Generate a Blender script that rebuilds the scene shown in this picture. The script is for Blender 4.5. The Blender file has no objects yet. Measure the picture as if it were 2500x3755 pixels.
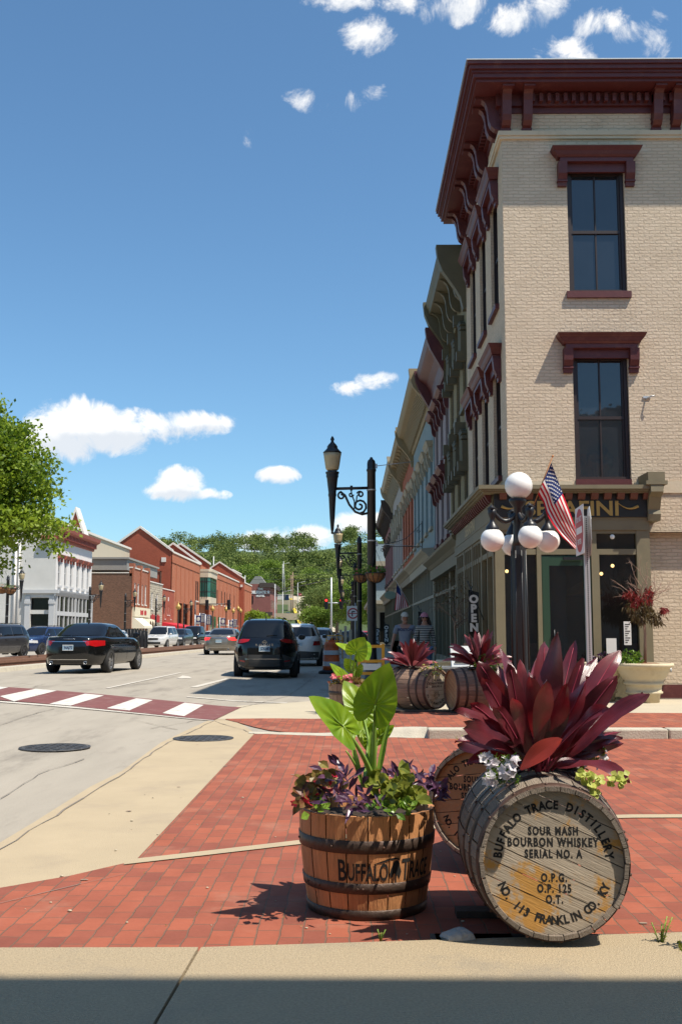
import bpy, bmesh, math, random
import numpy as np
from mathutils import Vector, Matrix, noise as mnoise
from mathutils.bvhtree import BVHTree
R=math.radians; PI=math.pi
S=bpy.context.scene; COL=S.collection
random.seed(7); rng=np.random.default_rng(7)
# ---------------- camera, sky, sun, exposure ----------------
FPX=3800.; PITCH=math.atan((2320-1877.5)/FPX); YAW=math.atan(29/FPX); CAMH=1.3
cd=bpy.data.cameras.new('camera'); cam=bpy.data.objects.new('camera',cd); COL.objects.link(cam); S.camera=cam
cd.sensor_fit='VERTICAL'; cd.sensor_height=36; cd.lens=36*FPX/3755; cd.clip_start=.05; cd.clip_end=6000
cam.location=(0,0,CAMH); cam.rotation_euler=(PI/2+PITCH,0,YAW)
_fw=Vector((-math.sin(YAW)*math.cos(PITCH),math.cos(YAW)*math.cos(PITCH),math.sin(PITCH)))
_rt=Vector((math.cos(YAW),math.sin(YAW),0)); _up=_rt.cross(_fw)
def ray(u,v): return _fw+_rt*((u-1250)/FPX)-_up*((v-1877.5)/FPX)
def G(u,v,z=0):
    d=ray(u,v); return Vector((0,0,CAMH))+d*((z-CAMH)/d.z)
def AY(u,v,Y):
    d=ray(u,v); return Vector((0,0,CAMH))+d*(Y/d.y)
LX,LY=-.46,.29                      # where a metre of height throws its shadow
SUNV=Vector((-LX,-LY,1)).normalized()
ELEV=math.asin(SUNV.z); ROT=math.atan2(SUNV.x,SUNV.y)
sl=bpy.data.lights.new('sun','SUN'); sl.energy=5.0; sl.angle=R(.53); sl.color=(1,.93,.81)
so=bpy.data.objects.new('sun',sl); COL.objects.link(so); so.rotation_euler=(-SUNV).to_track_quat('-Z','Y').to_euler(); so.location=(30,-20,60)
W=bpy.data.worlds.new('World'); S.world=W; W.use_nodes=True
nt=W.node_tree; nt.nodes.clear()
class NT:
    def __init__(s,t): s.t=t
    def n(s,ty,ins=None,**kw):
        o=s.t.nodes.new(ty)
        for k,v in kw.items(): setattr(o,k,v)
        if ins:
            for k,v in ins.items():
                sk=o.inputs[k]
                if hasattr(v,'links') or isinstance(v,bpy.types.NodeSocket): s.t.links.new(v,sk)
                else: sk.default_value=v
        return o
    def m(s,op,a,b=0.,c=None,clamp=False):
        o=s.t.nodes.new('ShaderNodeMath'); o.operation=op; o.use_clamp=clamp
        for i,v in enumerate((a,b) if c is None else (a,b,c)):
            if isinstance(v,bpy.types.NodeSocket): s.t.links.new(v,o.inputs[i])
            else: o.inputs[i].default_value=v
        return o.outputs[0]
    def mix(s,f,a,b,bt='MIX'):
        o=s.t.nodes.new('ShaderNodeMix'); o.data_type='RGBA'; o.blend_type=bt
        for i,v in ((0,f),(6,a),(7,b)):
            if isinstance(v,bpy.types.NodeSocket): s.t.links.new(v,o.inputs[i])
            else: o.inputs[i].default_value=(tuple(v)+(1,) if hasattr(v,'__len__') and len(v)==3 else v)
        return o.outputs[2]
    def ss(s,x,a,b):
        o=s.t.nodes.new('ShaderNodeMapRange'); o.interpolation_type='SMOOTHSTEP'
        s.t.links.new(x,o.inputs[0]); o.inputs[1].default_value=a; o.inputs[2].default_value=b
        return o.outputs[0]
def sky():
    q=NT(nt)
    st=q.n('ShaderNodeTexSky',sky_type='NISHITA',sun_disc=False); st.sun_elevation=ELEV; st.sun_rotation=ROT
    st.altitude=200; st.air_density=1.0; st.dust_density=.8; st.ozone_density=2.2
    tc=q.n('ShaderNodeTexCoord'); sp=q.n('ShaderNodeSeparateXYZ',{0:tc.outputs['Generated']})
    x,y,z=sp.outputs
    az=q.m('ARCTAN2',x,y); el=q.m('ARCSINE',z)
    # cumulus clouds: centre (azimuth, elevation) and half sizes in radians
    CL=[(0,0,0,0,0),(300,1560,175,95,1.3),(230,1600,160,90,1.2),(430,1585,180,82,1.25),(570,1570,160,62,1.1),(700,1550,150,50,1.),(790,1550,80,32,.7),(660,1775,90,62,1.2),(610,1800,80,36,1.),(740,1810,80,22,.6),(1020,1745,78,34,.95),(1390,1400,95,40,.9),(1290,1435,90,34,.75),(800,1815,50,18,.5),(1110,1965,90,50,1.),(950,1990,90,45,.9),(1370,340,60,36,.7),(1290,375,70,36,.5),(1200,395,60,30,.42),(1120,380,90,42,.42),
        (1345,130,100,60,.8),(1250,0,130,40,.85),(1500,10,90,40,.7),(1640,15,130,70,.9),(1900,60,130,60,.85),(2010,20,110,50,.85),(2200,80,130,45,.8),(2320,110,90,45,.7),(2400,130,60,80,.6),(2060,185,110,50,.62),(2140,225,60,30,.6),
        (1050,1985,190,60,1.),(1330,1920,110,48,.85),(930,495,50,40,.25),(2080,215,40,25,.5)]
    nz=q.n('ShaderNodeTexNoise',{'Vector':tc.outputs['Generated'],'Scale':22.,'Detail':9.,'Roughness':.66,'Distortion':.5}).outputs[0]
    nz2=q.n('ShaderNodeTexNoise',{'Vector':tc.outputs['Generated'],'Scale':70.,'Detail':5.,'Roughness':.6}).outputs[0]
    mask=None; low=None
    for (u,v,ru,rv,s) in CL:
        if ru==0: continue
        d=ray(u,v).normalized(); a0=math.atan2(d.x,d.y); e0=math.asin(d.z)
        t=q.m('DIVIDE',q.m('SUBTRACT',az,a0),ru/FPX*1.15/max(.8,math.cos(e0)))
        w=q.m('DIVIDE',q.m('SUBTRACT',el,e0),rv/FPX*1.25)
        dd=q.m('ADD',q.m('MULTIPLY',t,t),q.m('MULTIPLY',w,w))
        k=q.m('MULTIPLY',q.m('SUBTRACT',1.,dd,clamp=True),s)
        mask=k if mask is None else q.m('MAXIMUM',mask,k)
        l=q.m('MULTIPLY',k,w); low=l if low is None else q.m('ADD',low,l)
    f=q.m('ADD',q.m('MULTIPLY',mask,.62),q.m('ADD',q.m('MULTIPLY',q.m('SUBTRACT',nz,.5),1.8),q.m('MULTIPLY',q.m('SUBTRACT',nz2,.5),.35)))
    f=q.m('MULTIPLY',q.ss(f,.16,.60),q.ss(mask,.0,.12))
    shade=q.ss(q.m('ADD',low,q.m('MULTIPLY',q.m('SUBTRACT',nz2,.5),.9)),-.55,.25)
    cc=q.mix(shade,(5.6,5.9,6.3),(8.0,7.9,7.7))
    tint=q.mix(1.,st.outputs[0],(SKT[0],SKT[1],SKT[2]),'MULTIPLY')
    c=q.mix(q.m('MULTIPLY',f,.96),tint,cc)
    bg=q.n('ShaderNodeBackground',{'Color':c,'Strength':.104}); q.n('ShaderNodeOutputWorld',{0:bg.outputs[0]})
SKT=(.78,1.04,1.12)
sky()
S.view_settings.view_transform='Standard'; S.view_settings.look='None'; S.view_settings.exposure=0.50; S.view_settings.gamma=1
S.cycles.max_bounces=6; S.cycles.transparent_max_bounces=6; S.cycles.use_denoising=True
# ---------------- materials ----------------
MATS={}
def srgb(r,g,b):
    f=lambda c:(c/255/12.92 if c/255<=.04045 else ((c/255+.055)/1.055)**2.4)
    return (f(r),f(g),f(b))
def base(name):
    m=bpy.data.materials.new(name); m.use_nodes=True; t=m.node_tree; t.nodes.clear(); q=NT(t)
    b=q.n('ShaderNodeBsdfPrincipled'); o=q.n('ShaderNodeOutputMaterial',{0:b.outputs[0]}); MATS[name]=m
    return m,q,b,o
def coords(q,uv): 
    tc=q.n('ShaderNodeTexCoord'); return tc.outputs['UV' if uv else 'Object']
def plain(name,col,rough=.6,metal=0,var=.12,scale=3.,bump=.0,bscale=40.,rv=.0,spec=.5,coat=0,uv=False,stretch=None,dirt=None):
    m,q,b,o=base(name); co=coords(q,uv)
    if stretch: co=q.n('ShaderNodeMapping',{'Vector':co,'Scale':stretch}).outputs[0]
    n=q.n('ShaderNodeTexNoise',{'Vector':co,'Scale':scale,'Detail':6.,'Roughness':.6}).outputs[0]
    k=q.m('ADD',1-var,q.m('MULTIPLY',n,2*var))
    if rv:
        a=q.n('ShaderNodeAttribute',attribute_name='rnd').outputs['Fac']
        k=q.m('MULTIPLY',k,q.m('ADD',1-rv,q.m('MULTIPLY',a,2*rv)))
    c=q.mix(1.,(col[0],col[1],col[2]),q.n('ShaderNodeCombineColor',{0:k,1:k,2:k}).outputs[0],'MULTIPLY')
    if dirt:
        co2=coords(q,False) if len(dirt)>3 else co
        n2=q.n('ShaderNodeTexNoise',{'Vector':co2,'Scale':dirt[1],'Detail':8.,'Roughness':.7}).outputs[0]
        c=q.mix(q.m('MULTIPLY',q.ss(n2,.5 if len(dirt)<4 else .52,.7 if len(dirt)<4 else .60),dirt[2]),c,dirt[0])
    q.t.links.new(c,b.inputs['Base Color'])
    b.inputs['Roughness'].default_value=rough; b.inputs['Metallic'].default_value=metal
    b.inputs['Specular IOR Level'].default_value=spec; b.inputs['Coat Weight'].default_value=coat; b.inputs['Coat Roughness'].default_value=.03
    if bump:
        bn=q.n('ShaderNodeTexNoise',{'Vector':co,'Scale':bscale,'Detail':5.}).outputs[0]
        bp=q.n('ShaderNodeBump',{'Height':bn,'Strength':bump,'Distance':.02}); q.t.links.new(bp.outputs[0],b.inputs['Normal'])
    return m
def brickm(name,c1,c2,cm,bw=.21,bh=.068,mort=.008,bump=.5,swap=False,rough=.85,dist=.006,big=.18,bigs=.6,stain=None,dst=.004,bias=0.,bnoise=.6,off=.5):
    m,q,b,o=base(name); tc=q.n('ShaderNodeTexCoord'); co=tc.outputs['UV']
    nn=q.n('ShaderNodeTexNoise',{'Vector':co,'Scale':9.,'Detail':4.})
    dv=q.n('ShaderNodeVectorMath',{0:nn.outputs['Color'],1:(.5,.5,.5)},operation='SUBTRACT').outputs[0]
    dv=q.n('ShaderNodeVectorMath',{0:dv,'Scale':dist*4},operation='SCALE').outputs[0]
    v=q.n('ShaderNodeVectorMath',{0:co,1:dv},operation='ADD').outputs[0]
    if swap:
        s=q.n('ShaderNodeSeparateXYZ',{0:v}); v=q.n('ShaderNodeCombineXYZ',{0:s.outputs[1],1:s.outputs[0]}).outputs[0]
    bt=q.n('ShaderNodeTexBrick',{'Vector':v,'Color1':c1+(1,),'Color2':c2+(1,),'Mortar':cm+(1,),'Scale':1.,'Mortar Size':mort,'Mortar Smooth':.3,'Bias':bias,'Brick Width':bw,'Row Height':bh},offset=off)
    n=q.n('ShaderNodeTexNoise',{'Vector':co,'Scale':bigs,'Detail':7.,'Roughness':.65}).outputs[0]
    k=q.m('ADD',1-big,q.m('MULTIPLY',n,2*big))
    n2=q.n('ShaderNodeTexNoise',{'Vector':co,'Scale':60.,'Detail':3.}).outputs[0]
    k=q.m('MULTIPLY',k,q.m('ADD',.9,q.m('MULTIPLY',n2,.2)))
    c=q.mix(1.,bt.outputs[0],q.n('ShaderNodeCombineColor',{0:k,1:k,2:k}).outputs[0],'MULTIPLY')
    if stain:
        n3=q.n('ShaderNodeTexNoise',{'Vector':co,'Scale':stain[1],'Detail':8.,'Roughness':.72}).outputs[0]
        c=q.mix(q.m('MULTIPLY',q.ss(n3,.52,.72),stain[2]),c,stain[0])
    q.t.links.new(c,b.inputs['Base Color']); b.inputs['Roughness'].default_value=rough; b.inputs['Specular IOR Level'].default_value=.25
    h=q.m('ADD',q.m('MULTIPLY',q.m('SUBTRACT',1.,bt.outputs[1]),1.),q.m('MULTIPLY',q.n('ShaderNodeTexNoise',{'Vector':co,'Scale':22.,'Detail':6.}).outputs[0],bnoise))
    bp=q.n('ShaderNodeBump',{'Height':h,'Strength':bump,'Distance':dst}); q.t.links.new(bp.outputs[0],b.inputs['Normal'])
    return m
def glassm(name,col=(.012,.014,.016),rough=.03,spec=.5):
    m,q,b,o=base(name); co=coords(q,False)
    n=q.n('ShaderNodeTexNoise',{'Vector':co,'Scale':1.3,'Detail':3.}).outputs[0]
    c=q.mix(n,(col[0]*.5,col[1]*.5,col[2]*.5),(col[0]*1.6,col[1]*1.6,col[2]*1.6)); q.t.links.new(c,b.inputs['Base Color'])
    b.inputs['Roughness'].default_value=rough; b.inputs['IOR'].default_value=1.52; b.inputs['Specular IOR Level'].default_value=spec
    bp=q.n('ShaderNodeBump',{'Height':n,'Strength':.10,'Distance':.05}); q.t.links.new(bp.outputs[0],b.inputs['Normal'])
    return m
def foliage(name,c1,c2,trans=.35,rough=.5,scale=.5,rv=.35,tcol=None,gloss=.4,uvvein=False):
    m,q,b,o=base(name); tc=q.n('ShaderNodeTexCoord')
    a=q.n('ShaderNodeAttribute',attribute_name='rnd').outputs['Fac']
    n=q.n('ShaderNodeTexNoise',{'Vector':tc.outputs['Object'],'Scale':scale,'Detail':4.}).outputs[0]
    f=q.m('ADD',q.m('MULTIPLY',a,rv*2),q.m('SUBTRACT',q.m('MULTIPLY',q.m('SUBTRACT',n,.5),2.),rv-.5),clamp=True)
    c=q.mix(f,c1,c2)
    if uvvein:      # u 0..1 across, v 0..1 along the blade: fine lines running along it
        w=q.n('ShaderNodeTexNoise',{'Vector':q.n('ShaderNodeMapping',{'Vector':tc.outputs['UV'],'Scale':(60.,1.6,1.)}).outputs[0],'Scale':1.,'Detail':3.}).outputs[0]
        c=q.mix(q.m('MULTIPLY',q.ss(w,.45,.75),.35),c,(c2[0]*1.8,c2[1]*1.6,c2[2]*1.6))
        bp=q.n('ShaderNodeBump',{'Height':w,'Strength':.25,'Distance':.003}); q.t.links.new(bp.outputs[0],b.inputs['Normal'])
    q.t.links.new(c,b.inputs['Base Color']); b.inputs['Roughness'].default_value=rough; b.inputs['Specular IOR Level'].default_value=gloss
    tr=q.n('ShaderNodeBsdfTranslucent',{'Color':(q.mix(1.,c,tcol,'MULTIPLY') if tcol else c)})
    mx=q.n('ShaderNodeMixShader',{0:trans,1:b.outputs[0],2:tr.outputs[0]}); q.t.links.new(mx.outputs[0],o.inputs[0])
    return m
def emis(name,col,st):
    m,q,b,o=base(name); b.inputs['Base Color'].default_value=col+(1,); b.inputs['Emission Color'].default_value=col+(1,); b.inputs['Emission Strength'].default_value=st
    return m
# setting
plain('concrete_road',(.315,.277,.225),.9,var=.22,scale=2.2,bump=.25,bscale=90,stretch=(1,.22,1),dirt=((.185,.16,.13),1.3,.8))
plain('apron_tan',(.385,.305,.198),.9,var=.14,scale=2.,bump=.3,bscale=120,dirt=((.29,.23,.165),1.1,.5))
plain('aggregate',(.37,.29,.185),.9,var=.45,scale=90.,bump=.6,bscale=160,dirt=((.2,.18,.15),1.4,.5))
plain('sidewalk',(.43,.37,.27),.9,var=.12,scale=1.2,bump=.2,bscale=90,dirt=((.36,.31,.24),.8,.4))
plain('kerb',(.44,.40,.32),.9,var=.15,scale=5.,bump=.4,bscale=60,dirt=((.25,.22,.18),3.,.5))
brickm('paver',(.31,.089,.050),(.195,.061,.042),(.16,.095,.065),bw=.2,bh=.1,mort=.004,bump=.9,swap=True,dist=.0055,big=.34,bigs=3.2,stain=((.34,.17,.115),1.3,.55),dst=.004,bias=-.15)
plain('xwalk_red',(.165,.055,.050),.85,var=.25,scale=3.,dirt=((.30,.2,.17),4.,.5))
plain('paint_white',(.56,.53,.48),.8,var=.12,scale=6.,dirt=((.30,.27,.23),6.,.95))
plain('paint_faded',(.50,.46,.40),.85,var=.1,scale=6.,dirt=((.315,.277,.225),2.5,1.))
plain('crack',(.19,.16,.13),.95)
plain('mortar_sand',(.26,.18,.13),.9)
plain('hill_ground',(.045,.07,.018),.95,var=.4,scale=.1)
plain('grass',(.09,.12,.035),.95,var=.3,scale=.08)
plain('gravel',(.36,.32,.27),.95,var=.3,scale=9.,bump=.5)
m,q,b,o=base('glass_clear'); b.inputs['Base Color'].default_value=(.01,.01,.01,1); b.inputs['Roughness'].default_value=.02; b.inputs['Specular IOR Level'].default_value=1.
mx=q.n('ShaderNodeMixShader',{0:.42,1:b.outputs[0],2:q.n('ShaderNodeBsdfTransparent',{'Color':(.8,.8,.75,1)}).outputs[0]}); q.t.links.new(mx.outputs[0],o.inputs[0])
plain('iron',(.035,.035,.037),.6,var=.3,scale=12.,bump=.4,bscale=50,dirt=((.2,.18,.16),14.,.5))
plain('rust',(.17,.085,.055),.8,var=.3,scale=5.,bump=.3)
# corner building
brickm('painted_brick',(.61,.49,.365),(.56,.445,.325),(.51,.405,.295),bw=.205,bh=.066,mort=.009,bump=.9,dist=.010,big=.16,bigs=.8,stain=((.40,.31,.22),1.3,.6),dst=.015,bnoise=.8)
plain('beige_paint',(.56,.46,.33),.8,var=.1,scale=2.,bump=.2,bscale=30,dirt=((.33,.26,.18),1.5,.35))
plain('maroon',(.088,.016,.016),.5,var=.18,scale=4.,bump=.12,bscale=30,dirt=((.2,.07,.05),3.,.35))
plain('sash_dark',(.022,.011,.010),.5)
glassm('glass',(.014,.018,.024),spec=.9); glassm('glass_shop',(.008,.008,.007),rough=.12,spec=.22)
plain('olive_wood',(.175,.145,.085),.65,var=.15,scale=3.,dirt=((.12,.1,.06),2.,.4))
plain('sign_black',(.012,.012,.010),.5); plain('gold',(.42,.27,.075),.45,metal=.25,var=.2,scale=30)
plain('modillion_red',(.11,.032,.022),.6); plain('door_green',(.018,.05,.028),.45); plain('black_paint',(.013,.013,.015),.4,var=.25,scale=8.,bump=.1)
plain('curtain_wall',(.15,.14,.12),.9)
# metals, misc
plain('lamp_black',(.018,.018,.020),.42,var=.25,scale=6.,bump=.1); plain('lamp_bell',(.42,.34,.20),.35,var=.15,scale=12,spec=.5)
plain('globe_white',(.78,.77,.74),.22,var=.04); plain('steel',(.42,.43,.44),.4,metal=.7,var=.1)
plain('sign_white',(.72,.70,.67),.5,var=.05); plain('sign_red',(.42,.02,.03),.5,var=.1); plain('galv',(.48,.49,.50),.5,metal=.5,var=.15,scale=9)
plain('wood_old',(.22,.175,.135),.85,var=.3,scale=5.,bump=.55,bscale=26,rv=.28,stretch=(9,1.2,1.),uv=True,dirt=((.09,.075,.065),3.,.5))
plain('wood_tub',(.46,.205,.080),.7,var=.35,scale=5.,bump=.35,bscale=18,rv=.25,uv=True,stretch=(9,1.,1.),dirt=((.10,.05,.028),2.6,.6))
plain('wood_far',(.26,.165,.11),.8,var=.3,scale=5.,bump=.3,rv=.25,uv=True,stretch=(9,1.,1.),dirt=((.12,.08,.06),3.,.4))
plain('head_wood',(.40,.325,.24),.85,var=.32,scale=5.,bump=.22,bscale=14,rv=.16,uv=True,stretch=(1.0,16,1),dirt=((.50,.255,.06),4.5,1.,1))
plain('head_orange',(.40,.22,.10),.8,var=.2,scale=4.,bump=.3,rv=.12,dirt=((.5,.36,.2),3.,.5)); plain('head_pale',(.52,.44,.31),.8,var=.2,scale=4.,rv=.1,dirt=((.45,.25,.08),4.,.6))
plain('hoop_rust',(.085,.047,.034),.62,metal=.35,var=.35,scale=8.,bump=.3,dirt=((.17,.075,.045),5.,.5)); plain('hoop_dark',(.062,.040,.030),.5,metal=.4,var=.4,scale=7.,bump=.25,dirt=((.13,.06,.04),4.,.4))
plain('stencil',(.013,.012,.011),.9,var=.3,scale=80.); plain('timber_dark',(.075,.058,.045),.9,var=.4,scale=5,bump=.5); plain('soil',(.035,.022,.014),1.,var=.4,scale=30,bump=.8)
plain('stone_grey',(.34,.34,.33),.9,var=.3,scale=20,bump=.6); plain('urn_stone',(.52,.44,.30),.85,var=.14,scale=4.,bump=.2,dirt=((.36,.28,.17),3.,.45)); plain('mulch',(.17,.07,.03),1.,var=.4,scale=50,bump=.8)
foliage('cordyline',(.040,.007,.010),(.155,.026,.036),trans=.20,rough=.30,scale=7.,rv=.45,tcol=(3.,.6,.7),gloss=.65,uvvein=True)
foliage('cordyline_red',(.30,.015,.010),(.38,.05,.03),trans=.4,rough=.4,gloss=.5,uvvein=True); foliage('cordyline_rib',(.30,.03,.06),(.35,.05,.09),trans=.15)
foliage('cordyline_pink',(.13,.018,.024),(.33,.09,.10),trans=.25,rough=.35,scale=3.,rv=.45,gloss=.6,uvvein=True)
foliage('ear_leaf',(.13,.26,.012),(.32,.44,.025),trans=.45,rough=.38,scale=9.,rv=.2,tcol=(1.25,1.2,.5),gloss=.5)
foliage('petiole',(.22,.36,.05),(.30,.42,.09),trans=.25,rough=.4)
foliage('green_leaf',(.07,.16,.015),(.22,.34,.04),trans=.4,rough=.35,scale=20); foliage('olive_leaf',(.13,.17,.02),(.30,.30,.05),trans=.4,rough=.3,scale=20)
foliage('coleus',(.14,.035,.02),(.28,.24,.06),trans=.35,rough=.4,scale=20); foliage('purple_leaf',(.04,.010,.035),(.14,.06,.12),trans=.25,rough=.35,scale=25,gloss=.6)
foliage('lime_leaf',(.45,.50,.10),(.60,.62,.16),trans=.4,scale=20); foliage('petal_white',(.66,.6,.66),(.75,.72,.72),trans=.3,scale=20); foliage('petal_pink',(.7,.10,.14),(.75,.3,.3),trans=.3,scale=30); foliage('petal_red',(.6,.015,.05),(.7,.05,.1),trans=.3,scale=30)
foliage('maple_green',(.08,.15,.010),(.30,.39,.03),trans=.45,rough=.5,scale=.6,rv=.35); foliage('hill_green',(.045,.080,.020),(.235,.285,.075),trans=.3,scale=.045,rv=.3,rough=.7,gloss=.2)
foliage('bright_green',(.07,.135,.018),(.25,.34,.05),trans=.35,scale=.15,rv=.35,gloss=.2,rough=.6); foliage('maple_red',(.10,.008,.008),(.30,.025,.02),trans=.35,scale=6,rv=.4); foliage('maple_dark',(.05,.025,.012),(.13,.09,.03),trans=.3,scale=6,rv=.4)
plain('bark',(.16,.12,.09),.95,var=.3,scale=8,bump=.6); plain('twig',(.30,.19,.14),.85,var=.3,scale=20)
plain('tyre',(.018,.018,.018),.85,bump=.2); plain('rim',(.45,.45,.46),.3,metal=.85); plain('rim_dark',(.10,.10,.11),.35,metal=.8); plain('rubber',(.012,.012,.012),.7)
for nm,c,mt,rg in (('car_black',(.006,.006,.006),0,.12),('car_night',(.004,.0045,.006),0,.10),('car_white',(.55,.54,.52),0,.25),('car_silver',(.24,.215,.18),.6,.3),('car_grey',(.055,.055,.06),.5,.28),('car_blue',(.02,.04,.11),.4,.25),('car_beige',(.36,.32,.25),.1,.35),('car_red',(.35,.02,.02),.1,.3),('car_charcoal',(.03,.035,.045),.4,.28)):
    plain(nm,c,rg,metal=mt,var=.03,coat=.35 if nm in('car_night','car_black') else .8)
glassm('car_glass',(.008,.009,.011),.02); plain('chrome',(.6,.6,.6),.15,metal=1,var=.03); plain('cladding',(.05,.048,.045),.7); plain('plate_blue',(.30,.42,.50),.5,var=.2,scale=30)
plain('tail_red',(.36,.006,.008),.15,var=.2,scale=12,coat=.6); emis('brake_lit',(.9,.03,.03),.9); plain('headlight',(.5,.5,.5),.1,coat=1.); emis('signal_red',(1,.04,.03),1.6)
plain('navy',(.02,.025,.09),.7); plain('awning_red',(.50,.012,.025),.8,var=.06); plain('cream',(.66,.58,.42),.7,var=.06); plain('awning_cream',(.70,.64,.50),.8); plain('letter_red',(.42,.03,.03),.6)
plain('coir',(.26,.12,.05),1.,var=.4,scale=30,bump=.8); plain('drum_orange',(.66,.12,.02),.55,var=.2,scale=5,dirt=((.25,.05,.02),4.,.4)); plain('yellow',(.65,.30,.02),.5,var=.1); plain('kerb_yellow',(.6,.45,.04),.8)
plain('plaque_green',(.25,.30,.22),.6)
plain('skin',(.42,.22,.15),.55,var=.08,scale=12); plain('shirt_grey',(.23,.25,.30),.9,var=.15,scale=14,bump=.3); plain('hair',(.035,.018,.012),.7); plain('cap_white',(.55,.50,.42),.9); plain('cap_pink',(.50,.20,.25),.9); plain('denim',(.09,.14,.25),.9,var=.2,scale=15); plain('dark_cloth',(.02,.02,.025),.9); plain('khaki',(.30,.2,.12),.9); plain('lens',(.01,.01,.01),.1)
plain('plastic_grey',(.22,.23,.24),.5,var=.1); plain('white_plastic',(.6,.62,.62),.5)
# ---------------- mesh builder ----------------
class MB:
    def __init__(s): s.v=[]; s.f=[]; s.r=[]; s.uv={}; s.M=None; s.sm=[]
    def pt(s,p):
        if s.M is not None: p=s.M@Vector(p)
        s.v.append((p[0],p[1],p[2])); return len(s.v)-1
    def face(s,idx,rnd=None,uv=None,sm=False):
        s.f.append(tuple(idx)); s.r.append(random.random() if rnd is None else rnd); s.sm.append(sm)
        if uv: s.uv[len(s.f)-1]=uv
    def poly(s,pts,rnd=None,uv=None,sm=False): s.face([s.pt(p) for p in pts],rnd,uv,sm)
    def box(s,x0,x1,y0,y1,z0,z1,rnd=None):
        r=random.random() if rnd is None else rnd
        i=[s.pt(p) for p in ((x0,y0,z0),(x1,y0,z0),(x1,y1,z0),(x0,y1,z0),(x0,y0,z1),(x1,y0,z1),(x1,y1,z1),(x0,y1,z1))]
        for f in ((3,2,1,0),(4,5,6,7),(0,1,5,4),(1,2,6,5),(2,3,7,6),(3,0,4,7)): s.face([i[k] for k in f],r)
    def grid(s,fn,nu,nv,cu=False,cv=False,rnd=None,sm=True,uv=True,rf=None):
        ids=[[s.pt(fn(i/nu,j/nv)) for j in range(nv+(0 if cv else 1))] for i in range(nu+(0 if cu else 1))]
        r=random.random() if rnd is None else rnd
        for i in range(nu):
            for j in range(nv):
                a,b=i,(i+1)%len(ids) ; c,d=j,(j+1)%len(ids[0])
                U=[(i/nu,j/nv),((i+1)/nu,j/nv),((i+1)/nu,(j+1)/nv),(i/nu,(j+1)/nv)] if uv else None
                s.face((ids[a][c],ids[b][c],ids[b][d],ids[a][d]),rf(i,j) if rf else r,U,sm)
    def lathe(s,prof,n=20,cx=0,cy=0,sm=True,cap=True,rnd=None,z0=0):
        r=random.random() if rnd is None else rnd
        rings=[[s.pt((cx+p*math.cos(2*PI*k/n),cy+p*math.sin(2*PI*k/n),z0+z)) for k in range(n)] for p,z in prof]
        for a,b in zip(rings,rings[1:]):
            for k in range(n): s.face((a[k],a[(k+1)%n],b[(k+1)%n],b[k]),r,None,sm)
        if cap:
            s.face(rings[0][::-1],r); s.face(rings[-1],r)
    def tube(s,path,rad,n=8,sm=True,rnd=None,cap=True):
        r_=random.random() if rnd is None else rnd
        P=[Vector(p) for p in path]; rad=rad if hasattr(rad,'__len__') else [rad]*len(P); rings=[]; up=None
        for i,p in enumerate(P):
            t=(P[min(i+1,len(P)-1)]-P[max(i-1,0)]).normalized()
            if up is None:
                up=Vector((0,0,1)) if abs(t.z)<.9 else Vector((1,0,0))
            a=t.cross(up); 
            if a.length<1e-5: a=t.orthogonal()
            a.normalize(); b=a.cross(t).normalized(); up=b
            rings.append([s.pt(p+(a*math.cos(2*PI*k/n)+b*math.sin(2*PI*k/n))*rad[i]) for k in range(n)])
        for A,B in zip(rings,rings[1:]):
            for k in range(n): s.face((A[k],B[k],B[(k+1)%n],A[(k+1)%n]),r_,None,sm)
        if cap: s.face(rings[0],r_); s.face(rings[-1][::-1],r_)
    def prism(s,prof,axis,a0,a1,rnd=None,sm=False):
        """closed 2-D profile extruded along axis 'x','y' or 'z'; profile coords are the two others in order"""
        r=random.random() if rnd is None else rnd
        def P(a,p): return {'x':(a,p[0],p[1]),'y':(p[0],a,p[1]),'z':(p[0],p[1],a)}[axis]
        A=[s.pt(P(a0,p)) for p in prof]; B=[s.pt(P(a1,p)) for p in prof]; n=len(prof)
        for k in range(n): s.face((A[k],A[(k+1)%n],B[(k+1)%n],B[k]),r,None,sm)
        s.face(A[::-1],r); s.face(B,r)
    def sphere(s,c,r,n=16,m=10,sq=(1,1,1),rnd=None):
        s.grid(lambda u,v:(c[0]+r*sq[0]*math.sin(PI*v)*math.cos(2*PI*u),c[1]+r*sq[1]*math.sin(PI*v)*math.sin(2*PI*u),c[2]-r*sq[2]*math.cos(PI*v)),n,m,cu=True,rnd=rnd)
    def build(s,name,mat,parent=None,loc=None,rotz=0,weld=False):
        me=bpy.data.meshes.new(name); me.from_pydata(s.v,[],s.f); me.materials.append(MATS[mat])
        a=me.attributes.new('rnd','FLOAT','FACE'); a.data.foreach_set('value',np.array(s.r,dtype=np.float32))
        me.polygons.foreach_set('use_smooth',s.sm)
        ul=me.uv_layers.new(name='uv'); vs=s.v
        nl=len(me.loops); arr=np.zeros((nl,2),dtype=np.float32)
        me.update()
        for p in me.polygons:
            ov=s.uv.get(p.index)
            if ov:
                for k,li in enumerate(p.loop_indices): arr[li]=ov[k]
            else:
                nx,ny,nz=abs(p.normal.x),abs(p.normal.y),abs(p.normal.z)
                for li in p.loop_indices:
                    x,y,z=vs[me.loops[li].vertex_index]
                    arr[li]=(x,y) if (nz>=nx and nz>=ny) else ((y,z) if nx>ny else (x,z))
        ul.data.foreach_set('uv',arr.ravel())
        if weld:
            bm=bmesh.new(); bm.from_mesh(me); bmesh.ops.remove_doubles(bm,verts=bm.verts,dist=1e-4); bmesh.ops.recalc_face_normals(bm,faces=bm.faces); bm.to_mesh(me); bm.free()
        o=bpy.data.objects.new(name,me); COL.objects.link(o)
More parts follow.
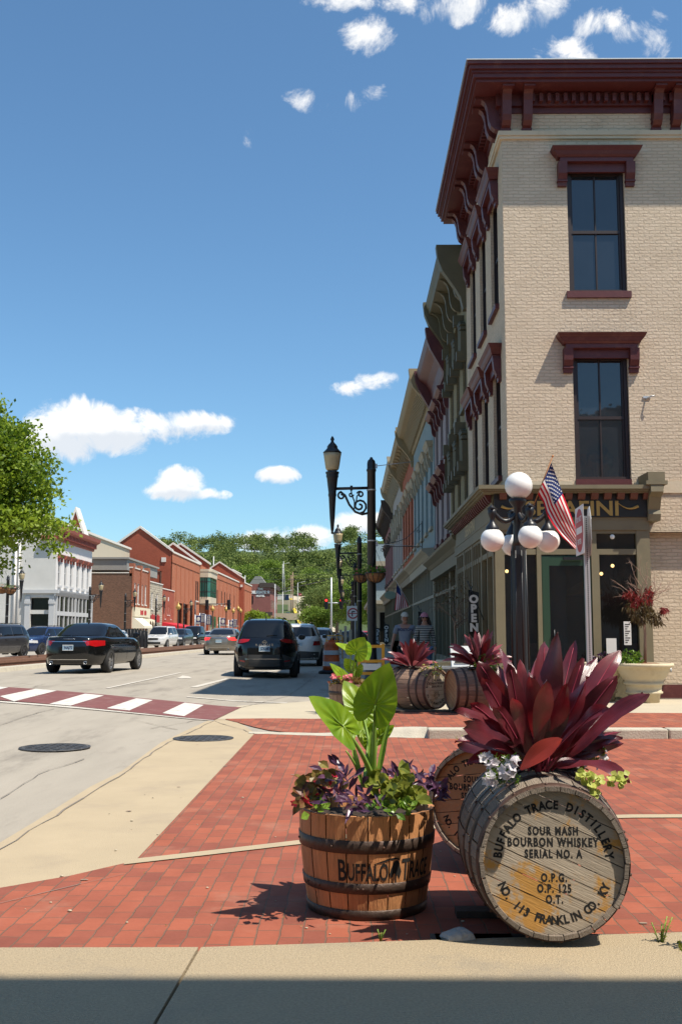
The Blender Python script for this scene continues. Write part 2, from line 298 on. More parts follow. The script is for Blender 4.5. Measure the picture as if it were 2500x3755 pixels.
        if parent is not None: o.parent=parent
        if loc is not None: o.location=loc
        if rotz: o.rotation_euler[2]=rotz
        return o
def tag(o,label=None,cat=None,group=None,kind=None):
    if label: o['label']=label
    if cat: o['category']=cat
    if group: o['group']=group
    if kind: o['kind']=kind
    return o
def thing(name,label,cat,loc=(0,0,0),rz=0,group=None):
    o=bpy.data.objects.new(name,None); COL.objects.link(o); o.location=loc; o.rotation_euler=(0,0,rz); o.empty_display_size=.2
    return tag(o,label,cat,group)
def dup(root,loc,rz,label,group=None,name=None,scale=None):
    """a copy of a thing with its parts and sub-parts (mesh data shared)"""
    kids={}
    for o in ALLKIDS(root): kids.setdefault(o.parent,[]).append(o)
    def cp(o,par):
        c=o.copy(); COL.objects.link(c)
        if par is not None: c.parent=par
        for k in kids.get(o,[]): cp(k,c)
        return c
    r=cp(root,None); r.location=loc; r.rotation_euler=(0,0,rz); r['label']=label
    if group: r['group']=group
    if scale: r.scale=(scale,)*3
    return r
def ALLKIDS(root):
    out=[]; st=[root]
    while st:
        o=st.pop()
        for c in o.children: out.append(c); st.append(c)
    return out
def struct(mb,name,mat): 
    o=mb.build(name,mat); o['kind']='structure'; return o
def clamp(x,a=0.,b=1.): return max(a,min(b,x))
def sstep(x): x=clamp(x); return x*x*(3-2*x)
# text to mesh: returns list of (verts2d, faces) laid out, default Blender font
def glyphs(txt,size=1.,ext=0.,off=0.,sp=1.):
    c=bpy.data.curves.new('txt','FONT'); c.body=txt; c.size=size; c.extrude=ext; c.offset=off; c.resolution_u=3; c.space_character=sp
    o=bpy.data.objects.new('txt',c); COL.objects.link(o); bpy.context.view_layer.update()
    me=o.to_mesh(); V=[(v.co.x,v.co.y,v.co.z) for v in me.vertices]; F=[tuple(p.vertices) for p in me.polygons]; o.to_mesh_clear()
    bpy.data.objects.remove(o); bpy.data.curves.remove(c); return V,F
def add_text(mb,txt,size,fn,bold=0.,sx=1.,align=.5,ext=0.,sp=1.,fit=None):
    """fn maps (x,y,z) of the text plane to 3-D; bold widens by overprinting"""
    V,F=glyphs(txt,size,ext,bold,sp)
    if not V: return
    x0=min(v[0] for v in V); x1=max(v[0] for v in V); cx=x0+(x1-x0)*align; sx=fit/(x1-x0) if fit else sx
    offs=[(0,0)]
    for k,(ox,oy) in enumerate(offs):
        ids=[mb.pt(fn((v[0]-cx)*sx+ox,v[1]+oy,v[2]+k*.00025)) for v in V]
        for f in F: mb.face([ids[i] for i in f])
def text_arc(mb,txt,size,cx,cy,rad,a0,a1,fn,inward=False,sx=1.,bold=0.):
    """letters along an arc from angle a0 to a1 (degrees, clockwise for the top line)"""
    n=len(txt)
    for i,ch in enumerate(txt):
        if ch==' ': continue
        a=R(a0+(a1-a0)*i/(n-1)); bx,by=cx+rad*math.cos(a),cy+rad*math.sin(a)
        rot=(a-PI/2) if not inward else (a+PI/2)
        def g(x,y,z,rot=rot,bx=bx,by=by):
            return fn(bx+x*math.cos(rot)-y*math.sin(rot),by+x*math.sin(rot)+y*math.cos(rot),z)
        add_text(mb,ch,size,g,bold=bold,sx=sx)
# ---------------- ground and road ----------------
def crown(x,y):
    c=max(0.,1-((x+7.6)/5.4)**2); return .13*c*sstep((y-8)/10)*(1-sstep((y-110)/60))
def hillz(x,y):
    if y<270: return 0.
    pts=[(270,0),(300,2.2),(345,6.5),(420,14.5),(480,18),(520,29),(600,46),(700,54),(1400,56)]
    for (a,za),(b,zb) in zip(pts,pts[1:]):
        if a<=y<=b: z=za+(zb-za)*sstep((y-a)/(b-a)) if y>480 else za+(zb-za)*(y-a)/(b-a)
    k=1+.12*math.sin(x*.013+1.)-.25*sstep((x-20)/120)+.05*math.sin(x*.05)
    side=1+.5*sstep((abs(x+16)-18)/60)*(1-sstep((y-430)/120))
    return z*(1+(k-1)*sstep((y-430)/120))*side
def drape(name,mat,x0,x1,y0,y1,nx,ny,off,zf=crown,edge=None):
    m=MB()
    m.grid(lambda u,v:(x0+(x1-x0)*u,y0+(y1-y0)*v**1.6,zf(x0+(x1-x0)*u,y0+(y1-y0)*v**1.6)+off),nx,ny,uv=False)
    return struct(m,name,mat)
def strip(name,mat,q,off,n=6,zf=crown,kind=True,w=0):
    """q: four ground corners a,b (one end) c,d (other end); draped on the road"""
    m=MB(); a,b,c,d=[Vector(p[:2]+(0,)) if isinstance(p,tuple) else Vector((p.x,p.y,0)) for p in q]
    def f(u,v):
        p=(a.lerp(b,u)).lerp(d.lerp(c,u),v); return (p.x,p.y,zf(p.x,p.y)+off)
    m.grid(f,n,n,uv=False); 
    return m
def flat(name,mat,pts,z,struc=True):
    m=MB(); m.poly([(p[0],p[1],z) for p in pts]); return struct(m,name,mat)
g=MB(); g.grid(lambda u,v:(-900+1800*u,-300+1900*v,-.06),12,12,uv=False); struct(g,'ground','grass')
m=MB(); m.grid(lambda u,v:(-40+54*u,-14+290*v**1.5,crown(-40+54*u,-14+290*v**1.5)),108,110,uv=False); struct(m,'road','concrete_road')
m=MB(); m.grid(lambda u,v:(-400+800*u,268+900*v**1.4,hillz(-400+800*u,268+900*v**1.4)-.3*(1-v)),90,90,uv=False); struct(m,'hill','hill_ground')
_al=[(G(x/1.2544,2400+y/1.2544,0).x,G(x/1.2544,2400+y/1.2544,0).y) for x,y in ((-330,1060),(0,870),(150,780),(415,612),(560,540),(740,408),(860,350),(985,292))]
flat('apron','apron_tan',[(-1.22,13.7),(-1.22,6.1),(-1.5,5.72),(-1.78,5.46),(-2.15,5.22),(-2.7,5.05)]+_al+[(-1.98,18.7),(-1.2,18.6),(-1.9,16.1),(-1.5,14.9)],.006)
flat('brick_street','paver',[(-6,4.9),(-6,4.1),(14,4.1),(14,13.02),(.95,13.02),(-.5,13.35),(-1.216,13.6),(-1.216,6.1),(-1.496,5.72),(-1.776,5.46),(-2.146,5.22),(-2.696,5.05)],.008)
# plaza on the far corner rises from flush at the ramp to a kerb's height
def pz(x,y=0): return .008+.112*sstep((x+.5)/1.4)
def sheet_fn(name,mat,lo,hi,x0,x1,nx,dz):
    m=MB()
    def f(u,v):
        x=x0+(x1-x0)*u; a,b=lo(x),hi(x); return (x,a+(b-a)*v,pz(x)+dz)
    m.grid(f,nx,6,uv=False); return struct(m,name,mat)
def lin(pts):
    def f(x):
        if x<=pts[0][0]: return pts[0][1]
        for (a,ya),(b,yb) in zip(pts,pts[1:]):
            if a<=x<=b: return ya+(yb-ya)*(x-a)/(b-a)
        return pts[-1][1]
    return f
lo=lin([(-1.85,15.75),(-1.5,15.0),(-1.15,14.1),(-.8,13.75),(.95,13.2),(14,13.2)]); hi=lin([(-1.85,15.86),(-1.2,15.95),(0,15.8),(5,15.55),(14,15.5)])
sheet_fn('brick_sidewalk','paver',lo,hi,-1.85,14,60,.004)
sheet_fn('corner_pavement','sidewalk',lambda x:hi(x)-.02,lin([(-1.98,18.7),(-1.0,19.6),(-.4,20.6),(0,22.0),(14,22.0)]),-1.98,14,60,0)
m=MB(); m.grid(lambda u,v:(.02+3.3*u,21.9+118*v,.12),6,20,uv=False); m.box(-.1,.02,22,140,0,.125); struct(m,'main_street_pavement','sidewalk')
m=MB()
x=.97
for w in (2.95,1.9,2.6,2.4,3.2): m.box(x,x+w-.012,12.96,13.2,-.02,.125); x+=w
o=m.build('kerb','kerb'); o['kind']='structure'
bv=o.modifiers.new('b','BEVEL'); bv.width=.02; bv.segments=2
m=MB()
yk=lin([(-1.3,13.6),(-.5,13.34),(.96,13.01)]); yl=lin([(-1.3,13.74),(-.8,13.66),(.95,13.19)])
m.grid(lambda u,v:(lambda x:(x,yk(x)+(yl(x)+.03-yk(x))*v+.012*math.sin(23*x)*(1-v),.010+(pz(x)-.002)*sstep(v*1.6)+.006*math.sin(31*x+5*v)*v*(1-v)*4))(-1.3+2.27*u),40,6,uv=False)
struct(m,'broken_kerb_edge','kerb')
# flush concrete band curving across the bricks
m=MB(); bp=[(-1.26,6.03),(-.85,6.27),(-.3,6.6),(.3,6.98),(.9,7.28),(1.5,7.46),(2.0,7.53),(3,7.56),(14,7.5)]
for a,b in zip(bp,bp[1:]): m.poly([(a[0],a[1]-.06,.014),(b[0],b[1]-.06,.014),(b[0],b[1]+.07,.014),(a[0],a[1]+.07,.014)])
struct(m,'concrete_band','apron_tan')
# near pavement slabs the photographer stands on
m=MB()
def ny(x): return 4.27+.155*(x+1.2)*.72
xs=[-8,-.62,3.2,9,14]
for a,b in zip(xs,xs[1:]):
    P=[(a+.006,-6),(b-.006,-6),(b-.006,ny(b)),(a+.006,ny(a))]
    if a==-8: P=[(-8,-6),(b-.006-.33,-6),(b-.006+.02,ny(b)),(-8,ny(-1.6))]
    if a==-.62: P[0]=(a+.006-.33,-6); P[3]=(a+.026,ny(a))
    i=[m.pt((p[0],p[1],-.02)) for p in P]+[m.pt((p[0],p[1],.045)) for p in P]
    m.face((4,5,6,7) if False else [i[4],i[5],i[6],i[7]]); 
    for k in range(4): m.face([i[k],i[(k+1)%4],i[(k+1)%4+4],i[k+4]])
o=struct(m,'near_pavement','aggregate')
# crosswalk
def GZ(u,v,z=.05): p=G(u,v,z); return (p.x,p.y)
K=2500/1568
def c2(x,y): return GZ(x/1.2544,2400+y/1.2544)
mm=strip('a','b',[c2(-300,150),c2(0,235),c2(0,235),c2(0,168)],.01)
red=MB()
for q in ([c2(-260,222),c2(0,232),c2(0,168),c2(-260,150)],[c2(0,232),c2(500,262),c2(620,207),c2(0,168)],[c2(500,262),c2(985,290),c2(1110,233),c2(620,207)]):
    a,b,c,d=[Vector((p[0],p[1],0)) for p in q]
    red.grid(lambda u,v:(lambda p:(p.x,p.y,crown(p.x,p.y)+.015))((a.lerp(b,u)).lerp(d.lerp(c,u),v)),10,6,uv=False)
struct(red,'crosswalk_red','xwalk_red')
wh=MB()
for q in ([(0,215),(65,238),(262,186),(165,179)],[(228,246),(325,251),(480,203),(392,197)],[(492,257),(596,263),(705,216),(628,211)],[(748,269),(848,278),(938,228),(850,222)],[(-250,215),(-150,222),(40,172),(-60,165)]):
    a,b,c,d=[Vector(c2(*p)+(0,)) for p in q]
    wh.grid(lambda u,v:(lambda p:(p.x,p.y,crown(p.x,p.y)+.019))((a.lerp(b,u)).lerp(d.lerp(c,u),v)),6,6,uv=False)
struct(wh,'crosswalk_white','paint_white')
ln=MB()
for q in ([(-200,230),(985,292),(985,286),(-200,224)],[(486,168),(500,169),(838,93),(826,92)],[(875,153),(905,154),(1060,112),(1040,111)],[(860,196),(1320,214),(1320,211),(860,193)],[(815,118),(885,117),(870,108),(840,105)],[(1130,93),(1145,95),(1330,60),(1320,59)]):
    a,b,c,d=[Vector(c2(*p)+(0,)) for p in q]
    ln.grid(lambda u,v:(lambda p:(p.x,p.y,crown(p.x,p.y)+.010))((a.lerp(b,u)).lerp(d.lerp(c,u),v)),10,3,uv=False)
struct(ln,'road_markings','paint_faded')
# cracks and slab joints
cr=MB()
def crack(pts,w=.012,jit=.03):
    P=[]
    for a,b in zip(pts,pts[1:]):
        n=max(2,int(math.dist(a,b)/.25))
        for k in range(n): t=k/n; P.append((a[0]+(b[0]-a[0])*t+random.uniform(-jit,jit),a[1]+(b[1]-a[1])*t+random.uniform(-jit,jit)))
    P.append(pts[-1])
    for a,b in zip(P,P[1:]):
        d=Vector((b[0]-a[0],b[1]-a[1],0)); nn=Vector((-d.y,d.x,0)).normalized()*w*random.uniform(.3,1.)
        z0=crown(*a)+.012; z1=crown(*b)+.012
        cr.poly([(a[0]-nn.x,a[1]-nn.y,z0),(b[0]-nn.x,b[1]-nn.y,z1),(b[0]+nn.x,b[1]+nn.y,z1),(a[0]+nn.x,a[1]+nn.y,z0)])
for q in ([(0,637),(180,530),(390,462)],[(-330,1060),(0,870),(150,780),(415,612),(560,540),(740,408),(860,350),(985,292)],[(0,333),(110,298),(250,262)],[(600,296),(820,332)],[(330,208),(560,262)],[(210,152),(120,180)],[(985,292),(1190,355)],[(1110,233),(1110,233),(1330,180),(1480,70)],[(940,215),(1040,200)],[(700,330),(960,280)]):
    crack([c2(*p) for p in q],w=.009,jit=.02)
crack([c2(570,975),c2(-50,1118)],w=.004,jit=.006)
struct(cr,'road_cracks','crack')
# rail line in the middle of the street, behind a low kerb
kp=[(-13.2,8),(-11.9,22),(-10.75,32.2),(-9.6,50),(-8.9,69),(-8.3,95),(-7.6,130),(-5.5,180),(-4.,230)]
m=MB()
for a,b in zip(kp,kp[1:]):
    za,zb=crown(*a),crown(*b)
    i=[m.pt(p) for p in ((a[0],a[1],za-.02),(b[0],b[1],zb-.02),(b[0]-.5,b[1],zb-.02),(a[0]-.5,a[1],za-.02),(a[0]-.04,a[1],za+.13),(b[0]-.04,b[1],zb+.13),(b[0]-.5,b[1],zb+.13),(a[0]-.5,a[1],za+.13))]
    for f in ((4,5,6,7),(0,1,5,4),(2,3,7,6)): m.face([i[k] for k in f])
struct(m,'rail_kerb','kerb')
m=MB()
for off in (4.6,):
    for a,b in zip(kp,kp[1:]):
        m.poly([(a[0]-.5,a[1],crown(*a)+.06),(b[0]-.5,b[1],crown(*b)+.06),(b[0]-off,b[1],.03+crown(b[0]-off,b[1])),(a[0]-off,a[1],.03+crown(a[0]-off,a[1]))])
struct(m,'track_bed','gravel')
for k,off in enumerate((1.0,2.5)):
    m=MB()
    for a,b in zip(kp,kp[1:]):
        for (w0,w1,h0,h1) in ((-.09,.09,.0,.05),(-.025,.025,.05,.17),(-.06,.06,.17,.27)):
            za,zb=crown(*a)+.03,crown(*b)+.03
            i=[m.pt(p) for p in ((a[0]-off+w0,a[1],za+h0),(a[0]-off+w1,a[1],za+h0),(a[0]-off+w1,a[1],za+h1),(a[0]-off+w0,a[1],za+h1),(b[0]-off+w0,b[1],zb+h0),(b[0]-off+w1,b[1],zb+h0),(b[0]-off+w1,b[1],zb+h1),(b[0]-off+w0,b[1],zb+h1))]
            for f in ((0,1,5,4),(1,2,6,5),(2,3,7,6),(3,0,4,7)): m.face([i[q] for q in f])
    tag(m.build('rail','rust'),['rusty steel rail nearest the low kerb in the street','rusty steel rail on the far side of the track'][k],'rail','rails of the street track')
# manholes
def manhole(x,y,r,label):
    z=crown(x,y)
    t=thing('manhole_cover',label,'manhole cover',(x,y,z+.008),0,'manhole covers in the road')
    m=MB(); m.lathe([(r+.03,0),(r+.03,.008),(r,.008)],36,cap=False); m.lathe([(r-.001,.003),(r-.002,.006)],36); m.build('lid','iron',t)
    m=MB()
    for i in range(-3,4):
        w=math.sqrt(max(0,(r*.82)**2-(i*r*.25)**2))
        for j in range(-3,4):
            if abs(j*r*.25)<w: m.box(i*r*.25-.025,i*r*.25+.025,j*r*.25-.03,j*r*.25+.03,.005,.012)
    m.build('tread_stud','iron',t)
p=G(127*K,1718*K,.03); manhole(p.x,p.y,.36,'round iron manhole cover out in the grey road concrete, left of the other')
p=G(468*K,1700*K,0); manhole(p.x,p.y,.34,'round iron manhole cover set in the tan gutter beside the bricks')
# ---------------- buildings ----------------
def MBW(t):
    m=MB(); m.M=Matrix.Translation(-Vector(t.location)); return m
def FX(Y): return lambda a,n,z:(a,Y-n,z)          # facade facing the camera (-Y)
def FY(X): return lambda a,n,z:(X-n,a,z)          # facade facing the street from the right (-X)
def FYL(X): return lambda a,n,z:(X+n,a,z)         # facade facing the street from the left (+X)
def fbox(m,fn,a0,a1,n0,n1,z0,z1,rnd=None):
    r=random.random() if rnd is None else rnd
    i=[m.pt(fn(*p)) for p in ((a0,n0,z0),(a1,n0,z0),(a1,n1,z0),(a0,n1,z0),(a0,n0,z1),(a1,n0,z1),(a1,n1,z1),(a0,n1,z1))]
    for f in ((3,2,1,0),(4,5,6,7),(0,1,5,4),(1,2,6,5),(2,3,7,6),(3,0,4,7)): m.face([i[k] for k in f],r)
def fprism(m,fn,a0,a1,prof):
    A=[m.pt(fn(a0,n,z)) for n,z in prof]; B=[m.pt(fn(a1,n,z)) for n,z in prof]; k=len(prof)
    for i in range(k): m.face((A[i],A[(i+1)%k],B[(i+1)%k],B[i]))
    m.face(A[::-1]); m.face(B)
def wallf(m,fn,a0,a1,z0,z1,ops=(),depth=.2):
    A=sorted({a0,a1,*[o[0] for o in ops],*[o[1] for o in ops]}); Z=sorted({z0,z1,*[o[2] for o in ops],*[o[3] for o in ops]})
    A=[a for a in A if a0<=a<=a1]; Z=[z for z in Z if z0<=z<=z1]
    for a,b in zip(A,A[1:]):
        for c,d in zip(Z,Z[1:]):
            ma,mz=(a+b)/2,(c+d)/2
            if any(o[0]<ma<o[1] and o[2]<mz<o[3] for o in ops): continue
            m.poly([fn(a,0,c),fn(b,0,c),fn(b,0,d),fn(a,0,d)])
    for o in ops:
        a,b,c,d=o[:4]
        for q in (((a,0,c),(a,-depth,c),(a,-depth,d),(a,0,d)),((b,0,c),(b,-depth,c),(b,-depth,d),(b,0,d)),((a,0,c),(b,0,c),(b,-depth,c),(a,-depth,c)),((a,0,d),(b,0,d),(b,-depth,d),(a,-depth,d))):
            m.poly([fn(*p) for p in q])
def scroll(n0,z0,n1,z1,k=8):
    """S-shaped console profile from the wall foot (n0,z0) up to the soffit (n1,z1)"""
    P=[(n0,z0)]
    for i in range(1,k+1):
        t=i/k; P.append((n0+.02+(n1-n0-.02)*(t+.13*math.sin(2*PI*t)),z0+(z1-z0)*(t-.10*math.sin(2*PI*t))))
    P+= [(n0,z1)]
    return P
def bracket(m,fn,a,w,n0,z0,n1,z1,caps=True):
    fprism(m,fn,a-w/2,a+w/2,scroll(n0,z0,n1,z1))
    if caps:
        fbox(m,fn,a-w/2-.02,a+w/2+.02,n0,n1+.02,z1-.045,z1-.002); fbox(m,fn,a-w/2-.012,a+w/2+.012,n0,n0+.05,z0-.05,z0+.02)
def window(t,fn,a0,a1,z0,z1,mat='sash_dark',pane='glass',cols=2,rec=.12,fw=.07,hood=None,sill=None,sillmat='maroon',hoodmat='maroon',rail=True):
    m=MBW(t)
    for q in ((a0,a0+fw,z0,z1),(a1-fw,a1,z0,z1),(a0+fw,a1-fw,z1-fw,z1),(a0+fw,a1-fw,z0,z0+fw*.8)): fbox(m,fn,q[0],q[1],-rec-.02,-rec+.06,q[2],q[3])
    zm=(z0+z1)/2
    if rail: fbox(m,fn,a0+fw,a1-fw,-rec-.02,-rec+.035,zm-.03,zm+.03)
    for c in range(1,cols):
        a=a0+fw+(a1-a0-2*fw)*c/cols; fbox(m,fn,a-.014,a+.014,-rec-.02,-rec+.02,z0+fw*.8,z1-fw)
    # inner sash edges
    for q in ((a0+fw,a0+fw+.04),(a1-fw-.04,a1-fw)): fbox(m,fn,q[0],q[1],-rec-.02,-rec+.025,z0+fw*.8,z1-fw)
    w=m.build('window',mat,t)
    p=MBW(t); p.poly([fn(a0+fw*.5,-rec-.005,z0),fn(a1-fw*.5,-rec-.005,z0),fn(a1-fw*.5,-rec-.005,z1),fn(a0+fw*.5,-rec-.005,z1)]); p.build('pane',pane,w)
    if hood:
        h=MBW(t); hood(h,fn,a0,a1,z1); h.build('window_hood',hoodmat,w)
    if sill:
        h=MBW(t); fbox(h,fn,a0-sill[0],a1+sill[0],-.02,sill[1],z0-sill[2],z0-.002); h.build('sill',sillmat,w)
    return w
def hood_flat(h,fn,a0,a1,z1,s=1.,ov=.29,n=.26):
    z=z1-.06
    fbox(h,fn,a0-.10,a1+.10,0,.06,z,z+.17*s)
    fbox(h,fn,a0-.15,a1+.15,0,n*.62,z+.17*s,z+.249*s)
    for k,(q0,q1,zz0,zz1) in enumerate(((.19,.21,.25,.29),(.21,.27,.29,.36),(.27,.29,.36,.395),(.29,.31,.395,.44))):
        A=[h.pt(fn(*p)) for p in ((a0-q0,0,z+zz0),(a1+q0,0,z+zz0),(a1+q0,n*(.68+.08*k),z+zz0),(a0-q0,n*(.68+.08*k),z+zz0),(a0-q1,0,z+zz1),(a1+q1,0,z+zz1),(a1+q1,n*(.78+.08*k),z+zz1),(a0-q1,n*(.78+.08*k),z+zz1))]
        for f in ((3,2,1,0),(4,5,6,7),(0,1,5,4),(1,2,6,5),(2,3,7,6),(3,0,4,7)): h.face([A[i] for i in f])
    for a in (a0-.10,a1+.10):
        fprism(h,fn,a-.085,a+.085,[(0,z-.28*s),(.06,z-.28*s),(.07,z-.2*s),(.14,z-.05*s),(.16,z+.17*s),(0,z+.17*s)])
        fbox(h,fn,a-.095,a+.095,0,.1,z-.2*s,z-.17*s)
def hood_bracket(h,fn,a0,a1,z1):
    fprism(h,fn,a0-.2,a1+.2,[(0,z1+.02),(.24,z1+.05),(.34,z1+.16),(.36,z1+.22),(0,z1+.3)])
    for a in (a0-.08,a1+.08): bracket(h,fn,a,.1,0,z1-.45,.28,z1+.04,caps=False)
def hood_arch(h,fn,a0,a1,z1,w=.12,n=.2,drop=.75):
    c=(a0+a1)/2; r=(a1-a0)/2+.02; P=[]
    for k in range(9):
        a=PI*k/8; P.append((c-r*math.cos(a),z1-.12+r*.62*math.sin(a)))
    P=[(c-r,z1-drop)]+P+[(c+r,z1-drop)]
    for (x0,y0),(x1,y1) in zip(P,P[1:]):
        d=Vector((x1-x0,y1-y0)); nn=Vector((-d.y,d.x)).normalized()*w
        if nn.dot(Vector(((x0+x1)/2-c,(y0+y1)/2-(z1-drop)*.5-z1*.5)))<0: nn=-nn
        i=[h.pt(fn(*p)) for p in ((x0,0,y0),(x1,0,y1),(x1+nn.x,0,y1+nn.y),(x0+nn.x,0,y0+nn.y),(x0,n,y0),(x1,n,y1),(x1+nn.x,n*.7,y1+nn.y),(x0+nn.x,n*.7,y0+nn.y))]
        for f in ((4,5,6,7),(0,1,5,4),(2,3,7,6),(1,2,6,5),(3,0,4,7)): h.face([i[q] for q in f])
    for a in (c-r-.03,c+r+.03):
        p=MB; fbox(h,fn,a-.08,a+.08,0,n+.05,z1-drop-.14,z1-drop+.1)
    fbox(h,fn,c-.08,c+.08,0,n+.07,z1-.12+r*.6,z1+.22+r*.5)
# --- the tan corner building ---
X0,Y0=2.94,19.0; GB=.12
emis('bulb',(1.,.62,.25),5.); plain('ochre_shade',(.5,.28,.08),.6)
CB=thing('corner_building','tan painted brick three storey corner shop with deep maroon cornice and black and gold sign','building',(X0,Y0,GB))
XR,YR=13.,25.2
m=MBW(CB)
W3=(4.17,5.26,7.70,10.10); W2=(4.19,5.22,4.12,6.46)
more=[(7.3,8.4,7.70,10.10),(7.3,8.4,4.12,6.46),(10.3,11.4,7.7,10.1),(10.3,11.4,4.12,6.46)]
wallf(m,FX(Y0),X0,XR,3.3,11.75,[W3,W2]+more,.2)
wallf(m,FX(Y0),5.35,XR,.12,3.3)
SW=[19.75,21.55,23.35]; sw=.98
ops=[(y,y+sw,7.70,10.0) for y in SW]+[(y,y+sw,4.3,6.46) for y in SW]
wallf(m,FY(X0),Y0,YR,3.3,11.75,ops,.2)
m.poly([(XR,Y0,.12),(XR,YR,.12),(XR,YR,11.75),(XR,Y0,11.75)]); m.poly([(X0,YR,6),(XR,YR,6),(XR,YR,11.75),(X0,YR,11.75)])
m.build('wall','painted_brick',CB)
m=MBW(CB)
m.box(X0-.07,XR,Y0-.07,YR,10.78,10.87); m.box(X0-.045,XR,Y0-.045,YR,10.72,10.78)
fbox(m,FX(Y0),X0,W2[0]-.06,0,.025,3.86,4.08); fbox(m,FX(Y0),W2[1]+.06,XR,0,.025,3.86,4.08)
m.build('string_course','beige_paint',CB)
m=MBW(CB)
m.box(X0-.03,XR,Y0-.03,YR,11.24,11.36); m.box(X0-.10,XR,Y0-.10,YR,11.36,11.62)
for (z0,z1,o) in ((11.60,11.66,.54),(11.66,11.74,.60),(11.74,11.79,.63),(11.79,11.87,.68),(11.87,11.93,.72)): m.box(X0-o,XR,Y0-o,YR+.1,z0,z1)
for fn,a0,a1 in ((FX(Y0),X0+.55,XR),(FY(X0),Y0+.55,YR-.3)):
    a=a0
    while a<a1:
        fbox(m,fn,a,a+.07,.1,.21,11.40,11.56); a+=.155
m.build('cornice','maroon',CB)
m=MBW(CB); m.box(X0-.74,XR,Y0-.74,YR+.1,11.931,11.95); m.build('roof_flashing','galv',CB)
def cbr(fn,a):
    m=MBW(CB)
    bracket(m,fn,a,.17,.0,10.92,.47,11.60)
    for z in (11.02,11.10): fbox(m,fn,a-.095,a+.095,0,.09,z,z+.03)
    m.build('cornice_bracket','maroon',CB)
for a in (3.02,3.42,5.90,6.27,8.5,8.9,11.2,11.6): cbr(FX(Y0),a)
for a in (19.12,19.5,20.95,21.3,22.75,23.1,24.6,24.95): cbr(FY(X0),a)
for w in [W3,W2]+more: window(CB,FX(Y0),*w,hood=hood_flat,sill=((.06,.06,.13) if w[2]>5 else (.0,.02,.22)))
for o in ops: window(CB,FY(X0),*o,hood=hood_flat,sill=(.06,.08,.1))
m=MBW(CB); wallf(m,FX(Y0),5.47,XR,.12,.36,()); m.M=m.M@Matrix.Translation((0,-.03,0)); fbox(m,FX(Y0),5.47,XR,0,.001,.12,.37); m.build('plinth','maroon',CB)
# ground floor shopfront, standing .3 m proud
SX,SY=2.63,18.70
m=MBW(CB)
m.box(SX-.05,5.42,SY-.05,25.3,3.14,3.34)                                        # fascia / soffit board
m.box(SX+.02,X0+.2,SY+.02,25.2,3.34,3.80)
m.build('fascia','olive_wood',CB)
m=MBW(CB)
for (z0,z1,o) in ((3.80,3.83,.22),(3.83,3.86,.27),(3.86,3.93,.31)): m.box(SX-o,5.62,SY-o,25.4,z0,z1)
m.box(SX-.06,5.45,SY-.06,25.3,3.33,3.37)
# end console on the right
fprism(m,FX(SY),5.38,5.60,[(-.3,3.30),(.12,3.30),(.15,3.42),(.12,3.5),(.22,3.72),(.36,3.80),(.345,3.928),(-.29,3.928)])
m.box(5.30,5.68,SY-.36,Y0-.001,3.93,4.0); m.box(5.34,5.64,SY-.34,Y0-.001,4.0,4.16); m.build('shop_cornice','olive_wood',CB)
m=MBW(CB); m.box(SX+.0,5.38,SY-.085,SY+.02,3.37,3.80); sg=m.build('sign_board','sign_black',CB)
m=MBW(CB); add_text(m,'SERAFINI',.37,lambda x,y,z:(4.02+x,SY-.095-z,3.405+y),bold=.008,sx=1.16,ext=.004); 
for c,d in ((2.93,1),(5.03,-1)):   # little horn flourish at each end of the name
    P=[(c+d*(.22-.4*t/10),SY-.1,3.60-.10*math.sin(t/10*PI*.9)+.06*(1-t/10)) for t in range(11)]
    m.tube(P,[.006+.026*(t/10)**2 for t in range(11)],6)
m.build('lettering','gold',sg)
for k in range(12):
    a=2.78+k*.235; m=MBW(CB)
    fprism(m,FX(SY),a-.065,a+.065,[(.088,3.69),(.12,3.69),(.16,3.73),(.2,3.80),(.088,3.80)]); m.build('modillion','modillion_red',CB)
for k in range(26):
    a=18.85+k*.25; m=MBW(CB)
    fprism(m,FY(SX),a-.05,a+.05,[(.035,3.66),(.07,3.66),(.12,3.72),(.16,3.80),(.035,3.80)]); m.build('modillion','maroon',CB)
m=MBW(CB); m.box(SX-.03,SX-.001,18.75,25.2,3.37,3.72); m.build('side_sign_board','olive_wood',CB)
m=MBW(CB); add_text(m,'SERAFINI',.34,lambda x,y,z:(SX-.04-z,22.2-x,3.41+y),bold=.006,sx=1.3); m.build('side_lettering','gold',CB)
# frames
def frame(m,fn,vs,hs,n0=-.06,n1=.0):
    for (a0,a1,z0,z1) in vs: fbox(m,fn,a0,a1,n0,n1,z0,z1)
    for (a0,a1,z0,z1) in hs: fbox(m,fn,a0,a1,n0-.002,n1-.012,z0,z1)
m=MBW(CB)
frame(m,FX(SY),[(SX,SX+.13,.12,3.14),(3.38,3.46,.12,3.14),(4.36,4.46,.12,3.14),(5.18,5.42,.12,3.14),(2.76,2.80,.5,3.1),(4.46,4.50,.5,2.7)],[(SX,5.3,2.70,2.80),(SX,5.3,3.08,3.14),(SX+.1,3.4,.12,.55),(4.4,5.25,.12,.55)],-.08,.03)
frame(m,FY(SX),[(18.70,18.83,.12,3.14),(19.5,19.58,.12,3.14),(20.35,20.5,.12,3.14),(21.9,22.05,.12,3.14),(23.4,23.6,.12,3.14),(25.0,25.2,.12,3.14)]+[(y,y+.05,.6,3.1) for y in (20.88,21.28,21.62,22.4,22.75,23.1,24.0,24.4,24.7)],[(18.7,25.2,2.70,2.80),(18.7,25.2,3.08,3.14),(18.7,25.2,.12,.60)],-.08,.03)
m.box(5.14,5.46,SY-.06,SY,.12,.78); m.build('shop_frame','olive_wood',CB)
m=MBW(CB)
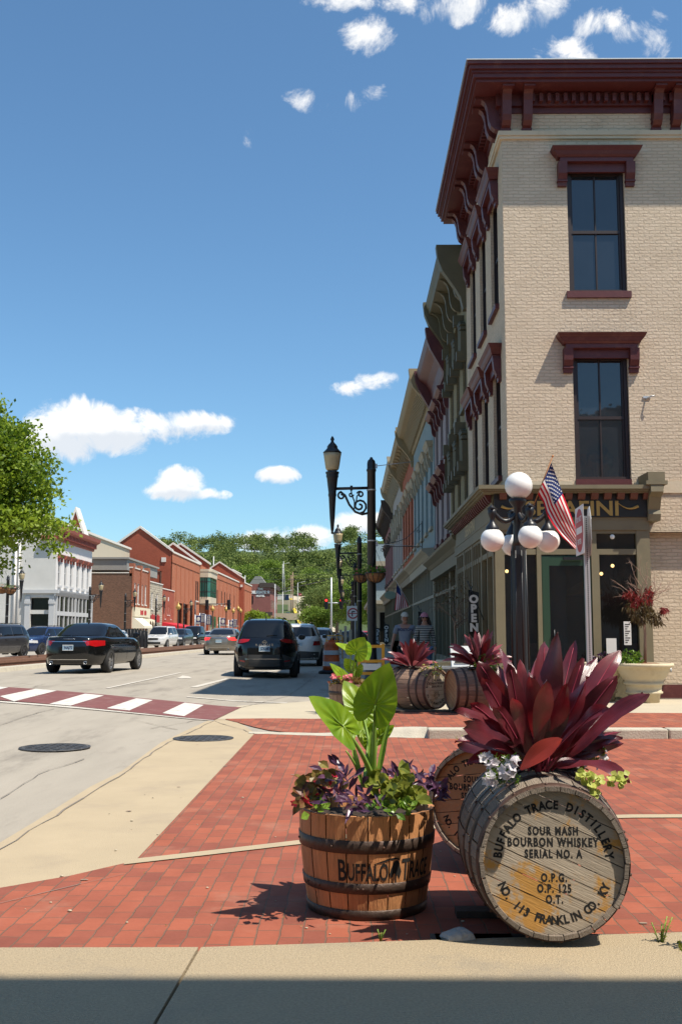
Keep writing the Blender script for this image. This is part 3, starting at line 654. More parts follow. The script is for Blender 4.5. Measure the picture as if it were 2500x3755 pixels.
m.poly([(SX,SY+.05,.12),(5.3,SY+.05,.12),(5.3,SY+.05,3.1),(SX,SY+.05,3.1)]); m.poly([(SX+.05,SY,.12),(SX+.05,25.2,.12),(SX+.05,25.2,3.1),(SX+.05,SY,3.1)])
m.build('shop_window','glass_clear',CB)
m=MBW(CB); m.poly([(2.7,23,.12),(9,23,.12),(9,23,3.1),(2.7,23,3.1)]); m.poly([(6.4,18.8,.12),(6.4,23,.12),(6.4,23,3.1),(6.4,18.8,3.1)]); m.poly([(2.7,18.8,.13),(9,18.8,.13),(9,23,.13),(2.7,23,.13)]); m.poly([(2.7,18.8,3.12),(9,18.8,3.12),(9,23,3.12),(2.7,23,3.12)]); m.build('shop_interior','bark',CB)
for k,(x,y,z) in enumerate(((4.75,20.2,2.6),(4.95,20.4,2.45),(5.15,20.3,2.6),(3.1,20.4,2.5),(4.95,21.3,2.55))):
    m=MBW(CB); m.sphere((x,y,z),.035,8,6); m.build('pendant_bulb','bulb',CB)
m=MBW(CB); m.lathe([(.02,2.35),(.34,2.15),(.36,2.05)],16,cx=4.7,cy=20.8,cap=False); m.build('pendant_shade','ochre_shade',CB)
m=MBW(CB)
for x in (3.0,4.9):
    m.lathe([(.38,.86),(.4,.88)],14,cx=x,cy=19.8); m.tube([(x,19.8,.13),(x,19.8,.86)],.04,6)
    for sx in (-.6,.6): m.box(x+sx-.2,x+sx+.2,19.7,20.1,.55,.6); m.box(x+sx-.2,x+sx+.2,20.06,20.1,.6,1.1)
m.build('cafe_furniture','twig',CB)
m=MBW(CB)
frame(m,FX(SY),[(3.47,3.60,.14,2.66),(4.22,4.35,.14,2.66)],[(3.47,4.35,2.50,2.68),(3.47,4.35,.14,.42)],-.03,.015)
dr=m.build('door','door_green',CB)
m=MBW(CB); m.poly([(3.6,SY-.001,.42),(4.22,SY-.001,.42),(4.22,SY-.001,2.5),(3.6,SY-.001,2.5)]); m.build('door_glass','glass_clear',dr)
m=MBW(CB); m.tube([(3.66,SY-.06,1.0),(3.66,SY-.06,1.35)],.012,6); m.box(3.85,4.2,SY-.07,SY-.02,2.6,2.65); m.build('door_handle','black_paint',dr)
m=MBW(CB); m.box(4.92,5.05,SY+.03,SY+.045,1.08,1.5); m.box(4.60,4.78,SY+.03,SY+.045,.75,1.2); m.build('window_notice','sign_white',CB)
m=MBW(CB)
for i in range(9): m.box(4.94,4.94+.04+.05*((i*7)%3)/2,SY+.027,SY+.03,1.12+i*.04,1.135+i*.04)
m.build('notice_print','stencil',CB)
m=MBW(CB); m.sphere((4.75,SY-.02,3.02),.045,10,8); m.build('soffit_lamp','globe_white',CB)
m=MBW(CB); m.tube([(5.52,Y0-.0,5.62),(5.60,Y0-.10,5.66),(5.66,Y0-.12,5.66)],.014,6); m.box(5.48,5.62,Y0-.02,Y0,5.64,5.68); m.build('wall_hook','galv',CB)
m=MBW(CB); m.tube([(5.78,Y0,.66),(5.78,Y0-.1,.66),(5.78,Y0-.11,.60)],.02,8); m.tube([(5.74,Y0-.1,.70),(5.82,Y0-.1,.70)],.014,6); m.build('garden_tap','galv',CB)
# --- the row down the street ---
def rowb(name,label,ya,yb,zt,wall,trim,style,nw,floors,shop='olive_wood',shopz=3.4,x0=X0,ov=.62,cmat=None,sash=None,hoodm=None,depth=10,split=2.8):
    t=thing(name,label,'building',(x0,ya,GB)); fn=FY(x0); cmat=cmat or trim; L=yb-ya
    ww=L/nw*.46; ops=[]
    for (z0,z1) in floors:
        for k in range(nw):
            c=ya+L*(k+.5)/nw; ops.append((c-ww/2,c+ww/2,z0,z1))
    m=MBW(t); wallf(m,fn,ya,yb,shopz,zt-.2,ops,.2)
    m.poly([(x0,ya,3),(x0+depth,ya,3),(x0+depth,ya,zt-.2),(x0,ya,zt-.2)]); m.poly([(x0,yb,3),(x0+depth,yb,3),(x0+depth,yb,zt-.2),(x0,yb,zt-.2)]); m.poly([(x0,ya,zt-.25),(x0+depth,ya,zt-.25),(x0+depth,yb,zt-.25),(x0,yb,zt-.25)])
    m.build('wall',wall,t)
    # cornice
    m=MBW(t); e=.0
    prof={'deep':[(0,zt-.95),(.05,zt-.95),(.09,zt-.8),(.12,zt-.45),(ov-.08,zt-.32),(ov-.04,zt-.2),(ov,zt-.12),(ov+.03,zt),(0,zt)],
          'cove':[(0,zt-1.1),(.06,zt-1.1),(.1,zt-1.),(.16,zt-.7),(.3,zt-.45),(ov-.1,zt-.3),(ov-.04,zt-.22),(ov,zt-.1),(ov+.03,zt),(0,zt)]}[style]
    fprism(m,fn,ya-.02,yb-.02,prof)
    if style=='cove' and cmat!='maroon':
        for k in range(int(L/.35)):
            a=ya+.2+k*.35; fprism(m,fn,a,a+.16,[(.14,zt-.98),(.2,zt-.98),(.3,zt-.7),(.42,zt-.5),(.5,zt-.34),(.16,zt-.5)])
    for a in (ya+.1,yb-.12): fprism(m,fn,a-.13,a+.13,[(0,zt-1.6),(.1,zt-1.6),(.16,zt-1.3),(.3,zt-1.05),(ov-.05,zt-.6),(ov+.06,zt-.3),(ov+.1,zt+.06),(0,zt+.06)])
    m.build('cornice',cmat,t)
    if style=='deep':
        n=max(3,int(L/.9))
        for k in range(n):
            m=MBW(t); bracket(m,fn,ya+L*(k+.5)/n,.13,.02,zt-1.25,ov-.1,zt-.36,caps=False); m.build('cornice_bracket',cmat,t)
    for o in ops: window(t,fn,*o,mat=sash or 'sash_dark',hood=HOODS[hoodm],sill=(.06,.1,.12),sillmat=trim,hoodmat=trim)
    # shopfront
    m=MBW(t); fbox(m,fn,ya,yb,0,.2,shopz-.35,shopz-.02); fprism(m,fn,ya-.01,yb-.01,[(0,shopz-.02),(.22,shopz-.02),(.3,shopz+.08),(.45,shopz+.2),(.47,shopz+.27),(0,shopz+.3)]); m.build('shop_cornice',shop,t)
    m=MBW(t)
    n=max(2,int(L/1.3)); vs=[(ya,ya+.2,.12,shopz-.3),(yb-.2,yb,.12,shopz-.3)]+[(ya+L*k/n-.04,ya+L*k/n+.04,.12,shopz-.3) for k in range(1,n)]
    frame(m,fn,vs,[(ya,yb,split-.3,split-.2),(ya,yb,.12,.6)],-.1,.06); m.build('shop_frame',shop,t)
    m=MBW(t); m.poly([fn(ya,-.05,.12),fn(yb,-.05,.12),fn(yb,-.05,shopz),fn(ya,-.05,shopz)]); m.build('shop_window','glass_shop',t)
    return t
HOODS={'flat':hood_flat,'bracket':hood_bracket,'arch':hood_arch,None:None}
def brk(name,c,k=.85,cm=None,**kw):
    brickm(name,c,tuple(x*k for x in c),cm or tuple(x*.8 for x in c),bump=.8,dst=.01,**kw)
brk('olive_stucco',(.27,.225,.13)); plain('olive_trim',(.105,.09,.05),.6,var=.25); plain('lav_paint',(.27,.22,.22),.8,dirt=((.2,.16,.15),1.,.3)); plain('blue_stucco',(.19,.255,.27),.85,var=.12,bump=.2,dirt=((.36,.38,.36),2.,.4)); plain('ochre_trim',(.27,.20,.105),.7,var=.2,dirt=((.2,.16,.1),3.,.5))
brk('orange_brick',(.40,.12,.06)); plain('cream_trim',(.34,.30,.22),.75,var=.2,dirt=((.25,.2,.14),3.,.5)); plain('grey_paint',(.32,.30,.28),.8,var=.1); brk('mauve_brick',(.25,.12,.12)); plain('dark_trim',(.05,.035,.028),.7)
rowb('row_building','olive painted three storey building with dark hooded windows, next to the tan corner building',25.2,30.0,10.95,'olive_stucco','olive_trim','deep',3,[(7.0,9.0),(4.25,6.2)],x0=X0+.02,ov=.66,hoodm='arch')
rowb('row_building','lavender grey building with maroon bracketed window hoods between olive and blue buildings',30.0,35.4,10.25,'lav_paint','maroon','cove',3,[(6.7,8.4),(4.2,6.0)],x0=X0+.03,ov=.6,hoodm='bracket',cmat='maroon')
rowb('row_building','pale blue building with cream window hoods and a wide ochre cornice',35.4,46.8,10.4,'blue_stucco','cream_trim','cove',5,[(5.0,7.6)],x0=X0+.0,ov=.75,hoodm='flat',cmat='ochre_trim',sash='blue_stucco',shop='cream_trim',shopz=3.9)
rowb('row_building','orange brick building under a cream bracketed cornice beyond the blue one',46.8,56.5,10.6,'orange_brick','cream_trim','deep',4,[(5.0,7.8)],ov=.7,hoodm='flat',cmat='ochre_trim',shopz=3.9)
rowb('row_building','pale grey building with tall windows beyond the orange brick one',56.5,69,10.9,'grey_paint','cream_trim','deep',5,[(5.0,7.9)],ov=.75,hoodm='arch',cmat='cream_trim',shopz=3.9)
rowb('row_building','mauve brick building with dark bracketed eaves near the end of the row',69.2,84,10.1,'mauve_brick','dark_trim','deep',6,[(4.9,7.6)],ov=.7,hoodm='flat',cmat='dark_trim',shopz=3.8)
bt=thing('row_building','low pale blue brick building closing the right hand row by the trees','building',(2.55,84.5,GB))
brk('pale_blue_brick',(.30,.38,.42))
m=MBW(bt); m.box(2.3,12,88,110,.12,8.8); m.build('wall','pale_blue_brick',bt)
m=MBW(bt); m.box(1.75,12,87.4,110.5,6.9,7.3); m.box(1.9,12,87.6,110.4,6.5,6.9); m.box(1.6,12,87.2,110.6,3.7,4.0); m.box(1.9,12,87.6,110.4,3.3,3.7); m.build('cornice','cream_trim',bt)
m=MBW(bt); m.box(2.1,12,87.9,110,.12,3.3); m.build('shop_frame','cream_trim',bt)
m=MBW(bt)
for y in range(7): m.box(2.08,2.1,88.4+y*3,90.6+y*3,.5,3.0)
m.box(2.6,4.6,87.86,87.9,.5,3.0); m.build('shop_window','glass_shop',bt)
# ---------------- left side of the street ----------------
brk('white_brick',(.62,.60,.56),k=.97,cm=(.5,.48,.45)); plain('white_wall',(.66,.63,.60),.7,var=.06); plain('trim_grey',(.46,.46,.46),.7,var=.1); plain('terracotta',(.30,.075,.05),.6,var=.15)
brk('brown_brick',(.17,.085,.055),k=.6,cm=(.2,.15,.12)); brk('red_brick',(.34,.105,.055),cm=(.3,.16,.11)); brk('orange_panel',(.39,.130,.068),k=.92,cm=(.42,.16,.09)); brk('rust_brick',(.34,.085,.045),k=.8,cm=(.3,.1,.07))
brickm('rough_stone',(.52,.45,.34),(.36,.31,.24),(.22,.19,.15),bw=.55,bh=.25,mort=.02,bump=1.,dst=.03,dist=.03); plain('beige_siding',(.46,.39,.29),.7,var=.08,stretch=(1,1,.02),scale=3.); plain('coping',(.62,.58,.52),.7); brk('hotel_brick',(.27,.10,.085),cm=(.2,.1,.09)); brickm('banded_brick',(.45,.14,.07),(.40,.13,.065),(.6,.5,.4),bw=30.,bh=.9,mort=.14,bump=.2,dist=0.)
glassm('green_glass',(.02,.10,.08),.06); plain('grey_band',(.25,.24,.22),.8)
XL=-22.5; fl=FYL(XL)
t=thing('white_building','white painted two storey corner building with a dark red cornice, left side of the street','building',(XL,79.5,0))
cor=[80.5,82.3,84.0,86.0,87.7,89.4]
m=MBW(t); wallf(m,fl,79.5,90.6,4.5,8.7,[(c-.36,c+.36,4.95,7.0) for c in cor],.15); m.build('front_wall','white_wall',t)
m=MBW(t); wallf(m,FX(79.5),-46,XL,0,8.7,[(-24.35,-22.95,0.1,2.72),(-24.35,-22.95,3.03,3.95)],.3); m.poly([(-46,79.5,8.6),(XL,79.5,8.6),(XL,90.6,8.6),(-46,90.6,8.6)]); m.poly([(-46,90.6,0),(XL,90.6,0),(XL,90.6,8.7),(-46,90.6,8.7)]); m.build('side_wall','white_brick',t)
m=MBW(t); fprism(m,fl,79.1,90.9,[(0,8.35),(.1,8.4),(.15,8.75),(.35,8.95),(.62,9.1),(.68,9.4),(0,9.45)])
for k in range(26): fbox(m,fl,79.4+k*.44,79.56+k*.44,.1,.4,8.55,8.95)
m.box(-23.6,XL+.02,79.09,79.497,8.41,8.75); m.build('cornice','terracotta',t)
for c in cor: window(t,fl,c-.36,c+.36,4.95,7.0,mat='trim_grey',hood=lambda h,fn,a0,a1,z1:(fprism(h,fn,a0-.3,a1+.3,[(0,z1+.02),(.18,z1+.05),(.25,z1+.2),(.3,z1+.32),(0,z1+.34)]),fbox(h,fn,a0-.16,a0-.02,0,.12,z1-.22,z1+.05),fbox(h,fn,a1+.02,a1+.16,0,.12,z1-.22,z1+.05)),sill=(.1,.12,.16),hoodmat='terracotta',sillmat='trim_grey',cols=1)
m=MBW(t); fprism(m,fl,79.2,90.8,[(0,4.1),(.1,4.15),(.25,4.4),(.3,4.55),(0,4.6)]); m.box(-24.9,XL+.33,79.17,79.497,4.3,4.57); m.box(-24.7,XL+.10,79.38,79.497,3.98,4.299)
for a in (79.46,85.0,90.4): fbox(m,fl,a,a+.25,-.03,.16,0,4.08)
for a in (80.5,81.8,83.1,84.2,86.2,87.4,88.6): fbox(m,fl,a,a+.12,0,.12,0,4.1)
fbox(m,fl,79.5,90.6,0,.13,2.62,2.95); fbox(m,fl,79.5,90.6,0,.1,0,.6)
for x in (-24.75,-22.9): m.box(x,x+.4,79.3,79.5,0,4.1); m.box(x-.03,x+.43,79.25,79.5,3.5,3.75)
m.build('shop_frame','trim_grey',t)
m=MBW(t); m.poly([(XL+.02,79.6,.5),(XL+.02,90.5,.5),(XL+.02,90.5,4.1),(XL+.02,79.6,4.1)]); m.box(-24.4,-22.9,79.75,79.8,.0,4.0); m.build('shop_window','glass_shop',t)
m=MBW(t); m.tube([(-25.6,79.42,0),(-25.6,79.42,8.3)],.09,8); m.tube([(-25.3,79.42,0),(-25.3,79.42,8.3)],.05,8); m.build('downpipe','white_wall',t)
# plain town facade helper on the left
def leftb(name,label,ya,yb,zt,side,front,wins,trim='coping',depth=14,hood=None,zside=None,shopz=3.9):
    t=thing(name,label,'building',(XL,ya,0)); m=MBW(t); zs=zside or zt
    m.poly([(XL-depth,ya,0),(XL,ya,0),(XL,ya,zs),(XL-depth,ya,zs)]); m.poly([(XL-depth,yb,0),(XL,yb,0),(XL,yb,zs),(XL-depth,yb,zs)]); m.poly([(XL-depth,ya,zs-.3),(XL,ya,zs-.3),(XL,yb,zs-.3),(XL-depth,yb,zs-.3)]); m.build('side_wall',side,t)
    m=MBW(t); wallf(m,fl,ya,yb,0,zt,[w for w in wins],.2); fbox(m,fl,ya,yb,-.3,-.001,zs-.3,zt); m.build('front_wall',front,t)
    m=MBW(t); fbox(m,fl,ya-.05,yb+.05,-.35,.08,zt,zt+.12); m.box(XL-depth,XL-.35,ya-.06,ya+.25,zs,zs+.1); m.build('parapet_coping',trim,t)
    for w in wins: window(t,fl,*w,mat='white_wall',cols=1,sill=(.08,.08,.12),sillmat='coping')
    return t
ys=[109.2,111.0,113.0,115.0]
t=leftb('brick_shop','narrow dark brown brick shop with a red front and stepped parapet, cream sign band below','' or 107.7,116.6,8.0,'brown_brick','red_brick',[(y-.45,y+.45,4.35,6.5) for y in ys],zside=7.45)
for a in (107.66,111.5,115.66): m=MBW(t); fbox(m,fl,a,a+1.,-.36,.14,8.121,8.5); m.build('parapet_block','red_brick',t)
for a in (107.66,111.7,116.24): m=MBW(t); fbox(m,fl,a,a+.4,-.02,.16,4,8.119); m.build('pilaster','red_brick',t)
m=MBW(t); fbox(m,fl,107.9,116.3,0,.3,2.95,3.95); sb=m.build('sign_board','cream',t)
m=MBW(t)
for k in range(8):
    if k==4: continue
    fbox(m,fl,110.8+k*.42,111.1+k*.42,.3,.33,3.2,3.65 if k%3 else 3.72)
m.build('lettering','letter_red',sb)
m=MBW(t); fprism(m,fl,107.9,112.5,[(0,2.95),(.2,2.9),(1.3,2.0),(1.3,1.75),(0,1.75)]); m.build('awning','awning_cream',t)
m=MBW(t)
for a in (113.2,114.6,116.0): m.grid(lambda u,v:fl(a+.65*math.cos(PI*u),1.2*(1-v*.2)*math.sin(PI*v/2),1.8+1.1*math.sin(PI*u)*(1-.3*v)),8,4)
m.build('arched_awning','beige_siding',t)
m=MBW(t); fbox(m,fl,108.4,116.2,.02,.05,.5,1.9); m.build('shop_window','glass_shop',t)
m=MBW(t)
for a in (108.2,109.8,111.2,112.8,114.2,115.8): fbox(m,fl,a,a+.25,0,.12,0,1.9)
m.build('shop_frame','white_wall',t)
t=leftb('stone_building','pale rough stone building squeezed between two brick shops, red lettering above its door',116.6,125.4,7.0,'rough_stone','rough_stone',[(118.4,119.4,4.0,5.9),(121.6,122.6,4.0,5.9)])
m=MBW(t)
for k in range(7): fbox(m,fl,118+k*.8,118.5+k*.8,.05,.12,2.5,3.3+.12*(k%2))
m.build('lettering','letter_red',t)
m=MBW(t); fbox(m,fl,119.6,122,.0,.05,0,2.2); m.build('door','sash_dark',t)
t=leftb('small_red_shop','small bright red brick shop with four narrow windows and a red awning',125.4,133.8,6.55,'rust_brick','rust_brick',[(127.2,127.6,3.0,4.4),(128.9,129.3,3.5,4.6),(130.1,130.5,3.5,4.6),(131.3,131.7,3.0,4.4)])
m=MBW(t); fprism(m,fl,125.6,137,[(0,2.55),(2.9,1.95),(2.9,1.65),(0,1.65)]); m.build('awning','awning_red',t)
m=MBW(t); fbox(m,fl,129.3,129.8,0,.03,5.2,5.7); m.build('plaque','white_wall',t)
# long red brick gabled history building
XG=-23.5; fg=FYL(XG)
t=thing('gabled_brick_building','long tall red brick building with white edged gables and a green glass bay','building',(XG,137,0))
m=MBW(t)
w1=[(159.2,160.0,6.2,9.2),(161.0,161.8,6.2,9.2)]
wins=[(y,y+.8,6.4,8.9) for y in (173.6,179.2,185.0,191.3,196.2,200.,205.,212.5)]
log=[(143.0,147.,0,5.4),(148.2,152.2,0,5.4),(153.4,157.2,0,5.4)]
wallf(m,fg,137,163.5,0,11.9,w1+log,.12); wallf(m,fg,163.5,222,0,11.9,wins,.06); wallf(m,fg,222,251,0,12.4)
m.poly([(XG-9,137,11.7),(XG,137,11.7),(XG,251,11.7),(XG-9,251,11.7)]); m.poly([(XG-9,251,0),(XG,251,0),(XG,251,12.4),(XG-9,251,12.4)])
for y in (141,144.8,148.6,152.4,156.2): fbox(m,fg,y,y+.12,0,.07,5.6,10.6)
for y in (176,182,188,194,200,206,212,218,228,234,240,246): fbox(m,fg,y,y+.15,0,.08,0,10.9)
fbox(m,fg,137.5,163,0,.09,10.6,10.85); fbox(m,fg,172,251,0,.09,10.9,11.15)
for y in (142.2,147.2,152.4,157.4): fbox(m,fg,y,y+.9,-.3,.1,0,5.5)
m.build('street_wall','orange_panel',t)
for (y,xp,zp,xe,ze,xw) in ((137,-27.7,15.1,XG,11.95,-31.9),(163.5,-27.8,15.2,XG,12.0,-32),(170,-27.7,15.7,-22.9,12.4,-32),(222,-27.7,16.2,-22.4,12.6,-33)):
    m=MBW(t); m.prism([(xe,0),(xe,ze),(xp,zp),(xw,ze),(xw,0)],'y',y,y+.6); m.build('gable_wall','rust_brick',t)
m=MBW(t); m.box(XG-9,XG-2.5,232,251,12,15.2); m.build('roof_block','rust_brick',t)
m=MBW(t)
for (y,xp,zp,xe,ze,xw) in ((136.9,-27.7,15.1,XG+.15,11.95,-32.05),(163.4,-27.8,15.2,XG+.15,12.0,-32.1),(169.9,-27.7,15.7,-22.75,12.4,-32.1),(221.9,-27.7,16.2,-22.2,12.6,-33.1)):
    for (xa,za) in ((xe,ze),(xw,ze)): m.prism([(xa,za),(xp,zp),(xp,zp+.33),(xa,za+.3)],'y',y-.1,y+.9)
fbox(m,fg,137.6,163.3,-.4,.12,11.9,12.15); fbox(m,fg,172.2,222,-.4,.12,11.9,12.15); fbox(m,fg,224.5,251,-.4,.12,12.4,12.65); m.box(XG-9.1,XG-2.4,231.9,251,15.2,15.5)
m.build('white_coping','coping',t)
m=MBW(t)
for x in (-31.1,-24.5): m.box(x-.3,x+.3,136.85,136.99,10.6,11.2)
m.box(-23.6,-23.1,169.8,169.95,10.9,11.4); m.box(-23.2,-22.7,221.8,221.95,11.,11.5); m.build('vent_box','coping',t)
m=MBW(t); m.box(-31.,-30.85,136.9,136.98,0,9.4); m.box(-24.9,-24.75,136.9,136.98,0,9.4); m.box(-31,-24.75,136.9,136.98,9.25,9.4); m.build('panel_edge','brown_brick',t)
for o in w1+wins: window(t,fg,*o,cols=1,rec=.02,fw=.05,sill=(.12,.12,.2),sillmat='coping',rail=False)
m=MBW(t)
for o in log: m.box(XG-3,XG-2.9,o[0]-1,o[1]+1,0,5.5)
m.build('loggia_wall','rust_brick',t)
m=MBW(t); fbox(m,fg,186,222,.0,.05,0,3.4); m.build('base_wall','banded_brick',t)
m=MBW(t)
for y in (172.5,176.6,180.8,187): fbox(m,fg,y,y+2.8,.05,.09,0,4.1)
m.build('street_window','green_glass',t)
bay=MBW(t); bay.prism([(XG,163.7),(-22.3,163.7),(-21.9,164.3),(-21.9,171.4),(-22.3,172),(XG,172)],'z',6.9,10.0); by=bay.build('glass_bay','green_glass',t)
b=MBW(t); b.prism([(XG,163.65),(-22.2,163.65),(-21.75,164.25),(-21.75,171.5),(-22.2,172.1),(XG,172.1)],'z',10.0,10.9); b.prism([(XG,163.6),(-22.1,163.6),(-21.6,164.2),(-21.6,171.6),(XG,172.2)],'z',10.9,11.3); b.prism([(XG,163.7),(-22.3,163.7),(-21.85,164.3),(-21.85,171.4),(XG,172)],'z',5.7,6.9); b.build('bay_surround','beige_siding',by)
b=MBW(t)
for z in (7.7,9.3): b.prism([(XG,163.66),(-22.27,163.66),(-21.87,164.27),(-21.87,171.43),(XG,172.03)],'z',z,z+.08)
for y in (164.4,166.2,168,169.8,171.3): b.box(-21.9,-21.86,y,y+.1,6.9,10)
for x in (-23.1,-22.7,-22.35): b.box(x,x+.07,163.6,163.7,6.9,10)
b.build('glazing_bar','lamp_black',by)
# behind
t=thing('warehouse','beige metal sided hall rising behind the white building','building',(-36,92,0))
m=MBW(t); m.box(-46,-28.2,93,133,0,11.9); m.build('wall','beige_siding',t)
m=MBW(t); m.box(-46,-28.0,92.8,133.2,11.9,12.15); m.build('white_coping','coping',t)
m=MBW(t); m.prism([(-29.4,11.6),(-28.1,11.6),(-28.75,14.0)],'y',108.4,109.5); d=m.build('roof_gable','rust_brick',t)
m=MBW(t)
for xa in (-29.55,-27.95): m.prism([(xa,11.6),(-28.75,14.0),(-28.75,14.5),(xa+(.22 if xa<-29 else -.22)*-1,11.6)],'y',108.2,110)
m.build('gable_edge','coping',d)
t=thing('parking_deck','low grey parking deck showing between the white building and the brown brick shop','building',(-28,112,0))
m=MBW(t); m.box(-40,-24.2,113,131,8.1,9.3); m.box(-40,-24.0,112.8,131.2,9.3,9.5); m.box(-40,-24.2,114,131,0,6.8); m.build('deck','grey_band',t)
m=MBW(t)
for x in (-26.9,-25.9): m.lathe([(.25,7.0),(.25,7.9)],8,cx=x,cy=113.6)
m.build('roof_vent','galv',t)
t=thing('hotel','mauve red brick hotel at the foot of the hill with white painted name','building',(-24,285,0))
m=MBW(t); m.box(-46,-21.5,285,312,-1,14.6); m.build('wall','hotel_brick',t)
m=MBW(t); m.box(-24.5,-20.7,284.3,312.5,13.6,14.9); m.box(-25.5,-20.9,284.2,285,6.0,6.9); m.build('cornice','dark_trim',t)
m=MBW(t)
add_text(m,'THE',.75,lambda x,y,z:(-24.3+x,284.9-z,13.0+y),bold=.05); add_text(m,'DELEGATE ★',1.0,lambda x,y,z:(-24.2+x,284.9-z,12.0+y),bold=.07,sx=.88); add_text(m,'HOTEL',.75,lambda x,y,z:(-24.2+x,284.9-z,11.1+y),bold=.05)
m.build('lettering','sign_white',t)
m=MBW(t)
for z in (2.5,9.2): m.box(-26.8,-26.2,284.9,285,z,z+2.2)
for y in (288,293,298,303,308):
    for z in (3,8): m.box(-21.5,-21.42,y,y+1.2,z,z+2.2)
m.build('window','glass',t)
# unseen building, shaped to throw the near shade and show in the shop glass
t=thing('shade_building','unseen pale building with columns, added beside the camera to throw the near shade','building',(9,-4,0))
m=MBW(t); m.box(2.45,22,-12,1.27,0,9.35); m.box(2.45,3.0,.8,1.27,9.35,9.45); m.build('wall','coping',t)
m=MBW(t)
for x in (3.6,5.4,7.2,9.,10.8,12.6,14.4): m.lathe([(.42,0),(.42,.2),(.34,.3),(.29,7.2),(.4,7.4),(.4,7.7)],16,cx=x,cy=1.28)
m.build('column','coping',t)
# unseen block added behind the camera: dims sky light, fills the glass reflections
t=thing('sky_block','unseen long pale block added behind the camera to cut the sky light','building',(-20,-16,0))
m=MBW(t); m.box(-34,1.5,-24,-9,0,11); m.build('wall','beige_siding',t)
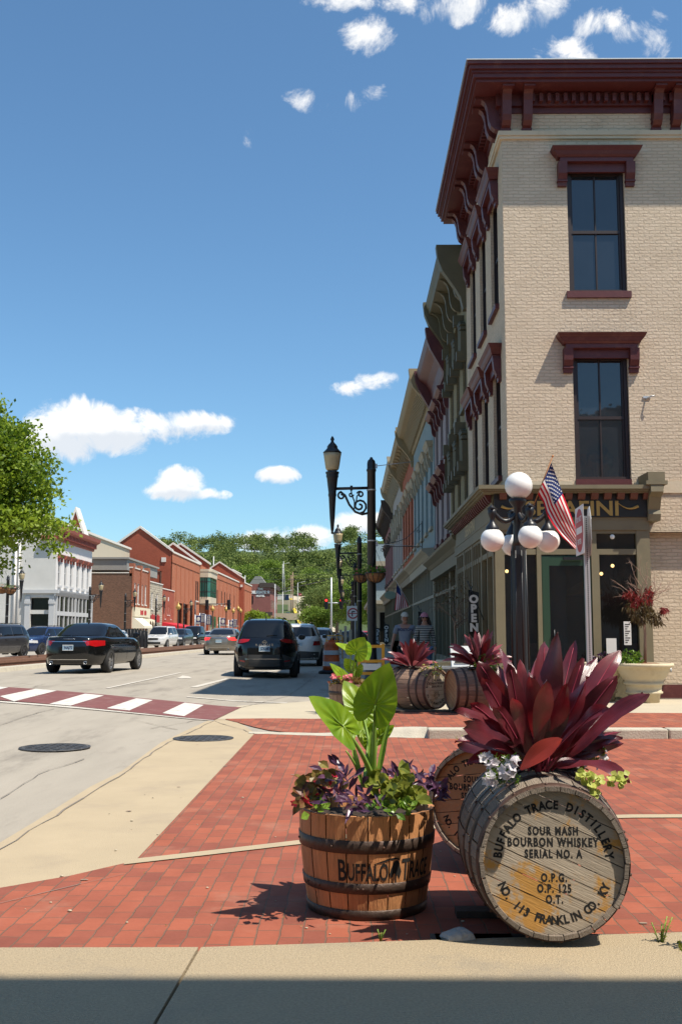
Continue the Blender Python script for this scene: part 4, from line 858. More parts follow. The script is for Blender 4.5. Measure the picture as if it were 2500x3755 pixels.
# ---------------- cars ----------------
def interp(pts,x):
    if x<=pts[0][0]: return pts[0][1]
    for (a,ya),(b,yb) in zip(pts,pts[1:]):
        if x<=b: 
            t=(x-a)/(b-a); return ya+(yb-ya)*t
    return pts[-1][1]
def sup(a,b,th,n):
    c,s_=math.cos(th),math.sin(th); return a*math.copysign(abs(c)**(2/n),c),b*math.copysign(abs(s_)**(2/n),s_)
def car(name,label,paint,loc,rz,kind='suv',L=4.6,W=1.84,H=1.7,plate='',rims='rim',lit=False,group=None,detail=True,tail='suv',clad=None,glass='car_glass'):
    """nose towards +Y"""
    t=thing(name,label,'car',loc,rz,group); h=L/2
    P={'sedan':dict(top=[(-h,.95),(-h+.1,1.03),(-h+.75,1.06),(-h+1.2,1.02),(h-1.5,1.02),(h-1.0,.95),(h-.25,.76),(h,.62)],gb=(-h+.50,h-1.15),gt=(-h+1.45,h-2.25),gw=(.80,.61),zb=.92),
       'suv':dict(top=[(-h,1.05),(-h+.12,1.12),(-h+.5,1.12),(h-1.3,1.06),(h-.9,1.03),(h-.2,.92),(h,.80)],gb=(-h+.06,h-1.0),gt=(-h+.50,h-1.95),gw=(.865,.62),zb=.98),
       'jeep':dict(top=[(-h,1.1),(h-1.1,1.12),(h-.1,1.06),(h,1.0)],gb=(-h+.05,h-1.15),gt=(-h+.12,h-1.5),gw=(.82,.68),zb=1.05),
       'pickup':dict(top=[(-h,1.05),(-h+1.9,1.08),(h-1.3,1.12),(h-.2,1.05),(h,.95)],gb=(-h+1.9,h-1.2),gt=(-h+2.1,h-1.9),gw=(.86,.68),zb=1.02)}[kind]
    w=W/2; N=56
    lev=[(.24,.955,.90),(.30,.985,.95),(.45,1.0,.985),(.62,1.,1.),(.75,.998,1.),(.88,.99,.985),(.97,.978,.955),(1.,.965,.93)]
    b=MB(); rings=[]
    for (s,fl_,fw_) in lev:
        ring=[]
        for k in range(N):
            x,y=sup(w*fw_,h*fl_,2*PI*k/N,5.2)
            # plan taper at the nose and tail
            x*=1-.10*sstep((abs(y)-h*.62)/(h*.38))
            zt=interp(P['top'],y); z=.24+(zt-.24)*(s-.24)/.76
            ring.append(b.pt((x,y,z)))
        rings.append(ring)
    for A,B in zip(rings,rings[1:]):
        for k in range(N): b.face((A[k],A[(k+1)%N],B[(k+1)%N],B[k]),.5,None,True)
    last=rings[-1]
    for sc in (.9,.7,.4,.12):
        ring=[]
        for k in range(N):
            x,y=sup(w*.93*sc,h*.965,2*PI*k/N,5.2)
            x*=1-.10*sstep((abs(y)-h*.62)/(h*.38)); y*=1-.02*(1-sc)
            ring.append(b.pt((x,y,interp(P['top'],y)+.035*(1-sc*sc))))
        for k in range(N): b.face((last[k],last[(k+1)%N],ring[(k+1)%N],ring[k]),.5,None,True)
        last=ring
    b.face(last,.5,None,True); b.face(rings[0][::-1],.5)
    # greenhouse
    zb,zt=P['zb'],H; (r0,f0),(r1,f1)=P['gb'],P['gt']; wb,wt=P['gw'][0]*w/.92,P['gw'][1]*w/.92*1.02
    gr=[]; M_=44
    for s in (0,.15,.3,.45,.6,.75,.87,.95,1.0):
        z=zb+(zt-.06-zb)*s; e=s+.05*math.sin(PI*s)
        y0=r0+(r1-r0)*(s**1.25 if kind!='sedan' else s**1.1); y1=f0+(f1-f0)*(s**1.1); ww=wb+(wt-wb)*(s**1.35)
        if s>.9: y0+=.05*(s-.9)*10*.6; y1-=.05*(s-.9)*10*.8; ww-=.035*(s-.9)*10
        ring=[]
        for k in range(M_):
            x,y=sup(ww,(y1-y0)/2,2*PI*k/M_,6 if kind!='jeep' else 9); ring.append(b.pt((x,y+(y0+y1)/2,z)))
        gr.append(ring)
    for A,B in zip(gr,gr[1:]):
        for k in range(M_): b.face((A[k],A[(k+1)%M_],B[(k+1)%M_],B[k]),.5,None,True)
    last=gr[-1]
    for sc in (.93,.75,.45,.12):
        ring=[]
        for k in range(M_):
            p=Vector(b.v[gr[-1][k]]); cx,cy=0,(r1+f1)/2
            ring.append(b.pt((p.x*sc,cy+(p.y-cy)*sc,zt-.06*(sc**4)-.0)))
        for k in range(M_): b.face((last[k],last[(k+1)%M_],ring[(k+1)%M_],ring[k]),.5,None,True)
        last=ring
    b.face(last,.5,None,True)
    body=b.build('body',paint,t)
    bv=BVHTree.FromPolygons([Vector(v) for v in b.v],b.f)
    def cast(dirn,a,c,off=.006):
        if dirn in('rear','front'):
            o=Vector((a,-9 if dirn=='rear' else 9,c)); d=Vector((0,1 if dirn=='rear' else -1,0))
        else:
            o=Vector((9 if dirn=='right' else -9,a,c)); d=Vector((-1 if dirn=='right' else 1,0,0))
        hit,n,_,_=bv.ray_cast(o,d)
        if hit is None:
            hit,n,_,_=bv.find_nearest(Vector((a,-h if dirn=='rear' else h,c)) if dirn in('rear','front') else Vector((w if dirn=='right' else -w,a,c)))
        if n.dot(d)>0: n=-n
        return hit+n*off
    def patch(name,mat,dirn,top,bot,nu=12,nv=5,off=.006,par=None):
        m=MB()
        def f(u,v):
            i=min(int(u*(len(top)-1)),len(top)-2) if u<1 else len(top)-2; q=u*(len(top)-1)-i
            T=(top[i][0]+(top[i+1][0]-top[i][0])*q,top[i][1]+(top[i+1][1]-top[i][1])*q); B=(bot[i][0]+(bot[i+1][0]-bot[i][0])*q,bot[i][1]+(bot[i+1][1]-bot[i][1])*q)
            p=(T[0]+(B[0]-T[0])*v,T[1]+(B[1]-T[1])*v); return cast(dirn,p[0],p[1],off)
        m.grid(f,nu,nv,uv=False); return m.build(name,mat,par or t)
    # wheels
    R_=.345 if kind!='sedan' else .335; ya=(-h+.98,h-.90) if kind!='sedan' else (-h+1.08,h-.92)
    for sx in (-1,1):
        for y in ya:
            wx=sx*(w-.115)
            pts=[(y+ (R_+.055)*math.cos(PI*k/10),R_+(R_+.055)*math.sin(PI*k/10)) for k in range(11)]
            patch('wheel_arch','rubber' if not clad else 'cladding','right' if sx>0 else 'left',pts,[(p[0],.25) for p in pts],14,5,.004)
            m=MB(); m.M=Matrix.Translation((wx,y,R_))@Matrix.Rotation(PI/2*sx,4,'Y')
            m.lathe([(R_-.09,-.115),(R_-.02,-.115),(R_,-.085),(R_,.085),(R_-.02,.115),(R_-.095,.118),(R_-.11,.10)],26,cap=False); wh_=m.build('wheel','tyre',t)
            m=MB(); m.M=Matrix.Translation((wx,y,R_))@Matrix.Rotation(PI/2*sx,4,'Y')
            m.lathe([(R_-.10,.10),(R_-.115,.108),(R_-.13,.07)],26,cap=False); m.lathe([(.0,.085),(.05,.09),(.055,.06)],10)
            for k in range(8):
                a=2*PI*k/8+.2; c_,s_=math.cos(a),math.sin(a); pw=.022
                q=[(.03*c_-pw*s_,.03*s_+pw*c_,.085),(.03*c_+pw*s_,.03*s_-pw*c_,.085),((R_-.11)*c_+pw*1.3*s_,(R_-.11)*s_-pw*1.3*c_,.10),((R_-.11)*c_-pw*1.3*s_,(R_-.11)*s_+pw*1.3*c_,.10)]
                i=[m.pt(p) for p in q]+[m.pt((p[0],p[1],p[2]-.03)) for p in q]
                for f in ((0,1,2,3),(0,3,7,4),(1,2,6,5)): m.face([i[z] for z in f])
            m.build('rim',rims,wh_)
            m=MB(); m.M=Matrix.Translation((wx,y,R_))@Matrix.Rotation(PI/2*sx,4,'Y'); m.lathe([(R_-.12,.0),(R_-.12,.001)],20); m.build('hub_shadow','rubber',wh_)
    # glass
    zg0=zb+.11; zg1=zt-.13
    wg=wb*.86
    if kind=='sedan':
        patch('rear_window',glass,'rear',[(-wt*.80,zt-.10),(0,zt-.075),(wt*.80,zt-.10)],[(-wb*.82,1.10),(0,1.09),(wb*.82,1.10)],16,8)
    elif kind=='pickup': patch('rear_window',glass,'rear',[(-wt*.75,zt-.14),(wt*.75,zt-.14)],[(-wb*.75,zg0+.02),(wb*.75,zg0+.02)])
    elif kind=='suv': patch('rear_window',glass,'rear',[(-wt*.86,zt-.16),(0,zt-.14),(wt*.86,zt-.16)],[(-wb*.80,1.17),(0,1.14),(wb*.80,1.17)],16,8)
    else: patch('rear_window',glass,'rear',[(-wt*.8,zt-.14),(wt*.8,zt-.14)],[(-wb*.8,1.18),(wb*.8,1.18)])
    patch('windscreen',glass,'front',[(-wt*.86,zt-.10),(0,zt-.08),(wt*.86,zt-.10)],[(-wb*.88,zb+.14),(0,zb+.13),(wb*.88,zb+.14)],16,8)
    for sd in ('left','right'):
        if kind=='sedan':
            ym=(r0+f0)/2-.05
            patch('side_window',glass,sd,[(r1+.02,zt-.13),(ym-.04,zt-.105)],[(r0+.62,zg0+.02),(ym-.04,zg0)],10,6); patch('side_window',glass,sd,[(ym+.04,zt-.105),(f1+.12,zt-.13)],[(ym+.04,zg0),(f0-.28,zg0)],10,6)
        elif kind=='suv':
            y1_=r0+.95; y2_=r0+1.9
            patch('side_window',glass,sd,[(r1+.10,zt-.19),(y1_-.05,zt-.15)],[(r0+.42,zg0+.12),(y1_-.05,zg0+.06)],8,6); patch('side_window',glass,sd,[(y1_+.03,zt-.15),(y2_-.04,zt-.14)],[(y1_+.03,zg0+.05),(y2_-.04,zg0+.03)],8,6); patch('side_window',glass,sd,[(y2_+.04,zt-.14),(f1-.02,zt-.16)],[(y2_+.04,zg0+.03),(f0-.35,zg0)],8,6)
        else:
            ys_=[r0+.15,(r0+f0)/2-.1,f0-.3]
            for a,c in zip(ys_,ys_[1:]): patch('side_window',glass,sd,[(a+.04,zt-.16),(c-.08 if c<f0-.35 else f1-.05,zt-.16)],[(a+.04,zg0),(c-.04,zg0)],8,6)
        m=MB(); sx=1 if sd=='right' else -1; my=f0-.42 if kind!='jeep' else f0-.2
        m.sphere((sx*(w+.07),my,zb+.17),.12,12,8,sq=(.95,.6,.72)); mr=m.build('wing_mirror','car_black' if paint in('car_black','car_night') else paint,t)
        m=MB(); m.box(sx*(w+.07)-.085,sx*(w+.07)+.085,my-.078,my-.07,zb+.11,zb+.23); m.build('mirror_glass','glass',mr)
        if detail:
            for yy in ((r0+f0)/2-.25,(r0+f0)/2+.75):
                m=MB(); p=cast(sd,yy,zb-.05,.02); m.box(p.x-.012,p.x+.012,yy-.09,yy+.09,p.z-.015,p.z+.015); m.build('door_handle',paint,t)
    # doors seams as thin dark lines
    if detail:
        for sd in ('left','right'):
            for yy in ((r0+f0)/2-.42,(r0+f0)/2+.55,f0-.12): patch('door_seam','rubber',sd,[(yy-.005,zb+.02),(yy+.005,zb+.02)],[(yy-.005,.34),(yy+.005,.34)],1,8,.003)
    # lights, plate, bumper
    if tail=='sedan':
        for sx in (-1,1):
            patch('tail_light','tail_red' if not lit else 'brake_lit','rear',[(sx*.50,.93),(sx*.70,.95),(sx*.86,.94)],[(sx*.56,.82),(sx*.72,.77),(sx*.87,.80)],10,5,.010)
            m=MB(); 
            m.grid(lambda u,v:cast('right' if sx>0 else 'left',-h+.06+.20*u,.94-.02*u-(.14-.08*u)*v,.008),5,3,uv=False); m.build('tail_light','tail_red' if not lit else 'brake_lit',t)
        patch('chrome_strip','chrome','rear',[(-.52,.925),(.52,.925)],[(-.52,.905),(.52,.905)],12,1,.008)
        patch('chrome_strip','chrome','rear',[(-.55,.418),(.55,.418)],[(-.55,.402),(.55,.402)],12,1,.008)
        patch('lower_valance','rubber','rear',[(-.75,.34),(.75,.34)],[(-.75,.27),(.75,.27)],12,1,.006)
        for sx in (-1,1):
            m=MB(); m.M=Matrix.Translation((sx*.50,-h*.965,.315))@Matrix.Rotation(PI/2,4,'X'); m.lathe([(.03,-.1),(.035,.05),(.05,.06),(.052,.02),(.052,-.1)],14); m.build('exhaust','chrome',t)
        # winged badge
        m=MB(); q=[]
        for x in (-.20,-.12,-.05,0,.05,.12,.2): q.append(cast('rear',x,.985,.014))
        m.tube(q,[.002,.006,.008,.011,.008,.006,.002],6); m.build('winged_badge','chrome',t)
        zpl=.745
    else:
        if tail=='suv':
            for sx in (-1,1): patch('tail_light','tail_red','rear',[(sx*.42,1.10),(sx*.62,1.11),(sx*.83,1.07)],[(sx*.46,1.04),(sx*.62,1.0),(sx*.85,.98)],10,4,.010)
            patch('bumper_cladding','cladding','rear',[(-.72,.60),(-.55,.67),(.55,.67),(.72,.60)],[(-.80,.42),(-.6,.34),(.6,.34),(.80,.42)],18,5,.010)
            patch('bumper_trim','chrome','rear',[(-.55,.555),(.55,.555)],[(-.53,.54),(.53,.54)],14,1,.014)
            patch('lower_valance','rubber','rear',[(-.8,.34),(.8,.34)],[(-.78,.26),(.78,.26)],12,1,.008)
            for sx in (-1,1): patch('reflector','tail_red','rear',[(sx*.55,.50),(sx*.70,.52)],[(sx*.55,.465),(sx*.70,.485)],4,1,.016)
            m=MB(); q=[cast('rear',x,z,.02) for x,z in ((.05,1.19),(.2,1.205),(.35,1.20))]; m.tube(q,[.012,.01,.005],6); m.build('wiper','rubber',t)
        elif tail=='mlsuv':
            for sx in (-1,1): patch('tail_light','tail_red','rear',[(sx*.62,1.02),(sx*.82,1.02)],[(sx*.56,.80),(sx*.84,.82)],8,5,.010)
            patch('bumper_cladding','cladding','rear',[(-.8,.56),(0,.60),(.8,.56)],[(-.78,.28),(0,.28),(.78,.28)],14,4,.010)
            patch('bumper_trim','chrome','rear',[(-.6,.33),(.6,.33)],[(-.6,.30),(.6,.30)],12,1,.014)
        zpl=.84 if tail=='suv' else .86
    if plate is not None and detail:
        p=cast('rear',0,zpl,.02); m=MB(); m.box(-.155,.155,p.y-.008,p.y+.02,zpl-.08,zpl+.08); pl=m.build('licence_plate','plate_blue',t)
        m=MB(); m.box(-.155,.155,p.y-.012,p.y-.007,zpl+.062,zpl+.08); m.box(-.155,.155,p.y-.012,p.y-.007,zpl-.08,zpl-.066); m.build('plate_frame','sign_white',pl)
        if plate: m=MB(); add_text(m,plate,.105,lambda x,y,z:(.02+x,p.y-.011-z,zpl-.035+y),bold=.003,sx=.85); m.build('plate_number','navy',pl)
    # front
    for sx in (-1,1): patch('headlight','headlight','front',[(sx*.42,.86),(sx*.82,.84)],[(sx*.5,.72),(sx*.84,.70)],6,3,.010)
    if kind=='jeep':
        m=MB()
        for k in range(7):
            x=-.33+.11*k; p=cast('front',x,.85,.012); m.box(x-.03,x+.03,p.y-.01,p.y+.004,.70,1.0)
        m.build('grille','rubber',t)
    else: patch('grille','rubber','front',[(-.40,.84),(.40,.84)],[(-.42,.68),(.42,.68)],8,3,.012)
    patch('air_intake','rubber','front',[(-.6,.52),(.6,.52)],[(-.6,.36),(.6,.36)],8,3,.012)
    if kind=='suv' and detail:
        for sx in (-1,1):
            m=MB(); m.tube([(sx*wt*.78,r1+.25,zt-.035),(sx*wt*.80,r1+.35,zt+.02),(sx*wt*.80,f1-.25,zt+.02),(sx*wt*.78,f1-.1,zt-.04)],.017,6); m.build('roof_rail','rubber',t)
    if kind in('sedan','suv') and detail:
        m=MB(); m.prism([(r1+.22,zt-.02),(r1+.36,zt-.015),(r1+.24,zt+.07)],'x',-.012,.012); m.build('roof_aerial','rubber',t)
    return t,cast,patch
zc=lambda x,y:crown(x,y)
# black saloon in the left lane, turned slightly so its right flank shows
sed,cast,patch=car('parked_sedan','glossy black saloon driving away in the left lane, number plate NAJ 72','car_black',(-7.80,32.2,zc(-7.8,32.2)),R(-5),'sedan',L=4.87,W=1.86,H=1.47,plate='NAJ72',tail='sedan')
sed.name='black_sedan'
suv,cast,patch=car('dark_suv','black crossover with number plate JZK 482 half in the building shade, centre lane','car_night',(-2.45,31.9,zc(-2.4,31.9)),R(1.5),'suv',L=4.6,W=1.84,H=1.70,plate='JZK482',tail='suv',clad=True)
m=MB(); p=cast('rear',0,1.02,.012)
for a in range(24):
    A0,A1=2*PI*a/24,2*PI*(a+1)/24; q=[]
    for (rr,an) in ((.058,A0),(.058,A1),(.044,A1),(.044,A0)): q.append((rr*math.cos(an),p.y-.012,1.02+rr*math.sin(an)))
    m.poly(q)
m.box(-.07,.07,p.y-.016,p.y-.010,1.01,1.03); m.build('round_badge','chrome',suv)
m=MB(); add_text(m,'R O G U E',.085,lambda x,y,z:(x,cast('rear',x,.945,.014).y-z,.915+y),sx=1.35,bold=.002); m.build('model_lettering','chrome',suv)
car('white_suv','white off road estate ahead of the black crossover, half in shade','car_white',(-2.0,42.6,zc(-2,42.6)),R(1),'suv',L=4.75,W=1.86,H=1.66,plate='',tail='mlsuv')
car('white_car','small white car far ahead beyond the white estate and orange drum','car_white',(-1.7,64,zc(-1.7,64)),R(0),'suv',L=4.4,W=1.8,H=1.6,plate=None,tail='mlsuv',lit=True,detail=False)
car('silver_sedan','bronze silver saloon with lit brake lights between the two dark cars','car_silver',(-6.75,57.5,zc(-6.8,57.5)-.02),R(-2.5),'sedan',L=5.0,W=1.86,H=1.45,plate='',tail='sedan',lit=True)
G_='cars parked facing the tracks on the left'
car('parked_suv','dark grey estate parked at the left edge, cut by the frame','car_grey',(-17.9,52.5,.03),R(166),'suv',L=4.8,W=1.85,H=1.72,plate=None,tail='none',rims='rim_dark',group=G_)
car('parked_suv','dark blue crossover parked between the grey estate and the beige off roader','car_blue',(-17.5,59.2,.03),R(166),'suv',L=4.45,W=1.82,H=1.64,plate=None,tail='none',rims='rim_dark',group=G_)
car('parked_offroader','beige square off roader with upright slotted grille behind the black saloon','car_beige',(-17.0,67.5,.03),R(168),'jeep',L=4.4,W=1.84,H=1.78,plate=None,tail='none',group=G_)
G2='cars parked in front of the brick shops'
car('parked_suv','large white upright car parked beside the red awning','car_white',(-15.6,87,.03),R(174),'suv',L=5.0,W=1.98,H=1.82,plate=None,tail='none',group=G2)
car('parked_car','charcoal crossover parked just right of the big white car','car_charcoal',(-15.3,94,.03),R(172),'suv',L=4.5,W=1.84,H=1.65,plate=None,tail='none',detail=False,group=G2)
car('parked_pickup','black pickup parked between the charcoal crossover and a small white car','car_night',(-14.9,101,.03),R(172),'pickup',L=5.5,W=1.98,H=1.92,plate=None,tail='none',detail=False,group=G2)
car('parked_car','small white saloon last of the cars parked by the brick shops','car_white',(-14.2,107.5,.03),R(172),'sedan',L=4.5,W=1.8,H=1.47,plate=None,tail='none',detail=False,group=G2)
car('parked_car','white car partly hidden behind the mirror of the black saloon','car_white',(-18.3,80,.03),R(172),'suv',L=4.4,W=1.8,H=1.5,plate=None,tail='none',detail=False,group=G2)
# ---------------- street lamps ----------------
def spiral(cx,cz,r0,r1,a0,a1,n=16): return [(cx+(r0+(r1-r0)*k/n)*math.cos(a0+(a1-a0)*k/n),cz+(r0+(r1-r0)*k/n)*math.sin(a0+(a1-a0)*k/n)) for k in range(n+1)]
def street_lamp(label,loc,rz,group,s=1.):
    """post with an arm reaching to -X carrying a torch shaped lamp"""
    t=thing('street_lamp',label,'street lamp',loc,rz,group)
    m=MB(); m.lathe([(.22,0),(.22,.12),(.17,.2),(.15,.5),(.12,.6),(.105,.8),(.10,5.0),(.115,5.02),(.115,5.06),(.1,5.08),(.1,5.2),(.085,5.27),(.04,5.31),(.035,5.34),(.0,5.36)],16); m.build('post','black_paint',t)
    m=MB()
    for z in (2.55,3.35,4.55,5.04): m.lathe([(.108,z),(.112,z+.005),(.108,z+.03)],16,cap=False)
    m.build('band','galv',t)
    m=MB(); m.tube([(0,0,4.62),(-.86,0,4.60)],.035,8); m.box(-.5,-.44,-.04,.04,4.56,4.67)
    for P,r in ((spiral(-.28,4.19,.18,.03,-PI*.5,PI*2.6),.028),(spiral(-.70,4.43,.10,.02,PI*.5,PI*2.7),.025),(spiral(-.48,4.46,.06,.015,0,-PI*2.),.02),(spiral(-.26,4.46,.085,.02,PI*.9,-PI*1.2),.024)): m.tube([(x,0,z) for x,z in P],r,6)
    m.tube([(-.72,0,4.52),(-.62,0,4.44),(-.52,0,4.22),(-.38,0,4.05),(-.22,0,3.99),(-.09,0,4.02)],.030,6); m.tube([(-.48,0,4.6),(-.46,0,4.45),(-.40,0,4.3),(-.40,0,4.12)],.018,6); m.tube([(-.26,0,4.52),(-.34,0,4.42),(-.37,0,4.2)],.018,6)
    m.build('scroll_arm','black_paint',t)
    m=MB(); m.M=Matrix.Translation((-.92,0,0))
    m.lathe([(.0,3.52),(.03,3.54),(.025,3.59),(.035,3.62),(.06,3.9),(.085,4.4),(.10,4.45),(.09,4.5),(.115,4.7),(.13,4.85),(.15,4.9),(.14,4.93),(.16,4.97),(.16,5.0)],14); m.build('torch_stem','black_paint',t)
    m=MB(); m.M=Matrix.Translation((-.92,0,0)); m.lathe([(.12,5.03),(.155,5.07),(.175,5.18),(.20,5.36),(.215,5.44)],16); m.build('lamp_shade','lamp_bell',t)
    m=MB(); m.M=Matrix.Translation((-.92,0,0)); m.lathe([(.19,5.44),(.225,5.46),(.20,5.49),(.14,5.55),(.12,5.58),(.13,5.60),(.09,5.66),(.05,5.70),(.03,5.74),(.05,5.78),(.03,5.83),(.0,5.87)],14); m.build('finial','black_paint',t)
    t.scale=(s,)*3
    return t
def lamp_pos(u,Y): return (AY(u,2320,Y).x,Y,.12)
sl_=street_lamp('nearest right hand street lamp, with two hanging flower baskets on its post',(AY(1363,2320,23.3).x,23.3,.12),R(0),'street lamps along the right pavement',.962)
rl=[(1318,42.6,'second street lamp along the right pavement, just beyond the one with baskets'),(1302,59,'third street lamp along the right pavement, beyond the second'),(1293,80,'fourth street lamp along the right pavement'),(1288,106,'fifth street lamp along the right pavement, small and far')]
for u,Y,lb in rl: dup(sl_,(AY(u,2320,Y).x,Y,.12),R(0),lb)
lr=[(24,62,'left pavement street lamp under the big green tree at the edge'),(327,77.,'street lamp before the right corner of the white building'),(458,91,'street lamp before the brown brick wall'),(571,104,'street lamp before the rough stone building'),(674,121,'street lamp right of the red awning')]
for i,(u,Y,lb) in enumerate(lr): dup(sl_,(AY(u,2320,Y).x,Y,.02),R(180),lb,'street lamps along the left pavement',scale=.88)
# banner rods on the first two lamps
for u0,v0,u1,v1,Y in ((1378,1709,1511,1693,23.3),(1380,1994,1547,2005,23.3)):
    a,b=AY(u0,v0,Y),AY(u1,v1,Y-.0)
    m=MB(); m.tube([(0,0,0),tuple(b-a)],.009,6); m.box(-.03,.03,-.03,.03,-.05,.05)
    o=m.build('banner_rod','steel',None,loc=a); tag(o,'upper empty banner rod reaching from the nearest right lamp towards the shops' if v0<1800 else 'lower empty banner rod reaching from the nearest right lamp towards the shops','banner rod')
def leaf2(m,p,d,nrm,L,w,rnd=None,fold=.25,droop=.0,uvx=False):
    d=d.normalized(); s_=d.cross(nrm); 
    if s_.length<1e-4: s_=d.orthogonal()
    s_.normalize(); n=s_.cross(d).normalized()
    q=p+d*L*.45-n*fold*w*.5; tip=p+d*L-Vector((0,0,droop*L)); a=p+d*L*.42+s_*w*.5; b=p+d*L*.42-s_*w*.5
    a2=p+d*L*.72+s_*w*.36-Vector((0,0,droop*L*.4)); b2=p+d*L*.72-s_*w*.36-Vector((0,0,droop*L*.4)); q2=p+d*L*.72-n*fold*w*.4-Vector((0,0,droop*L*.45))
    r=random.random() if rnd is None else rnd
    i=[m.pt(x) for x in (p,a,q,b,a2,q2,b2,tip)]
    for f in ((0,1,2),(0,2,3),(1,4,5,2),(2,5,6,3),(4,7,5),(5,7,6)): m.face([i[k] for k in f],r)
def rdir(up=.3):
    v=Vector((random.gauss(0,1),random.gauss(0,1),random.gauss(0,1)+up)); return v.normalized()
def leafmass(name,mat,parent,c,rad,n,L,w,up=.6,loc=None,base=None,sq=(1,1,1)):
    m=MB()
    for _ in range(n):
        v=rdir(0)*random.random()**.4; p=Vector((c[0]+v.x*rad*sq[0],c[1]+v.y*rad*sq[1],c[2]+abs(v.z)*rad*sq[2] if base else c[2]+v.z*rad*sq[2]))
        d=(Vector((v.x,v.y,0))*1.1+rdir(up)).normalized(); leaf2(m,p,d,rdir(1.),L*random.uniform(.6,1.2),w*random.uniform(.7,1.2),droop=random.uniform(0,.35))
    return m.build(name,mat,parent)
def flowers(name,mat,parent,pts,r,np_=5):
    m=MB()
    for p in pts:
        p=Vector(p); ax=rdir(.8)*1.; ax=(ax+Vector((0,-.6,0))).normalized(); a=ax.orthogonal().normalized(); b=ax.cross(a)
        for k in range(np_):
            d=a*math.cos(2*PI*k/np_)+b*math.sin(2*PI*k/np_)+ax*.35; leaf2(m,p,d,ax,r,r*.75)
    return m.build(name,mat,parent)
def basket(label,loc,r,flowers_=True):
    t=thing('hanging_basket',label,'hanging basket',loc,0,'hanging baskets of flowers')
    m=MB(); m.lathe([(.01,-r*.95),(r*.5,-r*.82),(r*.85,-r*.45),(r,0),(r*.96,.0)],20,cap=False); m.build('coir_liner','coir',t)
    m=MB()
    for k in range(10):
        a=2*PI*k/10; m.tube([(q*1.02*math.cos(a),q*1.02*math.sin(a),z) for q,z in ((.03,-r*.97),(r*.5,-r*.84),(r*.86,-r*.46),(r,0))],.008,4)
    m.tube([(r*1.02*math.cos(a*PI/10),r*1.02*math.sin(a*PI/10),0) for a in range(21)],.01,4)
    for k in range(3): m.tube([(r*math.cos(k*2.1),r*math.sin(k*2.1),0),(0,0,r*2.4)],.004,4)
    m.build('wire_frame','lamp_black',t)
    leafmass('foliage','green_leaf',t,(0,0,.02),r*1.05,120,.09,.04,base=True,sq=(1,1,.55)); flowers('flower','petal_pink',t,[(random.uniform(-r,r),random.uniform(-r,r),random.uniform(.03,.16)) for _ in range(14)],.03)
p=AY(1376,2102,23.05); basket('coir hanging basket on the camera side of the nearest right lamp post',(p.x,p.y,p.z),.225)
p=AY(1324,2109,23.9); basket('coir hanging basket left of and behind the nearest right lamp post',(p.x,p.y,p.z),.19)
p=AY(9,2153,62); basket('left one of two yellow green baskets on the lamp under the big tree',(p.x,p.y,p.z),.42); p=AY(40,2158,61.5); basket('right one of two yellow green baskets on the lamp under the big tree',(p.x,p.y,p.z),.36)
p=AY(673,2313,121); basket('small flower basket low on the lamp right of the red awning',(p.x,p.y,p.z),.5)
# five globe lamp
gx=AY(1906,2320,14.9).x; GL=thing('globe_lamp','black cast lamp post with five white globes in front of the corner shop','street lamp',(gx,14.9,.12))
m=MB(); m.lathe([(.24,0),(.24,.1),(.2,.18),(.17,.5),(.14,.6)],12)
for k in range(12): pass
m.lathe([(.125,.6),(.115,2.3),(.10,2.42)],12,sm=False); m.lathe([(.10,2.42),(.075,2.5),(.06,2.97),(.12,3.05),(.13,3.09),(.10,3.11)],14)
m.build('post','black_paint',GL)
m=MB()
for k in range(8):
    a=2*PI*k/8+.2; m.tube([(.125*math.cos(a),.125*math.sin(a),.62),(.108*math.cos(a),.108*math.sin(a),2.35)],.012,5)
m.build('fluting','lamp_black',GL)
m=MB(); m.sphere((.02,0,3.295),.20,24,16); m.build('globe','globe_white',GL)
for dx,dy,dz in ((-.385,-.10,2.50),(-.02,.36,2.47),(.11,-.36,2.525),(.44,.08,2.50)):
    m=MB(); P=[]
    for k in range(9):
        q=k/8; P.append((dx*q,dy*q,2.93-.16*math.sin(PI*q)+.0*q))
    m.tube(P,[.03+.01*math.sin(PI*k/8) for k in range(9)],8)
    m.M=Matrix.Translation((dx,dy,0)); m.lathe([(.062,2.94),(.062,2.88),(.05,2.84),(.035,2.80),(.035,2.76),(.05,2.74),(.095,dz+.18),(.10,dz+.15),(.10,dz+.13)],14); m.lathe([(.085,2.94),(.0,3.01)],4); m.build('arm','black_paint',GL)
    m=MB(); m.sphere((dx,dy,dz),.172,22,14); m.build('globe','globe_white',GL)
